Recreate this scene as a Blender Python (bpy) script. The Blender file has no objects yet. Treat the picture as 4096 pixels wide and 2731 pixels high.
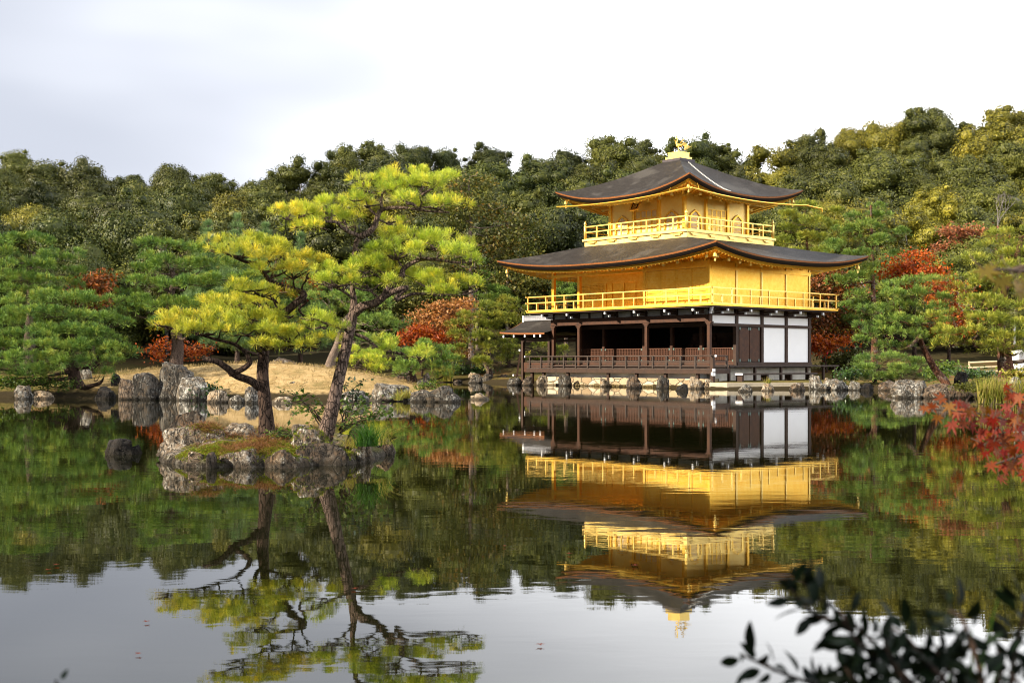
import bpy, math, random
import numpy as np
from mathutils import Vector, noise

R = math.radians
scene = bpy.context.scene
COL = scene.collection

# ------------------------------------------------------------------ camera, sky, sun, exposure
F, HZ, CX, CH = 1242.3, 361.5, 512.0, 1.3        # focal length and horizon in pixels of a 1024 wide picture, eye height
cam_d = bpy.data.cameras.new("camera")
cam_d.sensor_width = 36.0
cam_d.lens = F / 1024 * 36
cam_d.shift_y = (HZ - 341) / 1024
cam_d.clip_start = 0.05
cam_d.clip_end = 3000
cam_d.dof.use_dof = True
cam_d.dof.focus_distance = 36
cam_d.dof.aperture_fstop = 5.6
cam = bpy.data.objects.new("camera", cam_d)
COL.objects.link(cam)
cam.location = (0, 0, CH)
cam.rotation_euler = (R(90), 0, 0)
scene.camera = cam

SUN_EL = R(27)
sh = Vector((-0.93, -0.37)).normalized()
SUN = Vector((sh.x * math.cos(SUN_EL), sh.y * math.cos(SUN_EL), math.sin(SUN_EL)))
sun_d = bpy.data.lights.new("sun", 'SUN')
sun_d.energy = 5.0
sun_d.angle = R(0.6)
sun_d.color = (1.0, 0.89, 0.72)
sun = bpy.data.objects.new("sun", sun_d)
COL.objects.link(sun)
sun.rotation_euler = SUN.to_track_quat('Z', 'Y').to_euler()
sun.location = SUN * 300

def nd(nt, kind, ins=None, **props):
    n = nt.nodes.new(kind)
    for k, v in props.items():
        setattr(n, k, v)
    for k, v in (ins or {}).items():
        if isinstance(v, bpy.types.NodeSocket):
            nt.links.new(v, n.inputs[k])
        else:
            n.inputs[k].default_value = v
    return n

def c4(c):
    return (c[0], c[1], c[2], 1.0)

def mixc(nt, fac, a, b, mode='MIX'):
    n = nt.nodes.new('ShaderNodeMix')
    n.data_type = 'RGBA'
    n.blend_type = mode
    for idx, v in ((0, fac), (6, a), (7, b)):
        if isinstance(v, bpy.types.NodeSocket):
            nt.links.new(v, n.inputs[idx])
        else:
            n.inputs[idx].default_value = v if idx == 0 else c4(v)
    return n.outputs[2]

def ramp(nt, fac, stops, interp='LINEAR'):
    n = nt.nodes.new('ShaderNodeValToRGB')
    n.color_ramp.interpolation = interp
    el = n.color_ramp.elements
    while len(el) < len(stops):
        el.new(0.5)
    for e, (p, c) in zip(el, stops):
        e.position = p
        e.color = c4(c) if not isinstance(c, (int, float)) else (c, c, c, 1)
    nt.links.new(fac, n.inputs[0])
    return n.outputs[0]

def mth(nt, op, a, b=None, clamp=False):
    n = nt.nodes.new('ShaderNodeMath')
    n.operation = op
    n.use_clamp = clamp
    for i, v in ((0, a), (1, b)):
        if v is None:
            continue
        if isinstance(v, bpy.types.NodeSocket):
            nt.links.new(v, n.inputs[i])
        else:
            n.inputs[i].default_value = v
    return n.outputs[0]

def maprange(nt, v, a, b, c=0.0, d=1.0):
    n = nd(nt, 'ShaderNodeMapRange', {'Value': v, 'From Min': a, 'From Max': b, 'To Min': c, 'To Max': d})
    n.interpolation_type = 'SMOOTHSTEP'
    return n.outputs[0]

SKY_WHITE = 14.5
world = bpy.data.worlds.new("World")
scene.world = world
world.use_nodes = True
wt = world.node_tree
wt.nodes.clear()
sky = nd(wt, 'ShaderNodeTexSky', sky_type='NISHITA')
sky.sun_disc = False
sky.sun_elevation = SUN_EL
sky.sun_rotation = math.atan2(sh.x, sh.y) % (2 * math.pi)
tc = nd(wt, 'ShaderNodeTexCoord')
sep = nd(wt, 'ShaderNodeSeparateXYZ', {0: tc.outputs['Generated']})
mp = nd(wt, 'ShaderNodeMapping', {'Vector': tc.outputs['Generated'], 'Scale': (1.0, 1.0, 3.2)})
cn = nd(wt, 'ShaderNodeTexNoise', {'Vector': mp.outputs[0], 'Scale': 2.0, 'Detail': 3.0, 'Roughness': 0.45})
cn2 = nd(wt, 'ShaderNodeTexNoise', {'Vector': mp.outputs[0], 'Scale': 1.1, 'Detail': 2.0})
az = mth(wt, 'DIVIDE', sep.outputs[0], mth(wt, 'MAXIMUM', sep.outputs[1], 0.25))
# the cloud deck thins and greys towards the upper left of the view, brightens to the right
g = mth(wt, 'ADD', mth(wt, 'MULTIPLY', az, -1.25), mth(wt, 'MULTIPLY', sep.outputs[2], 1.7))
g = mth(wt, 'ADD', g, mth(wt, 'MULTIPLY', mth(wt, 'SUBTRACT', cn.outputs[0], 0.5), 1.15))
grey = maprange(wt, g, -0.35, 0.95)
cloud = mixc(wt, grey, (SKY_WHITE, SKY_WHITE * 1.005, SKY_WHITE * 1.02), (3.1, 3.3, 3.8))
thin = maprange(wt, cn2.outputs[0], 0.56, 0.78, 0.0, 0.35)
back = maprange(wt, sep.outputs[1], -0.35, 0.35)
rear = mixc(wt, maprange(wt, sep.outputs[0], -0.3, 0.6), (1.6, 1.8, 2.3), (13.5, 13.8, 14.5))  # rear sky brightened on the right to fill the white side panels
cloud = mixc(wt, back, rear, cloud)
high = maprange(wt, sep.outputs[2], 0.27, 0.50, 0.0, 0.85)
high = mth(wt, 'MULTIPLY', high, maprange(wt, sep.outputs[0], 0.0, 0.55, 1.0, 0.1))
blue = mixc(wt, 1.0, sky.outputs[0], (0.30, 0.30, 0.30), 'MULTIPLY')
cloud = mixc(wt, high, cloud, blue)          # high sky dims to blue, less so on the right
skyc = mixc(wt, mth(wt, 'MULTIPLY', thin, mth(wt, 'SUBTRACT', 1.0, back)), cloud, blue)
bg = nd(wt, 'ShaderNodeBackground', {'Color': skyc, 'Strength': 0.1})
wo = nd(wt, 'ShaderNodeOutputWorld', {'Surface': bg.outputs[0]})

vs = scene.view_settings
vs.view_transform = 'Standard'
vs.look = 'None'
vs.exposure = 1.15
vs.gamma = 1.0
scene.cycles.max_bounces = 8
scene.cycles.diffuse_bounces = 3
scene.cycles.glossy_bounces = 4
scene.cycles.transmission_bounces = 3
scene.cycles.transparent_max_bounces = 4
scene.cycles.use_denoising = True
scene.cycles.filter_width = 1.05
scene.cycles.sample_clamp_indirect = 6.0
scene.cycles.caustics_reflective = False
scene.cycles.caustics_refractive = False

# ------------------------------------------------------------------ helpers
def at(px, py, Y):
    """a point of the 1024 px picture at the depth Y"""
    return Vector(((px - CX) / F * Y, Y, CH + (HZ - py) / F * Y))

def crop(ox, oy, s):
    return lambda x, y: ((ox + s * x) / 4.0, (oy + s * y) / 4.0)
C3 = crop(2000, 1000, 0.3827)
C4 = crop(2750, 1000, 0.3827)
C5 = crop(550, 650, 0.7334)
C6 = crop(0, 900, 0.6378)
C7 = crop(500, 1400, 0.6378)
C8 = crop(3200, 800, 0.574)
C9 = crop(1600, 1150, 0.28706)
C10 = crop(3800, 1380, 0.20414)
CO = lambda x, y: (x / 2.2969, y / 2.2969)

def water_depth(py):
    return CH * F / (py - HZ)

def mesh_obj(name, V, faces, mat=None, parent=None, smooth=False, uniform=0, mats=None, midx=None):
    me = bpy.data.meshes.new(name)
    V = np.asarray(V, dtype=np.float32).reshape(-1, 3)
    if uniform:
        Fc = np.asarray(faces, dtype=np.int32).reshape(-1, uniform)
        n = len(Fc)
        me.vertices.add(len(V))
        me.vertices.foreach_set('co', V.ravel())
        me.loops.add(n * uniform)
        me.loops.foreach_set('vertex_index', Fc.ravel())
        me.polygons.add(n)
        me.polygons.foreach_set('loop_start', np.arange(0, n * uniform, uniform, dtype=np.int32))
        me.update(calc_edges=True)
    else:
        me.from_pydata([tuple(map(float, v)) for v in V], [], [tuple(int(i) for i in f) for f in faces])
        me.update()
    for m in (mats or ([mat] if mat else [])):
        me.materials.append(m)
    if midx is not None:
        me.polygons.foreach_set('material_index', np.asarray(midx, dtype=np.int32))
    if smooth:
        me.polygons.foreach_set('use_smooth', [True] * len(me.polygons))
    o = bpy.data.objects.new(name, me)
    COL.objects.link(o)
    if parent is not None:
        o.parent = parent
    return o

def tag(o, label=None, cat=None, group=None, kind=None):
    if label: o['label'] = label
    if cat: o['category'] = cat
    if group: o['group'] = group
    if kind: o['kind'] = kind
    return o

def empty(name, loc=(0, 0, 0), rz=0.0, label=None, cat=None, group=None):
    o = bpy.data.objects.new(name, None)
    COL.objects.link(o)
    o.location = loc
    o.rotation_euler = (0, 0, rz)
    o.empty_display_size = 0.2
    return tag(o, label, cat, group)

def copy_tree(o, parent=None):
    c = o.copy()
    COL.objects.link(c)
    c.parent = parent
    for ch in list(o.children):
        copy_tree(ch, c)
    return c

class MB:
    """collects simple shapes and links them as one mesh object"""
    def __init__(self):
        self.V, self.F, self.n = [], [], 0
    def add(self, V, Fs):
        self.V.extend([tuple(v) for v in V])
        self.F.extend([tuple(i + self.n for i in f) for f in Fs])
        self.n += len(V)
        return self
    def box(self, x0, x1, y0, y1, z0, z1):
        if x0 > x1: x0, x1 = x1, x0
        if y0 > y1: y0, y1 = y1, y0
        V = [(x0, y0, z0), (x1, y0, z0), (x1, y1, z0), (x0, y1, z0), (x0, y0, z1), (x1, y0, z1), (x1, y1, z1), (x0, y1, z1)]
        return self.add(V, [(0, 3, 2, 1), (4, 5, 6, 7), (0, 1, 5, 4), (1, 2, 6, 5), (2, 3, 7, 6), (3, 0, 4, 7)])
    def beam(self, p, q, w, h, up=(0, 0, 1)):
        p, q = Vector(p), Vector(q)
        d = (q - p).normalized()
        s = d.cross(Vector(up))
        s = Vector((1, 0, 0)) if s.length < 1e-5 else s.normalized()
        t = s.cross(d).normalized()
        V = []
        for e in (p, q):
            for a, b in ((-1, -1), (1, -1), (1, 1), (-1, 1)):
                V.append(e + s * (a * w / 2) + t * (b * h / 2))
        return self.add(V, [(0, 1, 2, 3), (7, 6, 5, 4), (0, 4, 5, 1), (1, 5, 6, 2), (2, 6, 7, 3), (3, 7, 4, 0)])
    def tube(self, pts, rad, n=8, cap=True, flat=1.0):
        pts = [Vector(p) for p in pts]
        if not hasattr(rad, '__len__'):
            rad = [rad] * len(pts)
        V, Fs = [], []
        prev = None
        for i, p in enumerate(pts):
            d = (pts[min(i + 1, len(pts) - 1)] - pts[max(i - 1, 0)])
            d = d.normalized() if d.length > 1e-9 else Vector((0, 0, 1))
            if prev is None:
                a = Vector((0, 0, 1)) if abs(d.z) < 0.9 else Vector((1, 0, 0))
                s = d.cross(a).normalized()
            else:
                s = (prev - d * prev.dot(d))
                s = s.normalized() if s.length > 1e-6 else d.orthogonal().normalized()
            prev = s
            t = d.cross(s)
            for k in range(n):
                an = 2 * math.pi * k / n
                V.append(p + s * (math.cos(an) * rad[i]) + t * (math.sin(an) * rad[i] * flat))
        for i in range(len(pts) - 1):
            for k in range(n):
                a, b = i * n + k, i * n + (k + 1) % n
                Fs.append((a, b, b + n, a + n))
        if cap:
            Fs.append(tuple(range(n - 1, -1, -1)))
            m = (len(pts) - 1) * n
            Fs.append(tuple(range(m, m + n)))
        return self.add(V, Fs)
    def lathe(self, prof, c=(0, 0, 0), n=14):
        V, Fs = [], []
        for r, z in prof:
            for k in range(n):
                a = 2 * math.pi * k / n
                V.append((c[0] + r * math.cos(a), c[1] + r * math.sin(a), c[2] + z))
        for i in range(len(prof) - 1):
            for k in range(n):
                a, b = i * n + k, i * n + (k + 1) % n
                Fs.append((a, b, b + n, a + n))
        Fs.append(tuple(range(n - 1, -1, -1)))
        m = (len(prof) - 1) * n
        Fs.append(tuple(range(m, m + n)))
        return self.add(V, Fs)
    def prism(self, pts, off):
        """a planar outline (3-D points) given thickness by the vector off"""
        n = len(pts)
        off = Vector(off)
        V = [Vector(p) for p in pts] + [Vector(p) + off for p in pts]
        Fs = [tuple(range(n - 1, -1, -1)), tuple(range(n, 2 * n))]
        for i in range(n):
            j = (i + 1) % n
            Fs.append((i, j, n + j, n + i))
        return self.add(V, Fs)
    def grid(self, rows):
        """rows of points of one length, as a sheet"""
        m = len(rows[0])
        V = [p for r in rows for p in r]
        Fs = [(i * m + j, i * m + j + 1, (i + 1) * m + j + 1, (i + 1) * m + j) for i in range(len(rows) - 1) for j in range(m - 1)]
        return self.add(V, Fs)
    def build(self, name, mat, parent=None, smooth=False):
        return mesh_obj(name, self.V, self.F, mat, parent, smooth)

def catmull(pts, rad=None, k=5):
    P = [np.array(p, float) for p in pts]
    P = [2 * P[0] - P[1]] + P + [2 * P[-1] - P[-2]]
    out, ro = [], []
    for i in range(1, len(P) - 2):
        for s in range(k):
            t = s / k
            a, b, c, d = P[i - 1], P[i], P[i + 1], P[i + 2]
            out.append(0.5 * ((2 * b) + (-a + c) * t + (2 * a - 5 * b + 4 * c - d) * t * t + (-a + 3 * b - 3 * c + d) * t ** 3))
            if rad is not None:
                ro.append(rad[i - 1] * (1 - t) + rad[i] * t)
    out.append(P[-2])
    if rad is not None:
        ro.append(rad[-1])
        return [Vector(p) for p in out], ro
    return [Vector(p) for p in out]

# ------------------------------------------------------------------ materials
def new_mat(name):
    m = bpy.data.materials.new(name)
    m.use_nodes = True
    nt = m.node_tree
    nt.nodes.clear()
    out = nd(nt, 'ShaderNodeOutputMaterial')
    return m, nt, out

def principled(nt, out, color, rough=0.6, metal=0.0, spec=0.4, bump=None, bstr=0.3, bdist=0.02, normal=None):
    p = nd(nt, 'ShaderNodeBsdfPrincipled')
    for key, v in (('Base Color', color), ('Roughness', rough), ('Metallic', metal), ('Specular IOR Level', spec)):
        if isinstance(v, bpy.types.NodeSocket):
            nt.links.new(v, p.inputs[key])
        else:
            p.inputs[key].default_value = c4(v) if key == 'Base Color' else v
    if bump is not None:
        b = nd(nt, 'ShaderNodeBump', {'Height': bump, 'Strength': bstr, 'Distance': bdist})
        nt.links.new(b.outputs[0], p.inputs['Normal'])
    nt.links.new(p.outputs[0], out.inputs[0])
    return p

def leaf_mat(name, cols, transl=0.25, nscale=0.6, var=0.35, objvar=0.25, rough=0.55, spec=0.25):
    m, nt, out = new_mat(name)
    geo = nd(nt, 'ShaderNodeNewGeometry')
    oi = nd(nt, 'ShaderNodeObjectInfo')
    tcn = nd(nt, 'ShaderNodeTexCoord')
    n = nd(nt, 'ShaderNodeTexNoise', {'Vector': tcn.outputs['Object'], 'Scale': nscale, 'Detail': 2.0})
    f = mth(nt, 'ADD', mth(nt, 'MULTIPLY', geo.outputs['Random Per Island'], 0.55), mth(nt, 'MULTIPLY', mth(nt, 'SUBTRACT', n.outputs[0], 0.22), 0.8))
    col = ramp(nt, f, [(i / (len(cols) - 1), c) for i, c in enumerate(cols)])
    val = mth(nt, 'ADD', mth(nt, 'MULTIPLY', oi.outputs['Random'], objvar), 1 - objvar / 2)
    val2 = mth(nt, 'ADD', mth(nt, 'MULTIPLY', geo.outputs['Random Per Island'], var), 1 - var / 2)
    h = nd(nt, 'ShaderNodeHueSaturation', {'Color': col, 'Value': mth(nt, 'MULTIPLY', val, val2)})
    p = principled(nt, out, h.outputs[0], rough, 0.0, spec)
    if transl > 0:
        hs = nd(nt, 'ShaderNodeHueSaturation', {'Color': h.outputs[0], 'Value': 1.5, 'Saturation': 1.1})
        t = nd(nt, 'ShaderNodeBsdfTranslucent', {'Color': hs.outputs[0]})
        mx = nd(nt, 'ShaderNodeMixShader', {0: transl, 1: p.outputs[0], 2: t.outputs[0]})
        nt.links.new(mx.outputs[0], out.inputs[0])
    return m

def bark_mat(name, c1, c2, scale=9.0, light=None):
    m, nt, out = new_mat(name)
    tcn = nd(nt, 'ShaderNodeTexCoord')
    wn = nd(nt, 'ShaderNodeTexNoise', {'Vector': tcn.outputs['Object'], 'Scale': scale * 1.2, 'Detail': 3.0})
    wv = nd(nt, 'ShaderNodeVectorMath', {0: wn.outputs['Color'], 1: (0.07, 0.07, 0.16)}, operation='MULTIPLY')
    wa = nd(nt, 'ShaderNodeVectorMath', {0: tcn.outputs['Object'], 1: wv.outputs[0]}, operation='ADD')
    mpn = nd(nt, 'ShaderNodeMapping', {'Vector': wa.outputs[0], 'Scale': (1, 1, 0.36)})
    v = nd(nt, 'ShaderNodeTexVoronoi', {'Vector': mpn.outputs[0], 'Scale': scale * 2.4, 'Randomness': 1.0}, feature='DISTANCE_TO_EDGE')
    n = nd(nt, 'ShaderNodeTexNoise', {'Vector': mpn.outputs[0], 'Scale': scale * 2.2, 'Detail': 6.0, 'Roughness': 0.65})
    crack = maprange(nt, v.outputs['Distance'], 0.0, 0.13)
    col = ramp(nt, n.outputs[0], [(0.25, c1), (0.7, c2)])
    if light:
        n2 = nd(nt, 'ShaderNodeTexNoise', {'Vector': tcn.outputs['Object'], 'Scale': 2.3, 'Detail': 3.0})
        col = mixc(nt, maprange(nt, n2.outputs[0], 0.5, 0.68), col, light)
    col = mixc(nt, crack, tuple(x * 0.6 for x in c1), col)
    hgt = mth(nt, 'ADD', mth(nt, 'MULTIPLY', crack, 0.8), mth(nt, 'MULTIPLY', n.outputs[0], 0.5))
    principled(nt, out, col, 0.9, 0, 0.15, hgt, 0.9, 0.03)
    return m

def rock_mat(name, c1, c2, lichen, lich_amt=0.5, scale=1.0, moss=0.0):
    m, nt, out = new_mat(name)
    tcn = nd(nt, 'ShaderNodeTexCoord')
    geo = nd(nt, 'ShaderNodeNewGeometry')
    oi = nd(nt, 'ShaderNodeObjectInfo')
    vec = nd(nt, 'ShaderNodeVectorMath', {0: geo.outputs['Position'], 1: (0, 0, 0)}, operation='ADD')
    n1 = nd(nt, 'ShaderNodeTexNoise', {'Vector': vec.outputs[0], 'Scale': 1.7 * scale, 'Detail': 8.0, 'Roughness': 0.6})
    n2 = nd(nt, 'ShaderNodeTexNoise', {'Vector': vec.outputs[0], 'Scale': 5.5 * scale, 'Detail': 8.0, 'Roughness': 0.7})
    n3 = nd(nt, 'ShaderNodeTexNoise', {'Vector': vec.outputs[0], 'Scale': 16 * scale, 'Detail': 5.0, 'Roughness': 0.7})
    mpn = nd(nt, 'ShaderNodeMapping', {'Vector': vec.outputs[0], 'Rotation': (0.25, 0.35, 0.3), 'Scale': (2.6, 2.6, 1.0)})
    st = nd(nt, 'ShaderNodeTexNoise', {'Vector': mpn.outputs[0], 'Scale': 2.2 * scale, 'Detail': 8.0, 'Roughness': 0.7, 'Distortion': 0.9})
    ck = nd(nt, 'ShaderNodeTexNoise', {'Vector': mpn.outputs[0], 'Scale': 1.3 * scale, 'Detail': 5.0, 'Roughness': 0.6, 'Distortion': 1.4})
    crack = maprange(nt, mth(nt, 'ABSOLUTE', mth(nt, 'SUBTRACT', ck.outputs[0], 0.5)), 0.0, 0.028)
    col = ramp(nt, n1.outputs[0], [(0.3, c1), (0.68, c2)])
    warm = tuple(min(1, x * y) for x, y in zip(c2, (0.95, 0.72, 0.48)))
    col = mixc(nt, maprange(nt, n2.outputs[0], 0.50, 0.42, 0.0, 0.55), col, warm)
    col = mixc(nt, maprange(nt, mth(nt, 'ADD', mth(nt, 'MULTIPLY', n2.outputs[0], 0.6), mth(nt, 'MULTIPLY', n3.outputs[0], 0.4)), 0.575 - 0.11 * lich_amt, 0.635 - 0.10 * lich_amt), col, lichen)
    col = mixc(nt, maprange(nt, st.outputs[0], 0.52, 0.40, 0.0, 0.8), col, tuple(x * 0.30 for x in c1))
    col = mixc(nt, crack, tuple(x * 0.18 for x in c1), col)
    sepn = nd(nt, 'ShaderNodeSeparateXYZ', {0: geo.outputs['Position']})
    if moss > 0:
        nz = nd(nt, 'ShaderNodeSeparateXYZ', {0: geo.outputs['Normal']})
        mo = mth(nt, 'MULTIPLY', maprange(nt, nz.outputs[2], 0.35, 0.8), maprange(nt, n1.outputs[0], 0.55, 0.45, 0.0, moss))
        col = mixc(nt, mo, col, (0.10, 0.095, 0.02))
    wet = maprange(nt, mth(nt, 'ADD', sepn.outputs[2], mth(nt, 'MULTIPLY', mth(nt, 'SUBTRACT', n2.outputs[0], 0.5), 0.12)), 0.03, 0.12, 0.8, 0.0)
    col = mixc(nt, wet, col, (0.022, 0.017, 0.01))
    hgt = mth(nt, 'ADD', mth(nt, 'ADD', mth(nt, 'MULTIPLY', st.outputs[0], 1.0), mth(nt, 'MULTIPLY', crack, 0.5)), mth(nt, 'ADD', mth(nt, 'MULTIPLY', n2.outputs[0], 0.5), mth(nt, 'MULTIPLY', n3.outputs[0], 0.3)))
    principled(nt, out, col, 0.85, 0, 0.25, hgt, 1.0, 0.10 / scale)
    return m

def wood_mat(name, c1, c2, scale=1.0, rough=0.6, spec=0.3):
    m, nt, out = new_mat(name)
    tcn = nd(nt, 'ShaderNodeTexCoord')
    mpn = nd(nt, 'ShaderNodeMapping', {'Vector': tcn.outputs['Object'], 'Scale': (1.5 * scale, 1.5 * scale, 1.5 * scale)})
    n = nd(nt, 'ShaderNodeTexNoise', {'Vector': mpn.outputs[0], 'Scale': 3.0, 'Detail': 6.0, 'Roughness': 0.65})
    n2 = nd(nt, 'ShaderNodeTexNoise', {'Vector': mpn.outputs[0], 'Scale': 22.0, 'Detail': 3.0})
    col = ramp(nt, mth(nt, 'ADD', mth(nt, 'MULTIPLY', n.outputs[0], 0.7), mth(nt, 'MULTIPLY', n2.outputs[0], 0.3)), [(0.3, c1), (0.7, c2)])
    principled(nt, out, col, rough, 0, spec, n2.outputs[0], 0.3, 0.01)
    return m

def gold_mat(name, c1=(0.92, 0.485, 0.042), c2=(1.0, 0.64, 0.105), metal=0.80, rough=0.38):
    m, nt, out = new_mat(name)
    tcn = nd(nt, 'ShaderNodeTexCoord')
    n = nd(nt, 'ShaderNodeTexNoise', {'Vector': tcn.outputs['Object'], 'Scale': 1.6, 'Detail': 6.0, 'Roughness': 0.65})
    v = nd(nt, 'ShaderNodeTexVoronoi', {'Vector': tcn.outputs['Object'], 'Scale': 8.0}, distance='CHEBYCHEV')
    n2 = nd(nt, 'ShaderNodeTexNoise', {'Vector': tcn.outputs['Object'], 'Scale': 30.0, 'Detail': 3.0})
    sp = nd(nt, 'ShaderNodeSeparateColor', {0: v.outputs['Color']})
    f = mth(nt, 'ADD', mth(nt, 'MULTIPLY', n.outputs[0], 0.75), mth(nt, 'MULTIPLY', sp.outputs[0], 0.35))
    col = ramp(nt, f, [(0.3, c1), (0.8, c2)])
    ro = mth(nt, 'ADD', mth(nt, 'MULTIPLY', n.outputs[0], 0.22), rough - 0.1)
    principled(nt, out, col, ro, metal, 0.5, mth(nt, 'ADD', sp.outputs[1], n2.outputs[0]), 0.10, 0.01)
    return m

def plain_mat(name, c, rough=0.7, var=0.12, scale=4.0, spec=0.3, metal=0.0, bump=0.15):
    m, nt, out = new_mat(name)
    tcn = nd(nt, 'ShaderNodeTexCoord')
    n = nd(nt, 'ShaderNodeTexNoise', {'Vector': tcn.outputs['Object'], 'Scale': scale, 'Detail': 6.0, 'Roughness': 0.6})
    col = ramp(nt, n.outputs[0], [(0.3, tuple(x * (1 - var) for x in c)), (0.7, tuple(min(1, x * (1 + var)) for x in c))])
    principled(nt, out, col, rough, metal, spec, n.outputs[0], bump, 0.01)
    return m

def roof_mat(name, c1, c2, c3):
    """thin cypress bark shingles: fine courses, weathered streaks"""
    m, nt, out = new_mat(name)
    tcn = nd(nt, 'ShaderNodeTexCoord')
    sp = nd(nt, 'ShaderNodeSeparateXYZ', {0: tcn.outputs['Object']})
    n = nd(nt, 'ShaderNodeTexNoise', {'Vector': tcn.outputs['Object'], 'Scale': 0.8, 'Detail': 5.0, 'Roughness': 0.6})
    mpn = nd(nt, 'ShaderNodeMapping', {'Vector': tcn.outputs['Object'], 'Scale': (5, 5, 34)})
    n2 = nd(nt, 'ShaderNodeTexNoise', {'Vector': mpn.outputs[0], 'Scale': 1.0, 'Detail': 4.0, 'Roughness': 0.7})
    n3 = nd(nt, 'ShaderNodeTexNoise', {'Vector': tcn.outputs['Object'], 'Scale': 14.0, 'Detail': 4.0, 'Roughness': 0.7})
    col = ramp(nt, n2.outputs[0], [(0.32, c1), (0.68, c2)])
    col = mixc(nt, maprange(nt, n.outputs[0], 0.48, 0.66, 0.0, 0.6), col, c3)
    col = mixc(nt, maprange(nt, n3.outputs[0], 0.58, 0.72, 0.0, 0.5), col, c3)
    w = nd(nt, 'ShaderNodeTexWave', {'Vector': tcn.outputs['Object'], 'Scale': 6.0, 'Distortion': 1.5, 'Detail': 2.0}, bands_direction='Z')
    hgt = mth(nt, 'ADD', mth(nt, 'MULTIPLY', n2.outputs[0], 1.0), mth(nt, 'ADD', mth(nt, 'MULTIPLY', w.outputs['Fac'], 0.25), mth(nt, 'MULTIPLY', n3.outputs[0], 0.6)))
    principled(nt, out, col, 0.62, 0, 0.30, hgt, 1.0, 0.05)
    return m

M = {}
M['gold'] = gold_mat('gold_leaf')
M['gold_light'] = gold_mat('gold_leaf_light', (0.98, 0.66, 0.17), (1.0, 0.75, 0.26), 0.5, 0.45)
M['gold_bright'] = gold_mat('gold_leaf_bright', (1.0, 0.65, 0.135), (1.0, 0.74, 0.22), 0.55, 0.34)  # paler, less metallic gold for railings and ornaments
M['wood'] = wood_mat('dark_timber', (0.022, 0.011, 0.006), (0.060, 0.027, 0.013))
M['wood_red'] = wood_mat('reddish_timber', (0.024, 0.0085, 0.0032), (0.085, 0.029, 0.009))
M['wood_grey'] = wood_mat('weathered_timber', (0.022, 0.014, 0.010), (0.070, 0.045, 0.032))
M['lattice'] = wood_mat('lattice_timber', (0.050, 0.018, 0.007), (0.115, 0.040, 0.016))
M['dark'] = wood_mat('interior_timber', (0.010, 0.006, 0.004), (0.022, 0.012, 0.008))
M['plaster'] = plain_mat('white_plaster', (0.88, 0.87, 0.85), 0.8, 0.02, 2.0, 0.2)
M['plaster_old'] = plain_mat('aged_plaster', (0.66, 0.62, 0.54), 0.85, 0.22, 2.2, 0.2)
M['white_paint'] = plain_mat('white_chalk_paint', (0.82, 0.82, 0.82), 0.7, 0.03)
M['paper'] = plain_mat('shoji_paper', (0.88, 0.82, 0.70), 0.8, 0.03)
M['bronze'] = plain_mat('green_bronze', (0.10, 0.15, 0.13), 0.5, 0.3, 9, 0.5, 0.4)
M['black'] = plain_mat('black_lacquer', (0.012, 0.014, 0.010), 0.35)
M['roof'] = roof_mat('bark_shingle', (0.011, 0.009, 0.007), (0.045, 0.036, 0.029), (0.092, 0.082, 0.071))
M['roof_edge'] = wood_mat('shingle_edge', (0.13, 0.042, 0.010), (0.34, 0.12, 0.03), 2.0)
M['roof_under'] = wood_mat('shingle_underside', (0.006, 0.004, 0.003), (0.016, 0.010, 0.007), 2.0)
M['ridge'] = plain_mat('ridge_boards', (0.27, 0.27, 0.29), 0.6, 0.25, 7.0)
M['ridge_dark'] = plain_mat('ridge_base_boards', (0.085, 0.07, 0.075), 0.6, 0.25, 7.0)
M['chain'] = plain_mat('steel_chain', (0.75, 0.74, 0.70), 0.35, 0.1, 8, 0.5, 0.5)
M['slab'] = plain_mat('stone_slab', (0.46, 0.39, 0.28), 0.85, 0.22, 3.0, 0.2, 0, 0.4)
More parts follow.
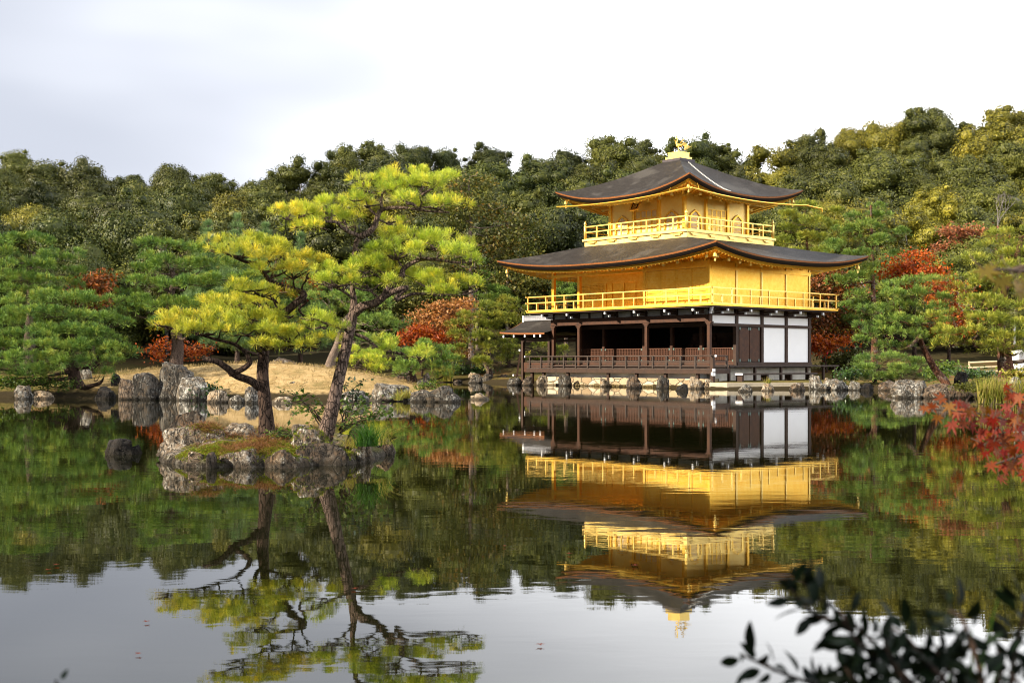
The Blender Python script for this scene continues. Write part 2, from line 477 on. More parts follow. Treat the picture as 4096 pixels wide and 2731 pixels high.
def block_mat(name):
    m, nt, out = new_mat(name)
    tcn = nd(nt, 'ShaderNodeTexCoord')
    wn = nd(nt, 'ShaderNodeTexNoise', {'Vector': tcn.outputs['Object'], 'Scale': 2.0, 'Detail': 3.0})
    wv = nd(nt, 'ShaderNodeVectorMath', {0: wn.outputs['Color'], 1: (0.35, 0.35, 0.2)}, operation='MULTIPLY')
    wa = nd(nt, 'ShaderNodeVectorMath', {0: tcn.outputs['Object'], 1: wv.outputs[0]}, operation='ADD')
    mpn = nd(nt, 'ShaderNodeMapping', {'Vector': wa.outputs[0], 'Scale': (1.0, 1.0, 2.2)})
    v = nd(nt, 'ShaderNodeTexVoronoi', {'Vector': mpn.outputs[0], 'Scale': 1.5}, feature='DISTANCE_TO_EDGE')
    v2 = nd(nt, 'ShaderNodeTexVoronoi', {'Vector': mpn.outputs[0], 'Scale': 1.5})
    n = nd(nt, 'ShaderNodeTexNoise', {'Vector': tcn.outputs['Object'], 'Scale': 9.0, 'Detail': 6.0, 'Roughness': 0.65})
    sc = nd(nt, 'ShaderNodeSeparateColor', {0: v2.outputs['Color']})
    col = ramp(nt, mth(nt, 'ADD', mth(nt, 'MULTIPLY', sc.outputs[0], 0.6), mth(nt, 'MULTIPLY', n.outputs[0], 0.4)), [(0.2, (0.30, 0.21, 0.12)), (0.5, (0.44, 0.34, 0.21)), (0.8, (0.56, 0.47, 0.33))])
    joint = maprange(nt, v.outputs['Distance'], 0.0, 0.07)
    col = mixc(nt, joint, (0.10, 0.075, 0.045), col)
    geo = nd(nt, 'ShaderNodeNewGeometry')
    sp = nd(nt, 'ShaderNodeSeparateXYZ', {0: geo.outputs['Position']})
    col = mixc(nt, maprange(nt, mth(nt, 'ADD', sp.outputs[2], mth(nt, 'MULTIPLY', n.outputs[0], 0.12)), 0.10, 0.2, 0.85, 0.0), col, (0.05, 0.035, 0.015))
    principled(nt, out, col, 0.9, 0, 0.15, mth(nt, 'ADD', joint, n.outputs[0]), 0.8, 0.04)
    return m
M['stone_wall'] = block_mat('rubble_stone')
M['bark'] = bark_mat('pine_bark', (0.070, 0.047, 0.036), (0.20, 0.14, 0.11), 9.0)
M['bark_light'] = bark_mat('pale_pine_bark', (0.15, 0.105, 0.080), (0.40, 0.31, 0.25), 12.0)
M['bark_dark'] = bark_mat('dark_pine_bark', (0.030, 0.019, 0.014), (0.095, 0.060, 0.043), 8.0)
M['bark_red'] = bark_mat('red_pine_bark', (0.085, 0.035, 0.022), (0.24, 0.115, 0.07), 8.0, (0.24, 0.21, 0.18))
M['bark_grey'] = bark_mat('grey_bark', (0.10, 0.09, 0.075), (0.30, 0.27, 0.24), 6.0)
M['twig'] = plain_mat('twig', (0.075, 0.05, 0.036), 0.9)
# foliage
M['needle_gold'] = leaf_mat('needles_yellow_green', [(0.163, 0.238, 0.041), (0.310, 0.411, 0.059), (0.496, 0.510, 0.078), (0.737, 0.560, 0.096)], 0.38, 1.3, 0.5, 0.1)
M['needle_gold2'] = leaf_mat('needles_golden', [(0.175, 0.233, 0.041), (0.336, 0.403, 0.059), (0.538, 0.499, 0.078), (0.749, 0.549, 0.096)], 0.38, 1.3, 0.5, 0.1)
M['needle_deep'] = leaf_mat('needles_deep_green', [(0.037, 0.095, 0.020), (0.094, 0.189, 0.032), (0.187, 0.279, 0.039), (0.360, 0.323, 0.045)], 0.06, 0.9, 0.5, 0.2)
M['needle_mid'] = leaf_mat('needles_mid_green', [(0.055, 0.115, 0.026), (0.115, 0.204, 0.036), (0.200, 0.278, 0.047), (0.357, 0.307, 0.054)], 0.07, 0.8, 0.5, 0.2)
M['needle_warm'] = leaf_mat('needles_warm_green', [(0.091, 0.138, 0.020), (0.183, 0.232, 0.029), (0.295, 0.307, 0.040), (0.445, 0.335, 0.050)], 0.08, 0.8, 0.5, 0.2)
M['needle_pale'] = leaf_mat('needles_pale_green', [(0.090, 0.150, 0.060), (0.150, 0.232, 0.090), (0.240, 0.307, 0.128)], 0.3, 0.8, 0.4, 0.2)
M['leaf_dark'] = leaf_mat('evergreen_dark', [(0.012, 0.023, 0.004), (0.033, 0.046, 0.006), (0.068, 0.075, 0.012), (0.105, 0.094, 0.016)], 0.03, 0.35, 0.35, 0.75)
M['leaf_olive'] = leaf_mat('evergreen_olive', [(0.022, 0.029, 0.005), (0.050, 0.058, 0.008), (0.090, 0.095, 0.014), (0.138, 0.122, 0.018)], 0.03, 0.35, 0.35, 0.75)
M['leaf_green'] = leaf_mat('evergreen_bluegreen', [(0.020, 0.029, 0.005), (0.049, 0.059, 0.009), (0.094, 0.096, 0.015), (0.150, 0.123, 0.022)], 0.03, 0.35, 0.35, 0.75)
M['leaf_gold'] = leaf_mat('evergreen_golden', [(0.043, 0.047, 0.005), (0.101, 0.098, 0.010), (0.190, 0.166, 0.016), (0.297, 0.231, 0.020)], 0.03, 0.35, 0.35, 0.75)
M['leaf_rust'] = leaf_mat('leaves_rust', [(0.032, 0.041, 0.009), (0.072, 0.086, 0.018), (0.117, 0.113, 0.023), (0.234, 0.104, 0.023)], 0.25, 0.5, 0.6, 0.1)
M['leaf_salmon'] = leaf_mat('leaves_salmon', [(0.158, 0.067, 0.022), (0.292, 0.132, 0.042), (0.413, 0.203, 0.073), (0.365, 0.238, 0.061)], 0.3, 0.8, 0.6, 0.1)
M['leaf_red'] = leaf_mat('leaves_red', [(0.119, 0.025, 0.008), (0.238, 0.046, 0.013), (0.340, 0.082, 0.021), (0.374, 0.186, 0.025)], 0.35, 0.9, 0.5, 0.1)
M['leaf_orange'] = leaf_mat('leaves_orange', [(0.168, 0.025, 0.008), (0.306, 0.055, 0.012), (0.398, 0.097, 0.015), (0.352, 0.135, 0.023)], 0.35, 0.9, 0.5, 0.1)
M['leaf_pink'] = leaf_mat('leaves_dusty_red', [(0.108, 0.080, 0.026), (0.238, 0.095, 0.044), (0.346, 0.124, 0.056), (0.184, 0.219, 0.069)], 0.3, 0.8, 0.6, 0.1)
M['leaf_darkred'] = leaf_mat('leaves_dark_red', [(0.037, 0.065, 0.012), (0.108, 0.054, 0.015), (0.216, 0.066, 0.020), (0.341, 0.124, 0.025)], 0.28, 0.7, 0.6, 0.1)
M['leaf_bush'] = leaf_mat('bush_leaves', [(0.015, 0.040, 0.010), (0.040, 0.085, 0.018), (0.085, 0.125, 0.028)], 0.2, 1.5, 0.6, 0.2, 0.35, 0.5)
M['leaf_fern'] = leaf_mat('fern_leaves', [(0.03, 0.07, 0.012), (0.075, 0.125, 0.02), (0.15, 0.17, 0.03)], 0.35, 2.0, 0.5, 0.2)
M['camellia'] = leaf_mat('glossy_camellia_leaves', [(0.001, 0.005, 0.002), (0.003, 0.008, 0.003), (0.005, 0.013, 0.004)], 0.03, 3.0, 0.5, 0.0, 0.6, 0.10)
M['maple_near'] = leaf_mat('near_maple_leaves', [(0.112, 0.005, 0.003), (0.169, 0.010, 0.005), (0.191, 0.029, 0.010), (0.186, 0.068, 0.010), (0.107, 0.056, 0.007)], 0.4, 2.2, 0.35, 0.0)
M['maple_olive'] = leaf_mat('olive_maple_leaves', [(0.080, 0.068, 0.011), (0.136, 0.104, 0.016), (0.160, 0.080, 0.016)], 0.4, 2.2, 0.35, 0.0)
M['grass'] = leaf_mat('grass_blades', [(0.02, 0.07, 0.010), (0.045, 0.125, 0.014), (0.09, 0.16, 0.022)], 0.3, 2, 0.4, 0.2)
M['reed'] = leaf_mat('reed_blades', [(0.12, 0.17, 0.02), (0.22, 0.25, 0.03), (0.34, 0.28, 0.07), (0.36, 0.25, 0.10)], 0.35, 2, 0.4, 0.2)
M['moss'] = leaf_mat('moss', [(0.049, 0.070, 0.007), (0.127, 0.158, 0.011), (0.235, 0.272, 0.016), (0.215, 0.164, 0.021)], 0.15, 1.7, 0.5, 0.2)
M['litter'] = leaf_mat('needle_litter', [(0.115, 0.048, 0.016), (0.202, 0.088, 0.026), (0.259, 0.141, 0.053)], 0.1, 1.7, 0.5, 0.2)
M['dry'] = leaf_mat('dry_grass_blades', [(0.17, 0.12, 0.05), (0.30, 0.22, 0.09), (0.42, 0.32, 0.15)], 0.2, 1.7, 0.5, 0.2)
M['hedge'] = leaf_mat('clipped_hedge', [(0.04, 0.05, 0.008), (0.085, 0.090, 0.013), (0.14, 0.13, 0.02)], 0.2, 1.3, 0.5, 0.2)
# rocks
M['rk_pale'] = rock_mat('pale_rock', (0.11, 0.097, 0.078), (0.27, 0.245, 0.205), (0.52, 0.49, 0.42), 0.6)
M['rk_grey'] = rock_mat('grey_rock', (0.050, 0.043, 0.034), (0.155, 0.137, 0.112), (0.37, 0.35, 0.30), 0.36)
M['rk_dark'] = rock_mat('dark_rock', (0.010, 0.009, 0.008), (0.034, 0.029, 0.025), (0.10, 0.095, 0.085), 0.0)
M['rk_tan'] = rock_mat('tan_rock', (0.24, 0.18, 0.115), (0.45, 0.36, 0.25), (0.60, 0.53, 0.41), 0.4)
M['rk_brown'] = rock_mat('brown_rock', (0.10, 0.072, 0.050), (0.21, 0.16, 0.115), (0.40, 0.36, 0.30), 0.3)
M['rk_mossy'] = rock_mat('mossy_rock', (0.11, 0.10, 0.085), (0.27, 0.25, 0.21), (0.52, 0.50, 0.44), 0.5, 1.6, 0.8)
M['rk_island'] = rock_mat('island_rock', (0.10, 0.078, 0.056), (0.27, 0.222, 0.168), (0.52, 0.475, 0.40), 0.5, 1.9)
M['rk_islandm'] = rock_mat('island_rock_mossy', (0.085, 0.068, 0.052), (0.22, 0.185, 0.145), (0.46, 0.42, 0.35), 0.42, 1.9, 0.9)
M['rk_islandb'] = rock_mat('island_rock_brown', (0.10, 0.070, 0.045), (0.25, 0.185, 0.122), (0.48, 0.42, 0.32), 0.35, 1.9)
M['rk_islandd'] = rock_mat('island_rock_dark', (0.045, 0.035, 0.026), (0.135, 0.105, 0.078), (0.34, 0.31, 0.26), 0.25, 1.9)
# ------------------------------------------------------------------ the lie of the land
SKY_PTS = [(-300, 330), (-120, 335), (0, 345), (60, 350), (100, 378), (190, 385), (250, 396), (330, 402), (400, 392), (480, 394), (515, 420), (545, 442), (600, 420), (680, 390), (720, 366), (800, 342), (870, 338),
           (940, 355), (1010, 345), (1060, 362), (1150, 345), (1230, 365), (1300, 350), (1370, 332), (1450, 326), (1540, 322), (1640, 332), (1700, 342), (1760, 346), (1830, 326), (1900, 310),
           (1950, 300), (2050, 290), (2100, 270), (2160, 256), (2200, 288), (2250, 284), (2300, 262), (2352, 240), (2500, 225), (2700, 230)]
SKX = np.array([p[0] for p in SKY_PTS]) / 2.2969
SKYY = np.array([p[1] for p in SKY_PTS]) / 2.2969
YS = 170.0

A_POLY = [(-300, 47), (-30, 47.0), (-18.8, 45.6), (-15, 44.2), (-12.3, 43.6), (-9, 42.6), (-7.1, 42.3), (-4.5, 42.3), (-2.3, 42.7), (-1.8, 43.5), (-2.4, 46.5), (-4.5, 50.5), (-8, 56), (-14, 63), (-22, 67), (-60, 70), (-300, 70)]
B_POLY = [(-300, 66), (-40, 68), (-22, 71), (-12, 77), (-5, 80), (-2.5, 79.5), (-0.6, 77), (-0.1, 73.2), (4.9, 66.3), (9.4, 61.0), (9.5, 60.0), (10.3, 59.4), (15.2, 60.2), (16.3, 59.0), (17.4, 57.7), (16.6, 52), (14.6, 47.8),
          (14.2, 46.6), (16.6, 45.6), (16.4, 42), (15.4, 40.8), (15.9, 38.6), (19, 36.2), (40, 34), (300, 34), (300, 420), (-300, 420)]
C_POLY = [(-300, 2.2), (300, 2.6), (300, -40), (-300, -40)]

def signed_dist(X, Y, poly):
    P = np.array(poly, float)
    Q = np.roll(P, -1, axis=0)
    d = np.full(X.shape, 1e9)
    inside = np.zeros(X.shape, bool)
    for (ax, ay), (bx, by) in zip(P, Q):
        ex, ey = bx - ax, by - ay
        t = np.clip(((X - ax) * ex + (Y - ay) * ey) / (ex * ex + ey * ey + 1e-12), 0, 1)
        d = np.minimum(d, np.hypot(X - ax - t * ex, Y - ay - t * ey))
        c = ((ay > Y) != (by > Y)) & (X < (bx - ax) * (Y - ay) / (by - ay + 1e-12) + ax)
        inside ^= c
    return np.where(inside, d, -d)

def sstep(x, a, b):
    t = np.clip((x - a) / (b - a), 0, 1)
    return t * t * (3 - 2 * t)

def ground_h(X, Y):
    X = np.asarray(X, float); Y = np.asarray(Y, float)
    d = np.maximum(np.maximum(signed_dist(X, Y, A_POLY), signed_dist(X, Y, B_POLY)), signed_dist(X, Y, C_POLY))
    h = np.where(d > 0, 0.10 + 0.22 * sstep(d, 0, 0.7), -0.9 * sstep(-d, 0.0, 1.2) + 0.06)
    h = h + 0.62 * np.exp(-((X + 8.5) / 7.5) ** 2 - ((Y - 49.0) / 4.2) ** 2) * sstep(d, 0.2, 2.2)
    h = h + 0.35 * sstep(d, 1, 6) + 0.25 * sstep(d, 5, 14)
    # level court round the pavilion
    cd = np.hypot((X - 12.0) / 11.0, (Y - 66.0) / 9.0)
    h = np.where(d > 0, h * sstep(cd, 0.75, 1.15) + (1 - sstep(cd, 0.75, 1.15)) * np.minimum(h, 0.36), h)
    px = CX + F * X / np.maximum(Y, 5.0)
    zt = CH + (HZ - np.interp(px, SKX, SKYY)) / F * YS - 9.0
    t = np.clip((Y - 80) / (YS - 80), 0, 1.35) ** 1.35
    far = np.where(Y > 80, t * (zt - 1.0), 0)
    return h + far

def gh(x, y):
    return float(ground_h(np.array([x]), np.array([y]))[0])

def axis(segs):
    out = []
    for a, b, s in segs:
        out.append(np.arange(a, b, s))
    return np.concatenate(out + [[segs[-1][1]]])

gx = axis([(-260, -60, 10), (-60, -24, 1.2), (-24, 26, 0.4), (26, 60, 1.2), (60, 260, 10)])
gy = axis([(-30, 0, 5), (0, 4, 0.5), (4, 34, 2.5), (34, 84, 0.4), (84, 110, 2), (110, 400, 6)])
GX, GY = np.meshgrid(gx, gy)
GZ = ground_h(GX, GY)
rngg = np.random.default_rng(3)
V = np.stack([GX, GY, GZ], -1).reshape(-1, 3)
nx, ny = len(gx), len(gy)
ii = (np.arange(ny - 1)[:, None] * nx + np.arange(nx - 1)[None, :]).ravel()
Fq = np.stack([ii, ii + 1, ii + 1 + nx, ii + nx], -1)

gm, nt, out = new_mat('ground_soil')
geo = nd(nt, 'ShaderNodeNewGeometry')
n1 = nd(nt, 'ShaderNodeTexNoise', {'Vector': geo.outputs['Position'], 'Scale': 0.35, 'Detail': 6.0, 'Roughness': 0.6})
n2 = nd(nt, 'ShaderNodeTexNoise', {'Vector': geo.outputs['Position'], 'Scale': 2.6, 'Detail': 7.0, 'Roughness': 0.7})
n3 = nd(nt, 'ShaderNodeTexNoise', {'Vector': geo.outputs['Position'], 'Scale': 22.0, 'Detail': 4.0, 'Roughness': 0.7})
moss = ramp(nt, n2.outputs[0], [(0.3, (0.060, 0.046, 0.014)), (0.5, (0.115, 0.095, 0.022)), (0.72, (0.17, 0.125, 0.040))])
sand = ramp(nt, n2.outputs[0], [(0.32, (0.21, 0.135, 0.048)), (0.5, (0.42, 0.29, 0.13)), (0.72, (0.54, 0.39, 0.20))])
sand = mixc(nt, maprange(nt, n3.outputs[0], 0.55, 0.7, 0, 0.5), sand, (0.24, 0.15, 0.06))
off = nd(nt, 'ShaderNodeVectorMath', {0: geo.outputs['Position'], 1: (8.3, -46.4, 0)}, operation='ADD')
sc = nd(nt, 'ShaderNodeVectorMath', {0: off.outputs[0], 1: (1 / 8.2, 1 / 5.4, 0)}, operation='MULTIPLY')
ln = nd(nt, 'ShaderNodeVectorMath', {0: sc.outputs[0]}, operation='LENGTH')
msk = maprange(nt, mth(nt, 'ADD', ln.outputs['Value'], mth(nt, 'MULTIPLY', mth(nt, 'SUBTRACT', n1.outputs[0], 0.5), 0.5)), 0.8, 1.05, 1.0, 0.0)
sand = mixc(nt, maprange(nt, mth(nt, 'ADD', mth(nt, 'MULTIPLY', n1.outputs[0], 0.6), mth(nt, 'MULTIPLY', n2.outputs[0], 0.4)), 0.50, 0.60, 0.0, 0.75), sand, moss)
col = mixc(nt, msk, moss, sand)
soil = mixc(nt, maprange(nt, n1.outputs[0], 0.5, 0.62, 0, 0.6), col, (0.20, 0.085, 0.030))
col = mixc(nt, msk, soil, col)
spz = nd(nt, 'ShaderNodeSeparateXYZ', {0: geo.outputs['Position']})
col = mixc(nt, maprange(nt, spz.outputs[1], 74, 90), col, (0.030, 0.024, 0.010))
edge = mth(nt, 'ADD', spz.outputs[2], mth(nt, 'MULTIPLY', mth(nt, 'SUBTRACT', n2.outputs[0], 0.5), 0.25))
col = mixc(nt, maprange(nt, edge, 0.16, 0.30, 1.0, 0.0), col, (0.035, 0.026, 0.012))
principled(nt, out, col, 0.95, 0, 0.1, mth(nt, 'ADD', n2.outputs[0], mth(nt, 'MULTIPLY', n3.outputs[0], 0.5)), 0.8, 0.06)
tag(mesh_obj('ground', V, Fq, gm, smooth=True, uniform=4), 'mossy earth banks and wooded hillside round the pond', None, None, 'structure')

# ------------------------------------------------------------------ the pond
wm, nt, out = new_mat('pond_water')
geo = nd(nt, 'ShaderNodeNewGeometry')
mpn = nd(nt, 'ShaderNodeMapping', {'Vector': geo.outputs['Position'], 'Scale': (0.55, 1.5, 1.0)})
w1 = nd(nt, 'ShaderNodeTexNoise', {'Vector': mpn.outputs[0], 'Scale': 3.2, 'Detail': 3.0, 'Roughness': 0.5, 'Distortion': 0.3})
w2 = nd(nt, 'ShaderNodeTexNoise', {'Vector': mpn.outputs[0], 'Scale': 0.45, 'Detail': 2.0, 'Roughness': 0.5})
amp = maprange(nt, w2.outputs[0], 0.35, 0.65, 0.35, 1.0)
hgt = mth(nt, 'MULTIPLY', w1.outputs[0], amp)
cam_d2 = nd(nt, 'ShaderNodeTexNoise', {'Vector': geo.outputs['Position'], 'Scale': 0.12, 'Detail': 2.0})
wc = ramp(nt, cam_d2.outputs[0], [(0.3, (0.005, 0.006, 0.0015)), (0.7, (0.009, 0.0085, 0.0025))])
p = principled(nt, out, wc, 0.015, 0.0, 0.5, hgt, 0.22, 0.0036)
p.inputs['IOR'].default_value = 1.5
xs = np.linspace(-260, 260, 2); ys = np.linspace(-6, 110, 2)
tag(mesh_obj('pond_water', [(-260, -8, 0), (260, -8, 0), (260, 110, 0), (-260, 110, 0)], [(0, 1, 2, 3)], wm), 'still dark green pond mirroring the pavilion and trees', None, None, 'structure')

# ------------------------------------------------------------------ rocks
def rock_geo(sx, sy, sz, seed, blocky=0.7, rough=0.16, facets=9, sub=4):
    bmv = ICO[sub][0].copy()
    rng = np.random.default_rng(seed)
    v = np.sign(bmv) * np.abs(bmv) ** blocky
    v /= np.maximum(1e-6, np.abs(v).max())
    for _ in range(facets):
        n = rng.normal(size=3); n[2] = abs(n[2]) * 0.8; n /= np.linalg.norm(n)
        dd = rng.uniform(0.58, 0.9)
        e = v @ n - dd
        v = v - np.outer(np.where(e > 0, e, 0) * 0.9, n)
    so = rng.uniform(-50, 50, 3)
    disp = np.empty(len(v))
    fr = np.array([sx, sy, sz]) / max(sx, sy, sz)
    for i, q in enumerate(v):
        w = Vector(q * fr * 1.6 + so)
        disp[i] = noise.fractal(w, 0.75, 2.2, 6) * 1.0 + (0.5 - abs(noise.noise(w * 2.3))) * 0.7 - max(0, 0.10 - abs(noise.noise(w * 1.4 + Vector((9, 4, 2))))) * 4.0
    nn = v / np.linalg.norm(v, axis=1, keepdims=True)
    v = v + nn * (disp * rough)[:, None]
    v[:, 0] = (v[:, 0] - (v[:, 0].max() + v[:, 0].min()) / 2) / (v[:, 0].max() - v[:, 0].min()) * 2 * sx
    v[:, 1] = v[:, 1] / np.abs(v[:, 1]).max() * sy
    lo, hi = v[:, 2].min(), v[:, 2].max()
    v[:, 2] = (v[:, 2] - lo) / (hi - lo) * sz
    return v

ICO = {}
import bmesh
for s_ in (3, 4, 5):
    b_ = bmesh.new()
    bmesh.ops.create_icosphere(b_, subdivisions=s_, radius=1.0)
    b_.verts.ensure_lookup_table()
    ICO[s_] = (np.array([v.co[:] for v in b_.verts]), np.array([[q.index for q in f.verts] for f in b_.faces]))
    b_.free()

def rock(name, label, group, cf, x0, x1, yt, yb, tone, Y=None, depth=0.8, blocky=0.7, rough=0.17, tilt=0.0, sink=0.22, sub=0, rz=None, cat='rock', facets=9):
    """a stone that fills the rectangle x0..x1, yt..yb of a view and stands at the depth Y (else: its foot is at the waterline)"""
    a, b = cf(x0, yt), cf(x1, yb)
    if Y is None:
        Y = water_depth(b[1]); zb = 0.0
    else:
        zb = CH + (HZ - b[1]) / F * Y
    w = (b[0] - a[0]) / F * Y * 1.08
    zt = CH + (HZ - a[1]) / F * Y
    sy = max(0.12, w * 0.5 * depth)
    Yc = Y + sy * (0.3 if group == GL else 0.7)
    xc = ((a[0] + b[0]) / 2 - CX) / F * (Y + sy * 0.3)
    rng = np.random.default_rng(abs(hash((round(x0), round(yt), tone))) % 100000)
    sub = sub or (5 if group == GI or w > 2.2 else 4)
    seed = int(x0 * 7 + yt * 13 + 5) % 99991
    v = rock_geo(w / 2, sy, zt - zb + sink, seed, blocky, rough, facets, sub)
    o = mesh_obj(name, v, ICO[sub][1], M[tone], smooth=True, uniform=3)
    o.location = (xc, Yc, zb - sink)
    if tilt: o.rotation_euler = (0, tilt, 0)
    return tag(o, label, cat, group)

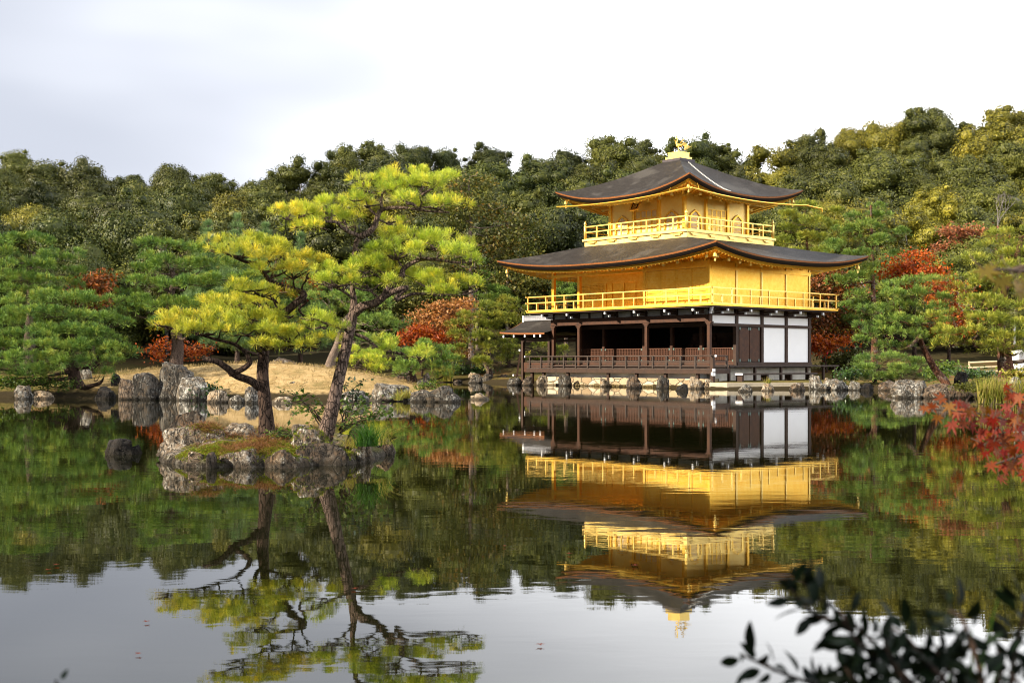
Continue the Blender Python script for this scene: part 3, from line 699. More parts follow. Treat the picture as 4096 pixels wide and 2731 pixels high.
GI0 = GI = 'stones of the little pine island'
GL = 'stones along the sandy bank'
GP = 'stones at the foot of the pavilion'
GR = 'stones along the bank beyond the maple twig'
for args in [
    # the little island
    ('rock', 'broad pale lichened boulder at the pale end of the pine island, sloping into water', GI, C7, 186, 640, 470, 690, 'rk_island', None, 0.75, 0.8, 0.16),
    ('rock', 'dark brown slab leaning up out of the water behind the pale boulder', GI, C7, 258, 530, 378, 560, 'rk_islandd', 18.0, 0.5, 0.55, 0.10),
    ('rock', 'flat speckled rock behind the stouter island pine trunk', GI, C7, 545, 845, 458, 560, 'rk_island', 17.6, 0.8, 0.7, 0.14),
    ('rock', 'tan blocky stone at the island waterline under the yellow moss', GI, C7, 352, 525, 632, 732, 'rk_islandb', None, 0.8, 0.55, 0.12),
    ('rock', 'small dark upright block wedged between the two tan waterline stones', GI, C7, 508, 578, 638, 738, 'rk_islandd', None, 0.9, 0.5, 0.1),
    ('rock', 'long grey brown boulder in the middle of the island waterline', GI, C7, 575, 885, 618, 735, 'rk_island', None, 0.6, 0.65, 0.14),
    ('rock', 'brown wedge shaped stone right of the long waterline boulder', GI, C7, 865, 1090, 622, 738, 'rk_islandb', None, 0.7, 0.55, 0.14),
    ('rock', 'peaked grey stone with a white lichen blotch in front of the leaning pine', GI, C7, 1015, 1290, 488, 625, 'rk_island', 15.9, 0.7, 0.75, 0.14),
    ('rock', 'big black shaded block along the island edge below the leaning pine', GI, C7, 1040, 1400, 582, 722, 'rk_islandd', None, 0.55, 0.5, 0.14),  # shade on its front face is put into the dark rock colour
    ('rock', 'rounded rock by the roots of the upright island pine', GI, C7, 780, 1000, 476, 570, 'rk_islandb', 16.7, 0.7, 0.8, 0.14),
    ('rock', 'low buff boulder at the back of the island between both pine trunks', GI, C7, 995, 1180, 463, 560, 'rk_island', 17.6, 0.8, 0.8, 0.12),
    ('rock', 'upright fissured rock behind the grass tuft on the island', GI, C7, 1375, 1540, 463, 640, 'rk_islandb', 16.4, 0.7, 0.6, 0.14),
    ('rock', 'dark rounded rock at the far end of the island past the grass tuft', GI, C7, 1545, 1685, 548, 655, 'rk_islandb', None, 0.9, 0.7, 0.14),
    ('rock', 'pale knob of rock at the waterline under the grass tuft', GI, C7, 1385, 1500, 612, 705, 'rk_island', None, 0.8, 0.65, 0.14),
    ('rock', 'small grey stone among the moss of the island centre', GI, C7, 872, 985, 540, 600, 'rk_island', 16.0, 0.8, 0.7, 0.14),
    ('rock', 'black wet rock alone in the water beside the pine island', None, C6, 655, 835, 1335, 1438, 'rk_dark', None, 0.8, 0.75, 0.14),
    ('rock', 'small black hump in the water touching the lone wet rock', None, C6, 815, 878, 1376, 1432, 'rk_dark', None, 0.9, 0.8, 0.1),
    # sandy bank
    ('rock', 'weathered boulder with a flat brown top beside the tallest bank stone', GL, C7, 42, 212, 138, 308, 'rk_grey', None, 0.8, 0.6),
    ('rock', 'tallest stone of the sandy bank, grey with a rounded top', GL, C7, 203, 445, 68, 308, 'rk_grey', None, 0.6, 0.65),
    ('rock', 'wide flat topped pale rock leaning against the tallest bank stone', GL, C7, 325, 532, 163, 312, 'rk_pale', None, 0.6, 0.55),
    ('rock', 'small upright tan stone at the waterline with a pointed foot', GL, C7, 512, 648, 248, 327, 'rk_tan', None, 0.7, 0.6),
    ('rock', 'low pale edging stone in front of the sandy slope', GL, C7, 648, 772, 278, 328, 'rk_pale', None, 0.7, 0.6),
    ('rock', 'narrow white upright stone half hidden by the stouter pine trunk', GL, C7, 757, 842, 224, 330, 'rk_pale', None, 0.8, 0.6),
    ('rock', 'low tan edging stone between the two island pine trunks', GL, C7, 918, 1060, 288, 332, 'rk_tan', None, 0.6, 0.65),
    ('rock', 'pale pointed stone standing up on the sandy slope', GL, C7, 985, 1092, 193, 250, 'rk_pale', 44.5, 0.8, 0.6),
    ('rock', 'white jagged rock right behind the leaning pine trunk', GL, C7, 1365, 1530, 246, 328, 'rk_pale', None, 0.8, 0.65),
    ('rock', 'large humped pale boulder at the end of the sandy bank', GL, C7, 1538, 1795, 203, 318, 'rk_pale', None, 0.7, 0.75),
    ('rock', 'grey boulder tucked between the humped boulder and the point of the bank', GL, C7, 1780, 1925, 243, 322, 'rk_grey', None, 0.8, 0.7),
    ('rock', 'long sloping rock forming the very point of the sandy bank', GL, C7, 1895, 2100, 218, 324, 'rk_grey', None, 0.7, 0.75),
    ('rock', 'small buff rock alone in the open water past the bank point', None, C7, 2152, 2282, 264, 308, 'rk_tan', None, 0.7, 0.7),
    ('rock', 'dark upright rock standing on the bank under the low dark pine', GL, C7, 1832, 1935, 138, 225, 'rk_grey', 45.5, 0.8, 0.6),
    ('rock', 'dull brown rock under the low dark pine beside the dark upright rock', GL, C7, 1668, 1815, 128, 200, 'rk_brown', 48.5, 0.8, 0.75),
    ('rock', 'wide grey rock on the crest of the sandy mound behind the leaning pine', GL, C7, 1095, 1270, 92, 145, 'rk_grey', 51.0, 0.6, 0.7),
    ('rock', 'shaded brown boulder on the mound crest right of the upright pine', GL, C7, 905, 1080, 40, 105, 'rk_brown', 53.0, 0.7, 0.7),
    ('rock', 'white edging stone at the waterline under the large rounded pine', GL, C6, 98, 215, 1000, 1088, 'rk_pale', None, 0.8, 0.65),
    ('rock', 'flat buff edging stone beside the white one under the rounded pine', GL, C6, 190, 345, 1034, 1088, 'rk_tan', None, 0.7, 0.65),
    ('rock', 'dark round stone at the waterline near the edge of the view', GL, C6, 32, 108, 1016, 1072, 'rk_dark', None, 0.8, 0.8),
    ('rock', 'low shaded rock right of the rounded pine trunk at the waterline', GL, C6, 598, 725, 1008, 1088, 'rk_dark', None, 0.7, 0.7),
    ('rock', 'thin dark standing stone on the bank beside the shaded boulders', GL, C6, 698, 762, 926, 1005, 'rk_dark', 45.5, 0.8, 0.6),
    ('rock', 'pale slab standing behind the rounded pine trunk', GL, C6, 482, 580, 872, 955, 'rk_pale', 48.0, 0.6, 0.55),
    ('rock', 'large shaded brown boulder beside the flat brown topped one', GL, C6, 740, 880, 956, 1092, 'rk_brown', None, 0.8, 0.65),
    # far shore next to the fishing porch
    ('rock', 'low buff rock on the far shore under the layered pine', GP, C9, 925, 1150, 1172, 1300, 'rk_tan', 80.0, 0.7, 0.7),
    ('rock', 'grey pointed rock at the far waterline in front of the buff rock', GP, C9, 945, 1145, 1208, 1325, 'rk_grey', None, 0.7, 0.6),
    ('rock', 'bluish square rock on the far shore beside the layered pine trunk', GP, C9, 1120, 1282, 1190, 1318, 'rk_grey', None, 0.7, 0.6),
    ('rock', 'brownish sloping rock on the far shore before the leaning porch brace', GP, C9, 1325, 1525, 1200, 1315, 'rk_brown', None, 0.7, 0.7),
    ('rock', 'flat dark stone lying at the water beside the yellow reeds', GP, C9, 735, 865, 1280, 1318, 'rk_brown', None, 0.7, 0.7),
    # foot of the pavilion
    ('rock', 'greenish smooth rock under the corner post of the fishing porch', GP, C3, 68, 245, 1328, 1410, 'rk_grey', None, 0.7, 0.75),
    ('rock', 'fissured rock right of the greenish one under the veranda end', GP, C3, 232, 345, 1312, 1412, 'rk_brown', None, 0.8, 0.7),
    ('rock', 'square tan rock below the first veranda stud', GP, C3, 383, 495, 1304, 1412, 'rk_tan', None, 0.8, 0.55),
    ('rock', 'grey ribbed peak of rock below the second veranda stud', GP, C3, 612, 750, 1298, 1416, 'rk_grey', None, 0.8, 0.7),
    ('rock', 'buff rounded rock below the third veranda stud', GP, C3, 1050, 1165, 1328, 1424, 'rk_tan', None, 0.8, 0.7),
    ('rock', 'wide tan and grey rock below the fourth veranda stud', GP, C3, 1325, 1480, 1314, 1440, 'rk_brown', None, 0.8, 0.7),
    ('rock', 'tall grey stone before the white footing below the fifth stud', GP, C3, 1635, 1768, 1306, 1442, 'rk_grey', None, 0.8, 0.65),
    ('rock', 'dark rounded rock in the water below the veranda corner', GP, C3, 1836, 1965, 1392, 1468, 'rk_dark', None, 0.8, 0.75),
    ('rock', 'orange tan boulder at the veranda corner beside the stone landing', GP, C3, 1965, 2140, 1318, 1446, 'rk_tan', None, 0.7, 0.7),
    ('rock', 'tan boulder between the veranda corner post and the landing slab', GP, C4, 158, 298, 1340, 1446, 'rk_tan', None, 0.7, 0.7),
    ('rock', 'white rock in the water before the stone landing', GP, C4, 536, 676, 1392, 1476, 'rk_pale', None, 0.8, 0.65),
    ('rock', 'squarish tan rock with grass on it before the stone landing', GP, C4, 772, 915, 1388, 1468, 'rk_tan', None, 0.8, 0.6),
    ('rock', 'dark striped rock at the end of the stone landing', GP, C4, 1076, 1240, 1378, 1464, 'rk_brown', None, 0.8, 0.7),
    ('rock', 'biggest pale rock beside the landing, tall with a slanting top', GP, C4, 1270, 1430, 1296, 1452, 'rk_pale', None, 0.8, 0.65),
    ('rock', 'small pale rock at the waterline between two bigger pale ones', GP, C4, 1362, 1468, 1392, 1460, 'rk_pale', None, 0.9, 0.7),
    ('rock', 'wide pale craggy rock near the spreading low pine', GP, C4, 1452, 1700, 1340, 1460, 'rk_pale', None, 0.7, 0.7),
    ('rock', 'smooth round beige stone perched between the pale rocks', GP, C4, 1428, 1495, 1332, 1398, 'rk_tan', 59.5, 0.9, 0.9),
    ('rock', 'shaded rock with yellow moss under the spreading low pine', GP, C4, 1690, 1810, 1360, 1462, 'rk_mossy', None, 0.8, 0.7),
    ('rock', 'dark low rock under the needles of the spreading low pine', GP, C4, 1800, 1950, 1385, 1462, 'rk_dark', None, 0.8, 0.7),
    # bank on the maple side
    ('rock', 'large rugged pale boulder in the water under the leaning pine of the maple side', GR, C8, 640, 902, 1246, 1378, 'rk_pale', None, 0.7, 0.65),
    ('rock', 'long smooth brown boulder in the water beside the rugged pale one', GR, C8, 870, 1222, 1276, 1380, 'rk_brown', None, 0.6, 0.8, 0.1),
    ('rock', 'dark upright stone on the mossy bank behind the smooth brown boulder', GR, C8, 1076, 1178, 1193, 1280, 'rk_dark', 48.5, 0.8, 0.6),
    ('rock', 'small white double humped stone among the reeds', GR, C8, 1254, 1340, 1292, 1375, 'rk_pale', 41.5, 0.8, 0.7),
    ('rock', 'tall white upright stone behind the reeds', GR, C8, 1428, 1535, 1226, 1355, 'rk_pale', 41.0, 0.7, 0.55),
    ('rock', 'brown sloping rock at the waterline behind the rugged pale boulder', GR, C8, 555, 720, 1252, 1325, 'rk_brown', None, 0.8, 0.75),
    ('rock', 'little white stone on the hedge beside the tall white one', GR, C10, 985, 1080, 785, 835, 'rk_pale', 43.0, 0.8, 0.75),
    ('rock', 'low dark boulder on the path side behind the leaning pine', GR, C10, 410, 590, 440, 505, 'rk_brown', 54.0, 0.8, 0.75),
]:
    rock(*args)

# the craggy body of the little island
front = [(188, 690), (255, 712), (350, 732), (470, 736), (600, 738), (760, 736), (900, 740), (1040, 738), (1200, 728), (1390, 716), (1480, 700), (1600, 672), (1690, 650)]
OUT = []
for x, y in front:
    a_, b_ = C7(x, y); Yw = water_depth(b_); OUT.append(((a_ - CX) / F * Yw, Yw))
for x, Yw in ((1690, 18.0), (1560, 18.4), (1300, 18.3), (1050, 18.2), (800, 18.2), (560, 18.1), (380, 17.7), (240, 17.2)):
    OUT.append(((C7(x, 0)[0] - CX) / F * Yw, Yw))
ix = np.arange(-4.9, -1.0, 0.035); iy = np.arange(14.6, 18.9, 0.035)
IX, IY = np.meshgrid(ix, iy)
# a crooked, jagged waterline
jx = np.array([[noise.noise((x * 2.2, y * 2.2, 1.0)) for x in ix] for y in iy]); jy = np.array([[noise.noise((x * 2.2, y * 2.2, 7.0)) for x in ix] for y in iy])
DI = signed_dist(IX + 0.16 * jx, IY + 0.16 * jy, OUT)
blk = np.empty(IX.shape)
for i in range(IX.shape[0]):
    for j in range(IX.shape[1]):
        q = Vector((IX[i, j] * 1.5, IY[i, j] * 1.5, 3.0))
        d_, pp_ = noise.voronoi(q)
        blk[i, j] = 0.5 * noise.noise(pp_[0] * 3.7) - max(0.0, 0.16 - (d_[1] - d_[0])) * 2.6 + 0.35 * noise.fractal(q * 2.6, 0.8, 2.1, 5)
HI = -0.5 + 0.60 * sstep(DI, -0.10, 0.10) + 0.13 * sstep(DI, 0.05, 0.5) + 0.05 * sstep(DI, 0.4, 1.1) + blk * 0.13 * sstep(DI, -0.06, 0.2)
Vi = np.stack([IX + jx * 0.03, IY, HI], -1).reshape(-1, 3)
nx = len(ix); ii = (np.arange(len(iy) - 1)[:, None] * nx + np.arange(nx - 1)[None, :]).ravel()
Fi = np.stack([ii, ii + 1, ii + 1 + nx, ii + nx], -1)
keep = (DI.ravel()[Fi] > -0.25).any(1)
isl = mesh_obj('island_ground', Vi, Fi[keep], M['rk_islandm'], smooth=True, uniform=4)
tag(isl, 'craggy mossy rock of the little pine island', None, None, 'structure')
# ------------------------------------------------------------------ the gold pavilion
KX, KY = 9.88, 62.2                      # the wall corner next to the viewer; u runs along the pond front, v along the side front
UD, VD = (-0.667, 0.745), (0.745, 0.667)
LU, LV = 11.25, 8.48
UC, VC = LU / 2, LV / 2
def uvw(u, v): return (KX + UD[0] * u + VD[0] * v, KY + UD[1] * u + VD[1] * v)
def u_at(sx, v):
    t = (sx - 2048) / 4969.0
    return (KX + VD[0] * v - t * (KY + VD[1] * v)) / (-UD[0] + UD[1] * t)
def v_at(sx, u):
    t = (sx - 2048) / 4969.0
    return (t * (KY + UD[1] * u) - KX - UD[0] * u) / (VD[0] - VD[1] * t)
pcx, pcy = uvw(UC, VC)
PAV = empty('gold_pavilion', (pcx, pcy, 0), math.atan2(-0.745, 0.667), 'three storey pavilion, upper two storeys gold leafed, with curved bark shingle roofs, beside the pond', 'pavilion')

def L(u, v, z): return (UC - u, v - VC, z)
class PB(MB):
    def ub(self, u0, u1, v0, v1, z0, z1):
        return self.box(UC - u0, UC - u1, v0 - VC, v1 - VC, z0, z1)
    def put(self, name, mat, parent=None, smooth=False):
        return self.build(name, M[mat] if isinstance(mat, str) else mat, parent or PAV, smooth)
def ubox(name, mat, *b, parent=None):
    return PB().ub(*b).put(name, mat, parent)

# --- footing
OV = 1.1
ubox('plaster_footing', 'plaster', 0.25, 11.3, -0.55, 0.15, 0.30, 0.80)
ubox('stone_footing', 'stone_wall', -0.55, 11.5, -0.95, 0.10, -0.5, 0.47)
ubox('plinth', 'plaster_old', -0.2, 11.2, 0.1, 8.4, 0.2, 1.0)
g = PB()
g.ub(-OV, 12.3, -OV, 0.0, 0.92, 0.99); g.ub(-OV, -0.02, 0.0, 0.15, 0.92, 0.99)
g.put('veranda_deck', 'wood_grey')
g = PB()
g.ub(-OV - 0.02, 12.32, -OV - 0.03, -OV + 0.09, 0.72, 0.915); g.ub(-OV - 0.03, -OV + 0.09, -OV + 0.09, 0.2, 0.72, 0.915)
g.put('veranda_beam', 'wood')
for sx in (315, 435, 690, 1110, 1405, 1710, 2045):
    u = u_at(2000 + sx * 0.3827, -OV)
    ubox('deck_post', 'wood', u - 0.08, u + 0.08, -OV + 0.1, -OV + 0.24, 0.05, 0.72)
ubox('deck_post', 'wood', -OV - 0.06, -OV + 0.12, -OV - 0.06, -OV + 0.12, 0.05, 1.66)
for z0 in (0.62, 0.82):
    ubox('post_cap', 'white_paint', -OV - 0.10, -OV - 0.062, -OV - 0.09, -OV + 0.09, z0, z0 + 0.15)
ubox('post_cap', 'white_paint', -OV - 0.10, -OV + 0.02, -OV - 0.10, -OV - 0.062, 0.64, 0.80)

# veranda railing
rl = PB()
rl.tube([L(-OV - 0.2, -OV, 1.60), L(12.45, -OV, 1.60)], 0.04, 6)
rl.tube([L(-OV, -OV - 0.2, 1.60), L(-OV, 0.05, 1.60)], 0.04, 6)
for z0 in (1.33, 1.25, 1.06):
    rl.ub(-OV, 12.3, -OV - 0.025, -OV + 0.025, z0, z0 + 0.045)
    rl.ub(-OV - 0.026, -OV + 0.026, -OV + 0.026, 0.0, z0, z0 + 0.045)
RAIL = rl.put('veranda_railing', 'wood_grey')
for sx in (315, 432, 550, 670, 795, 920, 1050, 1183, 1320, 1458, 1600, 1743, 1890, 2043):
    u = u_at(2000 + sx * 0.3827, -OV)
    ubox('railing_post', 'wood_grey', u - 0.045, u + 0.045, -OV - 0.05, -OV + 0.05, 0.992, 1.575, parent=RAIL)
ubox('railing_post', 'wood_grey', -OV - 0.045, -OV + 0.045, -0.06, 0.03, 0.992, 1.575, parent=RAIL)
for u, v in ((-OV - 0.2, -OV), (12.45, -OV)):
    ubox('rail_tip', 'white_paint', u - 0.03, u + 0.03, v - 0.05, v + 0.05, 1.55, 1.65, parent=RAIL)
# back wall panelling of the veranda (the dark boards seen through the rail)
ubox('veranda_apron', 'wood_red', 0.1, 11.2, -0.06, -0.02, 0.995, 1.13)

# --- side deck and step bench
vE = v_at(3347, -1.0)
ubox('side_deck', 'wood_grey', -1.15, 0.0, 0.16, vE, 1.05, 1.13)
for v in (0.3, 2.4, 4.6, 6.9, 8.4, 9.4):
    ubox('side_deck_post', 'wood', -1.05, -0.93, v - 0.06, v + 0.06, 0.25, 1.05)
ubox('step_bench', 'wood_grey', -2.0, -1.5, 0.1, 6.4, 0.66, 0.74)
for v in (0.2, 2.2, 4.2, 6.1):
    ubox('bench_leg', 'wood', -1.94, -1.56, v - 0.07, v + 0.07, 0.22, 0.66)
ubox('end_cap', 'white_paint', -2.02, -1.5, 0.04, 0.098, 0.655, 0.745)

# --- ground storey: posts, beams, panels
Z1, ZB = 1.15, 3.34
FP = [0.0, u_at(2587.4, 0), u_at(2317.6, 0), LU]
for i, u in enumerate(FP):
    ubox('ground_post', 'wood_red', u - 0.085, u + 0.085, -0.085, 0.085, 0.99, ZB)
    cap = PB(); cap.ub(u - 0.2, u + 0.2, -0.10, 0.10, ZB - 0.08, ZB - 0.004); cap.ub(u - 0.13, u + 0.13, -0.095, 0.095, ZB - 0.16, ZB - 0.081)
    cap.put('post_capital', 'wood_red')
IV = 2.12
IP = [u_at(2000 + x * 0.3827, IV) for x in (830, 1090, 1510, 1800, 2110)] + [0.0]
IP[0] = LU
for u in IP[:-1]:
    ubox('inner_post', 'wood_red', u - 0.09, u + 0.09, IV - 0.09, IV + 0.09, Z1, 3.15)
for v in (IV, 4.24, 6.36, LV):
    ubox('side_post', 'wood', -0.10, 0.10, v - 0.10, v + 0.10, 0.99, 4.0)
for u, v in ((LU, LV), (LU, 4.24), (LU, 6.36)):
    ubox('side_post', 'wood', u - 0.10, u + 0.10, v - 0.10, v + 0.10, 0.99, 4.0)
ubox('head_beam', 'wood_red', -0.10, LU + 0.12, -0.13, 0.13, ZB, 3.70)
ubox('side_beam', 'wood', -0.13, 0.13, 0.13, LV + 0.15, 3.66, 3.76)
ubox('side_rail', 'wood', -0.12, 0.12, 0.12, LV + 0.15, 3.12, 3.26)
ubox('side_sill', 'wood', -0.13, 0.12, IV, LV + 0.15, 1.135, 1.285)
ubox('inner_beam', 'wood', 0.0, LU, IV - 0.08, IV + 0.08, 3.15, 3.36)
ubox('floor', 'wood_grey', 0.02, LU, 0.0, LV, 1.0, Z1)
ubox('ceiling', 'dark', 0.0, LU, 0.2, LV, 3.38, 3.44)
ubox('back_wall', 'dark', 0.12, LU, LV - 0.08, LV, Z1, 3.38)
ubox('inner_wall', 'wood', LU - 0.08, LU, IV + 0.1, LV - 0.1, Z1, 3.38)
ubox('altar_screen', 'wood_red', 2.6, 5.6, 5.4, 5.5, Z1, 2.9)
def lattice(name, mat, u0, u1, v, z0, z1, nu, nz, w=0.035, t=0.04, frame=0.05, backing='dark', corner=True):
    g = PB()
    g.ub(u0, u0 + frame, v - t, v + t, z0, z1); g.ub(u1 - frame, u1, v - t, v + t, z0, z1)
    g.ub(u0 + frame, u1 - frame, v - t, v + t, z0, z0 + frame); g.ub(u0 + frame, u1 - frame, v - t, v + t, z1 - frame, z1)
    for i in range(1, nu):
        u = u0 + frame + (u1 - u0 - 2 * frame) * i / nu
        g.ub(u - w / 2, u + w / 2, v - t + 0.012, v + t - 0.02, z0 + frame, z1 - frame)
    for j in range(1, nz):
        z = z0 + frame + (z1 - z0 - 2 * frame) * j / nz
        g.ub(u0 + frame, u1 - frame, v - t + 0.02, v + t - 0.026, z - w / 2, z + w / 2)
    o = g.put(name, mat)
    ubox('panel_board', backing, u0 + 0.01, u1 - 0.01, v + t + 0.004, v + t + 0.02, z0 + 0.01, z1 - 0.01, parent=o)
    if corner:
        for uu in (u0 + 0.05, u1 - 0.05):
            for zz in (z0 + 0.05, z1 - 0.05):
                ubox('corner_fitting', 'bronze', uu - 0.045, uu + 0.045, v - t - 0.006, v - t - 0.002, zz - 0.05, zz + 0.05, parent=o)
    return o
us = sorted(IP)
for a, b in zip(us[:-1], us[1:]):
    n = max(8, int((b - a) / 0.13))
    lattice('lattice_panel', 'lattice', a + 0.10, b - 0.10, IV - 0.02, 1.32, 2.04, n, 6, backing='lattice')
ubox('lattice_sill', 'wood_red', 0.0, LU, IV - 0.1, IV + 0.1, Z1 + 0.002, 1.31)
# white panels of the side front
vs_ = [0.0, IV, 4.24, 6.36, LV]
for a, b in zip(vs_[:-1], vs_[1:]):
    ubox('white_panel', 'plaster', -0.03, 0.03, a + 0.11, b - 0.11, 3.262, 3.658)
    ubox('bracket_panel', 'plaster_old', 0.02, 0.08, a + 0.11, b - 0.11, 3.765, 4.02)
for a, b in ((4.24, 6.36), (6.36, LV)):
    ubox('white_panel', 'plaster', -0.03, 0.03, a + 0.11, b - 0.11, 1.29, 3.115)
us2 = [0.0, 1.05, 2.1, 3.15, 4.2, 5.25, 6.3, 7.35, 8.4, 9.2, 10.2, LU]
for a, b in zip(us2[:-1], us2[1:]):
    ubox('bracket_panel', 'plaster_old', a + 0.05, b - 0.05, 0.02, 0.08, 3.702, 4.02)
for u in us2:
    ubox('bracket_stud', 'wood', u - 0.05, u + 0.05, -0.05, 0.06, 3.703, 4.0)
# plank doors with bronze corners
d = PB()
d.ub(-0.02, 0.04, IV + 0.1, 4.14, 1.29, 3.115)
dr = d.put('door_surround', 'wood')
for a, b in ((2.34, 3.16), (3.20, 4.02)):
    g = PB()
    pts = []
    for k in range(17):
        an = math.pi * k / 16
        pts.append((UC + 0.024, (a + b) / 2 - VC - math.cos(an) * (b - a) / 2, 2.85 + math.sin(an) * 0.2))
    for k in range(17):
        an = math.pi * k / 16
        pts.append((UC + 0.024, (a + b) / 2 - VC + math.cos(an) * (b - a) / 2, 1.52 - math.sin(an) * 0.2))
    g.prism(pts, (0.035, 0, 0))
    dd = g.put('plank_door', 'wood_red')
    for vv in (a, b):
        for z0 in (1.31, 2.95):
            ubox('door_fitting', 'bronze', -0.066, -0.061, min(vv, (a + b) / 2) if vv == a else vv - 0.1, vv + 0.1 if vv == a else vv, z0, z0 + 0.14, parent=dd)
# bracket sets carrying the balcony
def bracket(u, v, du, dv):
    """timber bracket arms stepping out from the wall in the direction (du, dv)"""
    g = PB(); tips = PB()
    su, sv = dv, du
    def seg(a0, a1, w, z0, z1):
        g.ub(min(u + du * a0 - su * w, u + du * a1 + su * w), max(u + du * a0 - su * w, u + du * a1 + su * w) if (du or su) else u,
             min(v + dv * a0 - sv * w, v + dv * a1 + sv * w), max(v + dv * a0 - sv * w, v + dv * a1 + sv * w), z0, z1)
    def tip(a, s, w, z0, z1):
        cu, cv = u + du * a + su * s, v + dv * a + sv * s
        tips.ub(cu - w, cu + w, cv - w, cv + w, z0, z1)
    seg(0.10, 0.52, 0.07, 3.72, 3.82); seg(0.10, 0.86, 0.06, 3.835, 3.93)
    for s in (-0.36, 0.36):
        cu, cv = u + du * 0.45 + su * s, v + dv * 0.45 + sv * s
    g.ub(min(u + du * 0.40 - su * 0.42, u + du * 0.52 + su * 0.42), max(u + du * 0.40 - su * 0.42, u + du * 0.52 + su * 0.42),
         min(v + dv * 0.40 - sv * 0.42, v + dv * 0.52 + sv * 0.42), max(v + dv * 0.40 - sv * 0.42, v + dv * 0.52 + sv * 0.42), 3.937, 4.0)
    b = g.put('balcony_bracket', 'wood')
    tip(0.565, 0.0, 0.05, 3.715, 3.83); tip(0.905, 0.0, 0.05, 3.84, 3.955)
    tips.put('bracket_tip', 'white_paint', b)
for u in (0.25, 2.1, 4.2, 6.3, 9.2, LU - 0.05):
    bracket(u, -0.05, 0, -1)
for v in (0.25, IV, 4.24, 6.36, LV - 0.05):
    bracket(-0.05, v, -1, 0)
g = PB()
for k, (a, z0) in enumerate(((0.45, 3.70), (0.75, 3.83), (1.0, 3.95))):
    g.box(UC + a * 0.9 - 0.06, UC + a * 0.9 + 0.06, -VC - a * 0.9 - 0.06, -VC - a * 0.9 + 0.06, z0, z0 + 0.14)
g.put('corner_bracket', 'white_paint')

# --- gold storey
Z2 = 4.16
ubox('balcony_beam', 'wood', -OV + 0.05, 12.3, -OV + 0.05, LV + 1.0, 4.0, 4.065)
ubox('balcony_floor', 'gold', -OV - 0.03, 12.35, -OV - 0.03, LV + OV + 0.03, 4.07, Z2)
def gold_rail(name, u0, u1, v0, v1, z0, mid, top, mat, w=0.055, pn=(9, 7), half=True, cross=0.18, corner_h=None):
    r = PB()
    for (a, b, horizontal) in (((u0, v0), (u1, v0), 1), ((u0, v0), (u0, v1), 0), ((u1, v0), (u1, v1), 0), ((u0, v1), (u1, v1), 1)):
        for z in (z0 + 0.03, mid, top):
            e = cross if corner_h is None else 0
            k = 0.002 if horizontal else 0.0
            if horizontal: r.ub(a[0] - e, b[0] + e, a[1] - w / 2, a[1] + w / 2, z - w / 2 + k, z + w / 2 + k)
            else: r.ub(a[0] - w / 2, a[0] + w / 2, a[1] - e, b[1] + e, z - w / 2, z + w / 2)
    o = r.put(name, mat)
    seen = set()
    def post(u, v, zt):
        key = (round(u, 2), round(v, 2))
        if key in seen: return
        seen.add(key)
        ubox('railing_post', mat, u - w / 2 - 0.006, u + w / 2 + 0.006, v - w / 2 - 0.006, v + w / 2 + 0.006, z0 + 0.004, zt, parent=o)
    for i in range(pn[0] + 1):
        for v in (v0, v1):
            post(u0 + (u1 - u0) * i / pn[0], v, top)
            if half and i < pn[0]: post(u0 + (u1 - u0) * (i + 0.5) / pn[0], v, mid)
    for i in range(pn[1] + 1):
        for u in (u0, u1):
            post(u, v0 + (v1 - v0) * i / pn[1], top)
            if half and i < pn[1]: post(u, v0 + (v1 - v0) * (i + 0.5) / pn[1], mid)
    return o
gold_rail('balcony_railing', -OV + 0.05, 12.27, -OV + 0.05, LV + OV - 0.05, Z2, 4.62, 4.96, 'gold_bright')
for u in (0.0, u_at(2317.6, 0), LU):
    ubox('gold_post', 'gold', u - 0.09, u + 0.09, -0.09, 0.09, Z2, 6.55)
WU = u_at(2581.6, 0)
ubox('gold_post', 'gold', WU - 0.09, WU + 0.09, -0.09, 0.09, Z2, 6.55)
for v in (IV, 4.24, 6.36, LV):
    ubox('gold_post', 'gold_bright', -0.075, 0.075, v - 0.06, v + 0.06, Z2, 6.55)
for a, b in zip(vs_[:-1], vs_[1:]):
    ubox('wall_panel', 'gold', -0.03, 0.04, a + 0.065, b - 0.065, Z2, 6.55)
ubox('wall_rail', 'gold', -0.09, 0.09, 0.0, LV + 0.1, 5.98, 6.16)
ubox('wall_sill', 'gold', -0.085, 0.08, 0.0, LV, Z2 + 0.002, 4.25)
ubox('front_rail', 'gold', WU - 8.0 if False else -0.05, LU + 0.1, -0.095, 0.095, 6.04, 6.2)
ubox('front_panel', 'gold', 0.09, WU - 0.09, -0.02, 0.05, 6.2, 6.55)
# four slatted shutters
for k in range(4):
    a = 0.10 + (WU - 0.20) * k / 4; b = 0.10 + (WU - 0.20) * (k + 1) / 4
    s = ubox('shutter', 'gold', a + 0.01, b - 0.01, -0.03, 0.05, 4.25, 6.03)
    fr = PB()
    fr.ub(a + 0.01, a + 0.07, -0.06, -0.032, 4.25, 6.03); fr.ub(b - 0.07, b - 0.01, -0.06, -0.032, 4.25, 6.03)
    nz = 12
    for j in range(nz):
        z = 4.29 + 1.68 * j / (nz - 1)
        fr.ub(a + 0.071, b - 0.071, -0.066, -0.033, z - 0.022, z + 0.022)
    fr.put('shutter_slats', 'gold', s)
ubox('shutter_sill', 'gold', 0.09, WU - 0.09, -0.07, 0.06, Z2 + 0.002, 4.245)
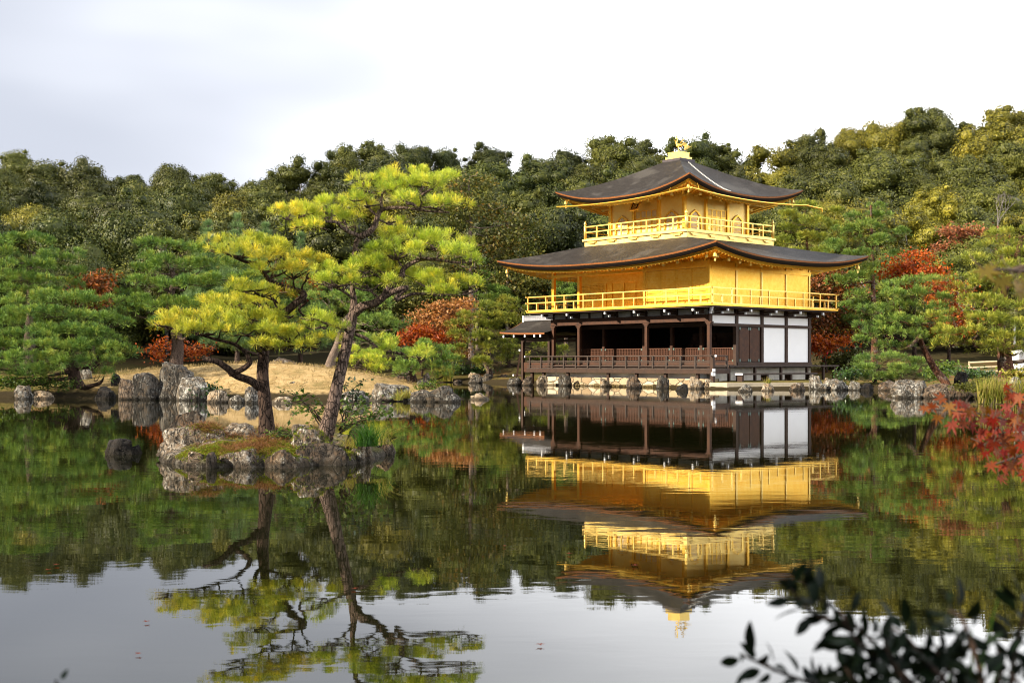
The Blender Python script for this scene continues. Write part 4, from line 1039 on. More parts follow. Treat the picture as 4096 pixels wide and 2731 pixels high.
# recessed porch wall behind the open corner
ubox('recess_wall', 'gold', WU, u_at(2417, IV), IV, IV + 0.08, Z2, 6.55)
ubox('recess_side', 'gold', WU + 0.0, WU + 0.06, 0.09, IV, Z2, 6.55)
ubox('recess_rail', 'gold', WU + 0.07, LU, IV - 0.06, IV - 0.002, 5.75, 5.9)
for sx in (2425, 2449, 2497, 2543):
    u = u_at(sx, IV)
    if u > WU + 0.1:
        ubox('recess_stile', 'gold', u - 0.03, u + 0.03, IV - 0.045, IV - 0.003, Z2, 5.745)
ubox('recess_back', 'gold', u_at(2417, IV), LU, IV + 0.085, IV + 0.15, Z2, 6.55)
lattice('gold_lattice', 'gold', u_at(2417, IV) + 0.02, LU - 0.05, IV + 0.02, 4.85, 5.72, 15, 10, 0.045, 0.05, 0.05, 'gold', False)
ubox('porch_ceiling', 'gold', WU + 0.09, LU, 0.1, IV, 6.45, 6.54)
ubox('gable_wall', 'gold', LU - 0.06, LU, IV + 0.15, LV, Z2, 6.55)
ubox('rear_wall', 'gold', 0.05, LU - 0.06, LV - 0.06, LV, Z2, 6.55)

# --- curved roofs
def roof(name, hx0, hy0, hx1, hy1, zmid, ztop, lift, pw, fpow, wallx, wally, zwall, thick=0.25):
    """hipped roof with upturned corners; the outline hx0, hy0 rises to hx1, hy1"""
    NR, NT = 16, 40
    def ring(side, t, r, inset=0.0, dz=0.0, hx=None, hy=None, s=None):
        hx = (hx0 + (hx1 - hx0) * r - inset) if hx is None else hx
        hy = (hy0 + (hy1 - hy0) * r - inset) if hy is None else hy
        s = 1 - r if s is None else s
        z = ztop - (ztop - zmid) * (1 - (1 - s) ** fpow) + lift * abs(t) ** pw * s ** 0.9 + dz
        x, y = ((t * hx, -hy), (hx, t * hy), (-t * hx, hy), (-hx, -t * hy))[side]
        return (x, y, z)
    ts = [-1 + 2 * i / NT for i in range(NT + 1)]
    top = PB()
    for side in range(4):
        top.grid([[ring(side, t, r / NR) for t in ts] for r in range(NR + 1)])
    o = top.put(name, 'roof', smooth=True)
    e = PB(); u = PB()
    for side in range(4):
        e.grid([[ring(side, t, 0, 0.02, -0.085) for t in ts], [ring(side, t, 0, 0.0, -0.004) for t in ts]])
        u.grid([[ring(side, t, 0, 0.16, -thick - 0.02) for t in ts], [ring(side, t, 0, 0.10, -thick) for t in ts], [ring(side, t, 0, 0.024, -0.088) for t in ts]])
    e.put('roof_edge', 'roof_edge', o, True)
    u.put('roof_underside', 'roof_under', o, True)
    # gold eaves: fascia, boarding and rafters
    f = PB(); s = PB(); ra = PB()
    def soff(side, t, k, drop=0.0):
        a = ring(side, t, 0, 0.30, -thick - 0.13)
        hx, hy = wallx, wally
        x, y = ((t * hx, -hy), (hx, t * hy), (-t * hx, hy), (-hx, -t * hy))[side]
        z = zwall
        return (a[0] + (x - a[0]) * k, a[1] + (y - a[1]) * k, a[2] + (z - a[2]) * (1 - (1 - k) ** 1.4) - drop)
    for side in range(4):
        f.grid([[ring(side, t, 0, 0.30, -thick - 0.14) for t in ts], [ring(side, t, 0, 0.27, -thick - 0.13) for t in ts], [ring(side, t, 0, 0.24, -thick - 0.025) for t in ts], [ring(side, t, 0, 0.16, -thick - 0.022) for t in ts]])
        s.grid([[soff(side, t, k / 6) for t in ts] for k in range(7)])
        half = hx0 if side % 2 == 0 else hy0
        n = int(2 * half / 0.26)
        for i in range(1, n):
            t = -1 + 2 * i / n
            p, q = Vector(soff(side, t, 0.0, 0.03)), Vector(soff(side, t, 0.97, 0.03))
            m_ = Vector(soff(side, t, 0.5, 0.03))
            ra.beam(p, m_, 0.05, 0.05); ra.beam(m_, q, 0.05, 0.05)
    f.put('eave_fascia', 'gold', o, True)
    s.put('eave_boarding', 'gold', o, True)
    ra.put('eave_rafters', 'gold', o)
    pl = PB()
    for side in range(4):                      # purlin ends standing clear of the boarding
        half = hx0 if side % 2 == 0 else hy0
        n = int(2 * half / 1.06)
        for i in range(n + 1):
            t = -0.94 + 1.88 * i / n
            a, b = Vector(soff(side, t, 0.02, 0.10)), Vector(soff(side, t, 0.95, 0.10))
            pl.beam(a.lerp(b, 0.35), b, 0.09, 0.10)
            pl.beam(a.lerp(b, 0.33), a.lerp(b, 0.40), 0.13, 0.16)
    pl.put('eave_brackets', 'gold_bright', o)
    return o, ring, soff
low, ring2, soff2 = roof('lower_roof', UC + 2.3, VC + 2.3, 3.72, 3.72, 6.48, 7.74, 0.60, 2.6, 1.25, UC, VC, 6.52)
upr, ring3, soff3 = roof('upper_roof', 4.86, 4.86, 0.60, 0.60, 10.11, 12.42, 0.72, 2.4, 1.4, 2.67, 2.67, 10.22)

# --- top storey
H3, B3 = 2.67, 3.72
pb = PB(); pb.box(-3.80, 3.80, -3.80, 3.80, 8.02, 8.13); pb.put('upper_floor', 'gold_light')
pb = PB(); pb.box(-3.70, 3.70, -3.70, 3.70, 7.55, 8.018); sk = pb.put('upper_skirt', 'gold_light')
for s in range(4):
    for t in (-3.1, -1.6, 0.0, 1.6, 3.1):
        br = PB()
        for dz, w in ((7.93, 0.34), (7.86, 0.22)):
            x0, x1, y0, y1 = ((t - w, t + w, -3.78, -3.702), (3.702, 3.78, t - w, t + w), (t - w, t + w, 3.702, 3.78), (-3.78, -3.702, t - w, t + w))[s]
            br.box(x0, x1, y0, y1, dz, dz + 0.071 if w < 0.3 else dz + 0.05)
        br.put('skirt_bracket', 'gold_bright', sk)
def u3(b): return UC + b
rr = gold_rail('upper_railing', UC - B3 + 0.05, UC + B3 - 0.05, VC - B3 + 0.05, VC + B3 - 0.05, 8.13, 8.52, 8.83, 'gold_bright', 0.06, (8, 8), False, 0.0, 1)
for a in (-1, 1):
    for b in (-1, 1):
        g = PB(); c = (a * (B3 - 0.05), b * (B3 - 0.05), 0)
        g.lathe([(0.085, 8.14), (0.085, 8.86), (0.055, 8.88), (0.055, 8.93), (0.085, 8.97), (0.08, 9.04), (0.03, 9.12), (0.006, 9.2)], c, 10)
        g.put('finial_post', 'gold_bright', rr, True)
pb = PB(); pb.box(-H3 + 0.03, H3 - 0.03, -H3 + 0.03, H3 - 0.03, 8.131, 10.25); pb.put('upper_wall', 'gold_light')
for s in range(4):
    for t in (-H3, -0.92, 0.92):
        x, y = ((t, -H3), (H3, t), (-t, H3), (-H3, -t))[s]
        pb = PB(); pb.box(x - 0.085, x + 0.085, y - 0.085, y + 0.085, 8.132, 10.0); pb.put('upper_post', 'gold')
        bk = PB()
        for w, z0 in ((0.13, 10.0), (0.22, 10.07), (0.32, 10.16)):
            bk.box(x - w, x + w, y - w, y + w, z0, z0 + 0.055)
        bk.put('capital_bracket', 'gold_bright')
def face(side, t, z, out_):
    return ((t, -H3 - out_ + 0.03, z), (H3 + out_ - 0.03, t, z), (-t, H3 + out_ - 0.03, z), (-H3 - out_ + 0.03, -t, z))[side]
NRM = ((0, -1, 0), (1, 0, 0), (0, 1, 0), (-1, 0, 0))
def outline(w, h, k=1.0):
    """cusped bell shaped window outline, foot at zero"""
    pts = [(-0.5 * w * 1.04, 0.0), (-0.5 * w, 0.45 * h), (-0.49 * w, 0.62 * h), (-0.43 * w, 0.76 * h), (-0.34 * w, 0.85 * h), (-0.30 * w, 0.845 * h), (-0.2 * w, 0.93 * h), (-0.08 * w, 0.965 * h), (0, 1.02 * h)]
    return pts + [(-x, z) for x, z in pts[-2::-1]]
for side in range(4):
    nrm = Vector(NRM[side])
    for tc_ in (-1.80, 1.80):
        pane = PB(); pane.prism([face(side, tc_ + x, 8.30 + z, 0.004) for x, z in outline(0.78, 0.98)], nrm * 0.012)
        w_ = pane.put('arched_window', 'paper')
        fo, fi = outline(0.98, 1.10), outline(0.80, 1.0)
        fr = PB()
        n = len(fo)
        A = [Vector(face(side, tc_ + x, 8.27 + z, 0.002)) for x, z in fo]; B = [Vector(face(side, tc_ + x, 8.29 + z, 0.002)) for x, z in fi]
        for i in range(n - 1):
            q = [A[i], A[i + 1], B[i + 1], B[i]]
            fr.prism(q, nrm * 0.09)
        fr.put('window_frame', 'gold', w_)
        lb = PB()
        for k in range(-4, 5):
            x = k * 0.085
            hh = 0.93 * (1 - 0.55 * (abs(x) / 0.40) ** 3.0)
            lb.beam(face(side, tc_ + x, 8.31, 0.026), face(side, tc_ + x, 8.30 + hh, 0.026), 0.02, 0.02, nrm)
        for z in (0.18, 0.36, 0.45, 0.62, 0.76):
            hw = 0.38 if z < 0.6 else (0.34 if z < 0.7 else 0.26)
            lb.beam(face(side, tc_ - hw, 8.30 + z, 0.024), face(side, tc_ + hw, 8.30 + z, 0.024), 0.02, 0.022, nrm)
        lb.put('window_lattice', 'gold', w_)
    # double doors, each of two leaves with a barred head
    for k in range(4):
        a = -0.78 + 0.39 * k; b = a + 0.38
        dp = PB(); dp.prism([face(side, a, 8.2, 0.004), face(side, b, 8.2, 0.004), face(side, b, 9.52, 0.004), face(side, a, 9.52, 0.004)], nrm * 0.02)
        dl = dp.put('door_leaf', 'gold_light')
        fr = PB()
        for z in (8.22, 8.58, 8.66, 8.98, 9.08, 9.14, 9.5):
            fr.beam(face(side, a + 0.02, z, 0.036), face(side, b - 0.02, z, 0.036), 0.03, 0.035, nrm)
        for x in (a + 0.02, b - 0.02):
            fr.beam(face(side, x, 8.2, 0.034), face(side, x, 9.52, 0.034), 0.04, 0.04, nrm)
        fr.put('door_frame', 'gold', dl)
        br_ = PB()
        pp = PB(); pp.prism([face(side, a + 0.05, 9.16, 0.026), face(side, b - 0.05, 9.16, 0.026), face(side, b - 0.05, 9.48, 0.026), face(side, a + 0.05, 9.48, 0.026)], nrm * 0.004)
        pp.put('door_paper', 'paper', dl)
        for m_ in range(1, 6):
            x = a + 0.04 + (0.30) * m_ / 6
            br_.beam(face(side, x, 9.16, 0.036), face(side, x, 9.48, 0.036), 0.016, 0.016, nrm)
        br_.put('door_bars', 'gold', dl)
    for t in (-0.86, 0.86):
        cp = PB(); p0 = Vector(face(side, t, 9.57, 0.05)); cp.box(p0.x - 0.06, p0.x + 0.06, p0.y - 0.06, p0.y + 0.06, 9.54, 9.66); cp.put('door_pivot', 'gold_bright')
# upper eave gutters on gold hangers
gt = PB()
for side in (0, 1):
    ts = [-1 + 2 * i / 30 for i in range(31)]
    line = []
    if side == 0: ts = [-0.95 + 1.95 * i / 30 for i in range(31)]
    for t in ts:
        p = Vector(ring3(side, t, 0, 0.0, -0.50)) + Vector(NRM[side]) * 0.10
        p.z = 9.80 + 0.20 * abs(t) ** 2 + (0.04 * t if side == 0 else -0.04 * t)
        line.append(p)
    if side == 1:
        line = line[:-1] + [Vector((4.95, 4.95, 9.98)), Vector((4.95, 5.75, 9.93)), Vector((4.95, 6.55, 9.90))]
    gt.tube(line, 0.045, 6)
    for t in ts[2:-2:4]:
        a = Vector(ring3(side, t, 0, 0.1, -0.27)); i = ts.index(t)
        gt.beam(line[i], a, 0.02, 0.02)
gt.tube([(4.95, 6.5, 9.90), (4.95, 6.52, 9.72)], [0.05, 0.03], 6)
gt.put('eave_gutter', 'gold', upr)
# ridge boxes
pb = PB(); pb.box(-0.63, 0.63, -0.63, 0.63, 12.30, 12.54)
o = pb.put('ridge_base', 'ridge_dark')
ln_ = PB()
for z in (12.36, 12.42, 12.48):
    ln_.box(-0.645, 0.645, -0.645, 0.645, z, z + 0.035)
ln_.put('base_boards', 'ridge_dark', o)
pb = PB(); pb.box(-0.52, 0.52, -0.52, 0.52, 12.541, 12.68); pb.box(-0.415, 0.415, -0.415, 0.415, 12.681, 12.93); pb.box(-0.43, 0.43, -0.43, 0.43, 12.90, 12.945); pb.lathe([(0.2, 12.946), (0.16, 12.99), (0.12, 13.0)], (0, 0, 0), 8)
pb.put('ridge_box', 'gold_bright')

# --- phoenix, facing along the pond front
# local frame of the statue: e runs to the viewer's side of the picture plane, n along the front
def PH(e, h, d=0.0):
    """e across the picture (tail positive), h above the ridge box, d in depth"""
    ax, ay = 0.7, 0.7
    return (ax * e - 0.7 * d, ay * e + 0.7 * d, 13.0 + h)
g = PB()
body = [PH(-0.14, 0.30), PH(-0.11, 0.33), PH(-0.02, 0.37), PH(0.10, 0.37), PH(0.20, 0.35)]
g.tube(body, [0.02, 0.065, 0.085, 0.07, 0.025], 10)
neck = catmull([PH(-0.08, 0.37), PH(-0.13, 0.46), PH(-0.09, 0.57), PH(-0.07, 0.66), PH(-0.10, 0.735)], [0.06, 0.042, 0.03, 0.026, 0.026], 3)
g.tube(neck[0], neck[1], 8)
g.tube([PH(-0.06, 0.745), PH(-0.12, 0.75), PH(-0.155, 0.735), PH(-0.20, 0.71)], [0.022, 0.034, 0.022, 0.004], 8)
phx = g.put('phoenix_statue', 'gold_bright', None, True)
for d in (-0.06, 0.06):
    lg = PB(); lg.tube([PH(-0.01, 0.32, d), PH(-0.015, 0.17, d), PH(0.0, 0.01, d)], [0.035, 0.024, 0.02], 6)
    lg.tube([PH(-0.07, 0.012, d), PH(0.05, 0.012, d)], 0.018, 5)
    lg.put('leg', 'gold_bright', phx, True)
cr = PB()
for e, h in ((-0.16, 0.86), (-0.10, 0.90), (-0.04, 0.85), (-0.13, 0.83)):
    cr.tube([PH(-0.10, 0.77), PH((e - 0.10) / 2, (h + 0.79) / 2), PH(e, h)], [0.014, 0.014, 0.006], 5)
cr.put('crest', 'gold_bright', phx)
for sgn, pts in ((1, [(0.05, 0.44), (0.16, 0.50), (0.27, 0.62), (0.30, 0.78), (0.26, 0.70), (0.17, 0.62), (0.10, 0.54)]), (-1, [(-0.09, 0.44), (-0.16, 0.50), (-0.20, 0.60), (-0.24, 0.70), (-0.15, 0.63), (-0.09, 0.54), (-0.06, 0.48)])):
    wg = PB()
    wg.prism([PH(e, h, (-0.10 if sgn > 0 else 0.10) * (1 + (h - 0.44))) for e, h in pts], Vector(PH(0, 0, 0.03)) - Vector(PH(0, 0, 0)))
    wg.put('wing', 'gold', phx)
for k in range(6):
    tl = PB()
    a = k / 5
    end = (0.72 - 0.30 * a, 0.30 - 0.10 * a * 1.6 - 0.02)
    pts = catmull([PH(0.15, 0.36 - 0.02 * k), PH(0.30 - 0.03 * k, 0.52 - 0.12 * a), PH(0.46 - 0.12 * a, 0.40 - 0.11 * a), PH(end[0] - 0.08, end[1] - 0.02), PH(end[0], end[1] + 0.03)], [0.022, 0.017, 0.016, 0.014, 0.005], 4)
    tl.tube(pts[0], pts[1], 6)
    tl.put('tail_plume', 'gold_bright', phx, True)

# --- fishing porch beside the pavilion
PU, PV0, PV1 = 14.0, 0.14, 2.4
for v in (PV0, PV1):
    for u in (PU, 11.75):
        ubox('porch_post', 'wood', u - 0.08, u + 0.08, v - 0.08, v + 0.08, -0.4 if u == PU else 0.4, 2.95)
pr = PB()
rows = []
ve, vr = -0.62, 1.27
for side in (-1, 1):
    rows = []
    for k in range(9):
        s = k / 8
        z = 3.74 - 0.80 * (1 - (1 - s) ** 1.5) + 0.03
        v = vr + side * s * (vr - ve)
        line = []
        for i in range(13):
            t = i / 12
            line.append(L(11.36 + (15.1 - 11.36 + 0.08 * s) * t, v, z + 0.10 * t ** 3 * s))
        rows.append(line)
    pr.grid(rows)
pro = pr.put('porch_roof', 'roof', smooth=True)
ed = PB()
for side in (-1, 1):
    line = [L(11.36 + 3.82 * i / 12, vr + side * (vr - ve), 2.965 + 0.10 * (i / 12) ** 3) for i in range(13)]
    for a, b in zip(line[:-1], line[1:]):
        ed.beam(Vector(a) - Vector((0, 0, 0.05)), Vector(b) - Vector((0, 0, 0.05)), 0.05, 0.09)
    gl = []
    for k in range(9):
        s = k / 8
        gl.append(Vector(L(15.14 + 0.04 * s, vr + side * s * (vr - ve), 3.71 - 0.80 * (1 - (1 - s) ** 1.5) + 0.10 * s)))
    for a, b in zip(gl[:-1], gl[1:]):
        ed.beam(a, b, 0.06, 0.10)
ed.put('roof_edge', 'roof_edge', pro)
un = PB()
un.grid([[L(u, ve + 0.08, 2.86), ] + [L(u, vr, 3.05), L(u, 2 * vr - ve - 0.08, 2.86)] for u in (11.4, 15.05)])
un.put('roof_underside', 'roof_under', pro)
rg = PB(); rg.ub(11.36, 15.0, vr - 0.14, vr + 0.14, 3.74, 3.99); rg.ub(11.36, 15.02, vr - 0.18, vr + 0.18, 3.99, 4.03)
rg.put('roof_ridge', 'ridge', pro)
ubox('ridge_end', 'white_paint', 15.0, 15.12, vr - 0.17, vr + 0.17, 3.68, 4.05, parent=pro)
for u in (14.85, 13.95, 13.0, 12.2, 11.7):
    ubox('rafter_tip', 'white_paint', u - 0.05, u + 0.05, ve - 0.03, ve + 0.02, 2.72, 2.86, parent=pro)
    ubox('rafter', 'wood', u - 0.045, u + 0.045, ve + 0.02, 2 * vr - ve, 2.72, 2.85, parent=pro)
ubox('porch_beam', 'wood', 11.4, PU + 0.1, PV0 - 0.07, PV0 + 0.07, 2.48, 2.62)
ubox('porch_beam', 'wood', 11.4, PU + 0.1, PV1 - 0.07, PV1 + 0.07, 2.48, 2.62)
ubox('porch_deck', 'wood_grey', 11.3, PU + 0.1, PV0, PV1, 0.85, 0.95)
ubox('porch_side_board', 'wood_red', 11.5, PU - 0.08, PV0 - 0.03, PV0 + 0.03, 0.72, 1.28)
prl = PB()
prl.ub(11.3, PU, PV1 - 0.03, PV1 + 0.03, 1.58, 1.65); prl.ub(11.3, PU, PV1 - 0.025, PV1 + 0.025, 1.36, 1.41)
for u in (12.1, 12.7, 13.3):
    prl.ub(u - 0.035, u + 0.035, PV1 - 0.035, PV1 + 0.035, 0.95, 1.58)
prl.put('porch_railing', 'wood')
bz = PB(); bz.beam(L(14.35, -0.1, 0.2), L(14.15, 0.1, 1.95), 0.1, 0.1); bz.beam(L(14.5, -0.1, 0.52), L(14.0, 0.1, 0.52), 0.08, 0.08)
bz.put('porch_brace', 'wood')
ubox('brace_tip', 'white_paint', 14.5, 14.58, -0.16, -0.04, 0.47, 0.58)
ubox('brace_tip', 'white_paint', 14.12, 14.24, 0.02, 0.14, 1.94, 2.04)

# --- things that hang from it or stand in it
def bell(p, label):
    g = MB()
    g.lathe([(0.012, 0.30), (0.012, 0.20), (0.05, 0.19), (0.085, 0.12), (0.095, 0.03), (0.13, 0.0), (0.10, 0.0)], (0, 0, 0), 10)
    o = g.build('wind_bell', M['gold_bright'], None, True)
    c = MB(); c.prism([(-0.03, 0, -0.10), (0.03, 0, -0.10), (0.045, 0, -0.19), (0, 0, -0.24), (-0.045, 0, -0.19)], (0, 0.012, 0))
    c.tube([(0, 0.006, 0.03), (0, 0.006, -0.10)], 0.008, 5)
    c.build('clapper', M['gold_bright'], o)
    w = PAV.matrix_basis @ Vector(p)
    o.location = (w.x, w.y, w.z - 0.30)
    tag(o, label, 'bell', 'bells under the roof corners')
bpy.context.view_layer.update()
def corner(ringf, a, b, dz):
    p = Vector(ringf(0, 1.0, 0, 0.42, 0)); return Vector((a * abs(p.x), b * -abs(p.y), p.z + dz))
bell(corner(ring2, 1, 1, -0.42), 'small gold bell under the lower roof corner that points at the viewer')
bell(corner(ring2, -1, 1, -0.42), 'small gold bell under the lower roof corner above the fishing porch')
bell(corner(ring2, 1, -1, -0.42), 'small gold bell under the lower roof corner beside the red maples')
bell(corner(ring3, 1, 1, -0.42), 'small gold bell under the top roof corner that points at the viewer')
bell(corner(ring3, -1, 1, -0.42), 'small gold bell under the top roof corner on the island side')
bell(corner(ring3, 1, -1, -0.42), 'small gold bell under the top roof corner next to the gutter spout')

# name board, leaning out under the top eave on the pond front
sg = empty('name_board', (0, 0, 0), PAV.rotation_euler.z, 'black and gold name board with dark characters hanging under the top eave', 'sign')
w = PAV.matrix_basis @ Vector((-0.35, -H3 - 0.42, 9.93)); sg.location = w
sg.rotation_euler = (R(-28), 0, PAV.rotation_euler.z)
g = MB(); g.box(-0.24, 0.24, -0.02, 0.02, -0.40, 0.40); g.build('board', M['black'], sg)
g = MB()
for sx_ in (-1, 1):
    pts = [(sx_ * 0.24, -0.024, -0.42)]
    for k in range(9):
        pts.append((sx_ * (0.33 + 0.02 * (k % 2)), -0.024, -0.42 + 0.84 * k / 8))
    pts.append((sx_ * 0.24, -0.024, 0.42))
    g.prism(pts, (0, 0.05, 0))
for sz_ in (-1, 1):
    pts = [(-0.33, -0.024, sz_ * 0.405)] + [(-0.33 + 0.66 * k / 8, -0.024, sz_ * (0.48 + 0.025 * (k % 2))) for k in range(9)] + [(0.33, -0.024, sz_ * 0.405)]
    g.prism(pts, (0, 0.05, 0))
g.build('frame', M['gold_bright'], sg)
g = MB(); g.box(-0.13, 0.13, -0.032, -0.021, -0.33, 0.33); pn = g.build('panel', M['gold_light'], sg)
for k, ch in enumerate('究竟頂'):
    tx = bpy.data.curves.new('character', 'FONT')
    tx.body = ch; tx.size = 0.22; tx.align_x = 'CENTER'; tx.align_y = 'CENTER'; tx.extrude = 0.003; tx.offset = 0.004
    tmp = bpy.data.objects.new('character', tx); COL.objects.link(tmp)
    dg = bpy.context.evaluated_depsgraph_get()
    me = bpy.data.meshes.new_from_object(tmp.evaluated_get(dg))
    bpy.data.objects.remove(tmp)
    me.materials.clear(); me.materials.append(M['black'])
    co = bpy.data.objects.new('character', me); COL.objects.link(co)
    co.parent = pn; co.location = (0, -0.037, 0.21 - 0.21 * k); co.rotation_euler = (R(90), 0, 0)

# chain lying on the top roof
ch = MB()
p0, p1 = None, None
lk = []
for k in range(64):
    s = k / 63
    r = 1 - (0.04 + 0.86 * s)
    t = -0.12 - 0.12 * s
    p = Vector(ring3(1, t, r)) + Vector((0.02, 0, 0.03))
    lk.append(PAV.matrix_basis @ p)
for k in range(len(lk) - 1):
    a, b = lk[k], lk[k + 1]
    d = (b - a); sd = d.cross(Vector((0, 0, 1))).normalized() if k % 2 else Vector((0, 0, 1))
    a2, b2 = a - d * 0.15, b + d * 0.15
    for sg_ in (-1, 1):
        ch.tube([a2, a2.lerp(b2, 0.25) + sd * 0.035 * sg_, a2.lerp(b2, 0.75) + sd * 0.035 * sg_, b2], 0.008, 4)
tag(ch.build('steel_chain', M['chain']), 'pale metal chain lying down the sunlit slope of the top roof', 'chain')

def seated(u, v, z, s, label):
    g = MB()
    g.lathe([(0.42, 0.0), (0.48, 0.08), (0.45, 0.18), (0.30, 0.26), (0.24, 0.40), (0.27, 0.58), (0.24, 0.68), (0.09, 0.73), (0.075, 0.78), (0.12, 0.86), (0.125, 0.94), (0.10, 1.02), (0.05, 1.06), (0.045, 1.10), (0.01, 1.13)], (0, 0, 0), 16)
    for a in (-1, 1):
        g.tube([(a * 0.25, 0, 0.62), (a * 0.34, -0.06, 0.42), (a * 0.12, -0.26, 0.32)], [0.09, 0.075, 0.05], 8)
        g.tube([(a * 0.12, 0.0, 0.14), (a * 0.42, -0.12, 0.12), (a * 0.10, -0.36, 0.10)], [0.12, 0.11, 0.07], 8)
    o = g.build('seated_statue', M['wood_red'], None, True)
    o.scale = (s, s, s)
    x, y = uvw(u, v); o.location = (x, y, z); o.rotation_euler = (0, 0, PAV.rotation_euler.z)
    tag(o, label, 'statue')
seated(3.0, 4.2, 1.75, 0.95, 'dark seated statue in the shadowy ground floor hall behind the corner lattice')
seated(5.0, 4.6, 1.75, 0.75, 'smaller brown seated statue in the shadowy hall beside the larger dark one')
for u, s in ((3.0, 0.55), (5.0, 0.5)):
    x, y = uvw(u, 4.2 if u == 3.0 else 4.6)
    g = MB(); g.box(-s, s, -s, s, Z1 + 0.002, 1.66); g.box(-s - 0.05, s + 0.05, -s - 0.05, s + 0.05, 1.66, 1.748)
    o = g.build('altar_table', M['dark']); o.location = (x, y, 0); o.rotation_euler = (0, 0, PAV.rotation_euler.z)
    tag(o, 'dark altar block under the larger seated statue' if u == 3.0 else 'dark altar block under the smaller seated statue', 'altar')

# stone landing in front of the side deck
g = MB()
pts = [(9.55, 60.1), (10.3, 59.5), (15.0, 60.3), (15.5, 62.2), (17.6, 66.0), (16.2, 66.6), (11.6, 62.4), (10.6, 61.6)]
g.prism([(x, y, 0.30) for x, y in pts], (0, 0, -0.9))
o = g.build('stone_landing', M['slab']); tag(o, 'pale flat stone landing at the water beside the pavilion', 'landing')
# ------------------------------------------------------------------ foliage generators
def unit(v):
    return v / np.maximum(1e-9, np.linalg.norm(v, axis=-1, keepdims=True))

def needles(rng, P, D, n, length, width, spread, jitter=0.0):
    """n thin blades fanning out from each point P round the direction D"""
    N = len(P)
    d = np.repeat(D, n, 0) + rng.normal(size=(N * n, 3)) * spread
    d = unit(d)
    ln = length * rng.uniform(0.7, 1.15, (N * n, 1))
    b = np.repeat(P, n, 0) + rng.normal(size=(N * n, 3)) * jitter
    ref = np.repeat(D, n, 0) * 0.5 + np.array([0, 0, 0.5]) + rng.normal(size=(N * n, 3)) * 0.22
    w = unit(np.cross(d, ref)) * (width * 0.5)
    tips = np.stack([b + d * ln - w, b + d * ln + w], 1).reshape(N, 2 * n, 3)
    V = np.concatenate([P[:, None, :], tips], 1)                 # root of the tuft first, then two tip corners a needle
    o = (np.arange(N) * (2 * n + 1))[:, None]
    k = np.arange(n)[None, :]
    Fc = np.stack([np.broadcast_to(o, (N, n)), o + 1 + 2 * k, o + 2 + 2 * k], -1)
    return V.reshape(-1, 3), Fc.reshape(-1, 3)

def leaves(rng, P, D, size, aspect=0.6, jit=0.6, fold=0.0):
    """one pointed four-cornered leaf at each point, its face roughly along D"""
    N = len(P)
    nrm = unit(D + rng.normal(size=(N, 3)) * jit)
    a = unit(np.cross(nrm, rng.normal(size=(N, 3))))
    b = np.cross(nrm, a)
    s = size * rng.uniform(0.65, 1.3, (N, 1)) * 0.5
    V = np.stack([P - a * s, P + b * s * aspect + nrm * s * fold, P + a * s, P - b * s * aspect + nrm * s * fold], 1).reshape(-1, 3)
    return V, np.arange(N * 4).reshape(-1, 4)

def blob_points(rng, blobs, n, inner=0.72, cull=None):
    """points near the surface of a set of ellipsoids, with their outward directions"""
    C = np.array([b[0] for b in blobs], float); Rr = np.array([b[1] for b in blobs], float)
    area = (Rr[:, 0] * Rr[:, 1] + Rr[:, 0] * Rr[:, 2] + Rr[:, 1] * Rr[:, 2])
    k = rng.choice(len(C), n, p=area / area.sum())
    u = unit(rng.normal(size=(n, 3)))
    P = C[k] + u * Rr[k] * (rng.uniform(inner, 1.06, (n, 1)))
    D = unit(u / Rr[k])
    return P, D

def quad_sphere(k):
    V, Fc = [], []
    for ax in range(3):
        for s in (-1, 1):
            b = len(V)
            for i in range(k + 1):
                for j in range(k + 1):
                    p = [0, 0, 0]; p[ax] = s; p[(ax + 1) % 3] = -1 + 2 * i / k; p[(ax + 2) % 3] = -1 + 2 * j / k
                    V.append(p)
            for i in range(k):
                for j in range(k):
                    a = b + i * (k + 1) + j
                    Fc.append((a, a + 1, a + k + 2, a + k + 1))
    return unit(np.array(V, float)), np.array(Fc)
QS = quad_sphere(3)
QT = np.concatenate([QS[1][:, [0, 1, 2]], QS[1][:, [0, 2, 3]]])

def pad_points(rng, c, a, b, h, n, rc=0.25, core=None):
    """shoots over a flat foliage pad that is made of many small rounded clumps"""
    rc = min(rc, 0.6 * min(a, b))
    m = max(3, int(0.95 * a * b / (rc * rc)))
    r = np.sqrt(rng.uniform(0, 1, m)); th = rng.uniform(0, 2 * np.pi, m)
    ph = rng.uniform(0, 6.28, 2)
    wob = 1 + 0.16 * np.sin(3 * th + ph[0]) + 0.12 * np.sin(5 * th + ph[1])
    C = np.stack([a * r * np.cos(th) * wob, b * r * np.sin(th) * wob, h * np.sqrt(np.maximum(0, 1 - r ** 2.2)) * rng.uniform(0.1, 0.95, m) - 0.22 * h * r ** 2], 1)
    sz = rc * rng.uniform(0.6, 1.25, m)
    k = rng.choice(m, n, p=sz ** 2 / (sz ** 2).sum())
    u = unit(rng.normal(size=(n, 3)) + np.array([0, 0, 0.55]))
    u[:, 2] = np.where(u[:, 2] < -0.25, -u[:, 2] * 0.4, u[:, 2])
    P = np.array(c) + C[k] + u * sz[k][:, None] * np.array([1, 1, 0.55]) * rng.uniform(0.55, 1.0, (n, 1))
    out = np.stack([C[k][:, 0] / a, C[k][:, 1] / b, np.zeros(n)], 1)
    D = unit(u * 0.7 + out * 0.35 + np.array([0, 0, 0.45]) + rng.normal(size=(n, 3)) * 0.2)
    if core is not None:
        for cc, s in zip(C, sz):
            core.append(np.array(c) + cc + np.array([0, 0, -0.22 * s]) + QS[0] * s * np.array([0.58, 0.58, 0.22]))
    return P, D

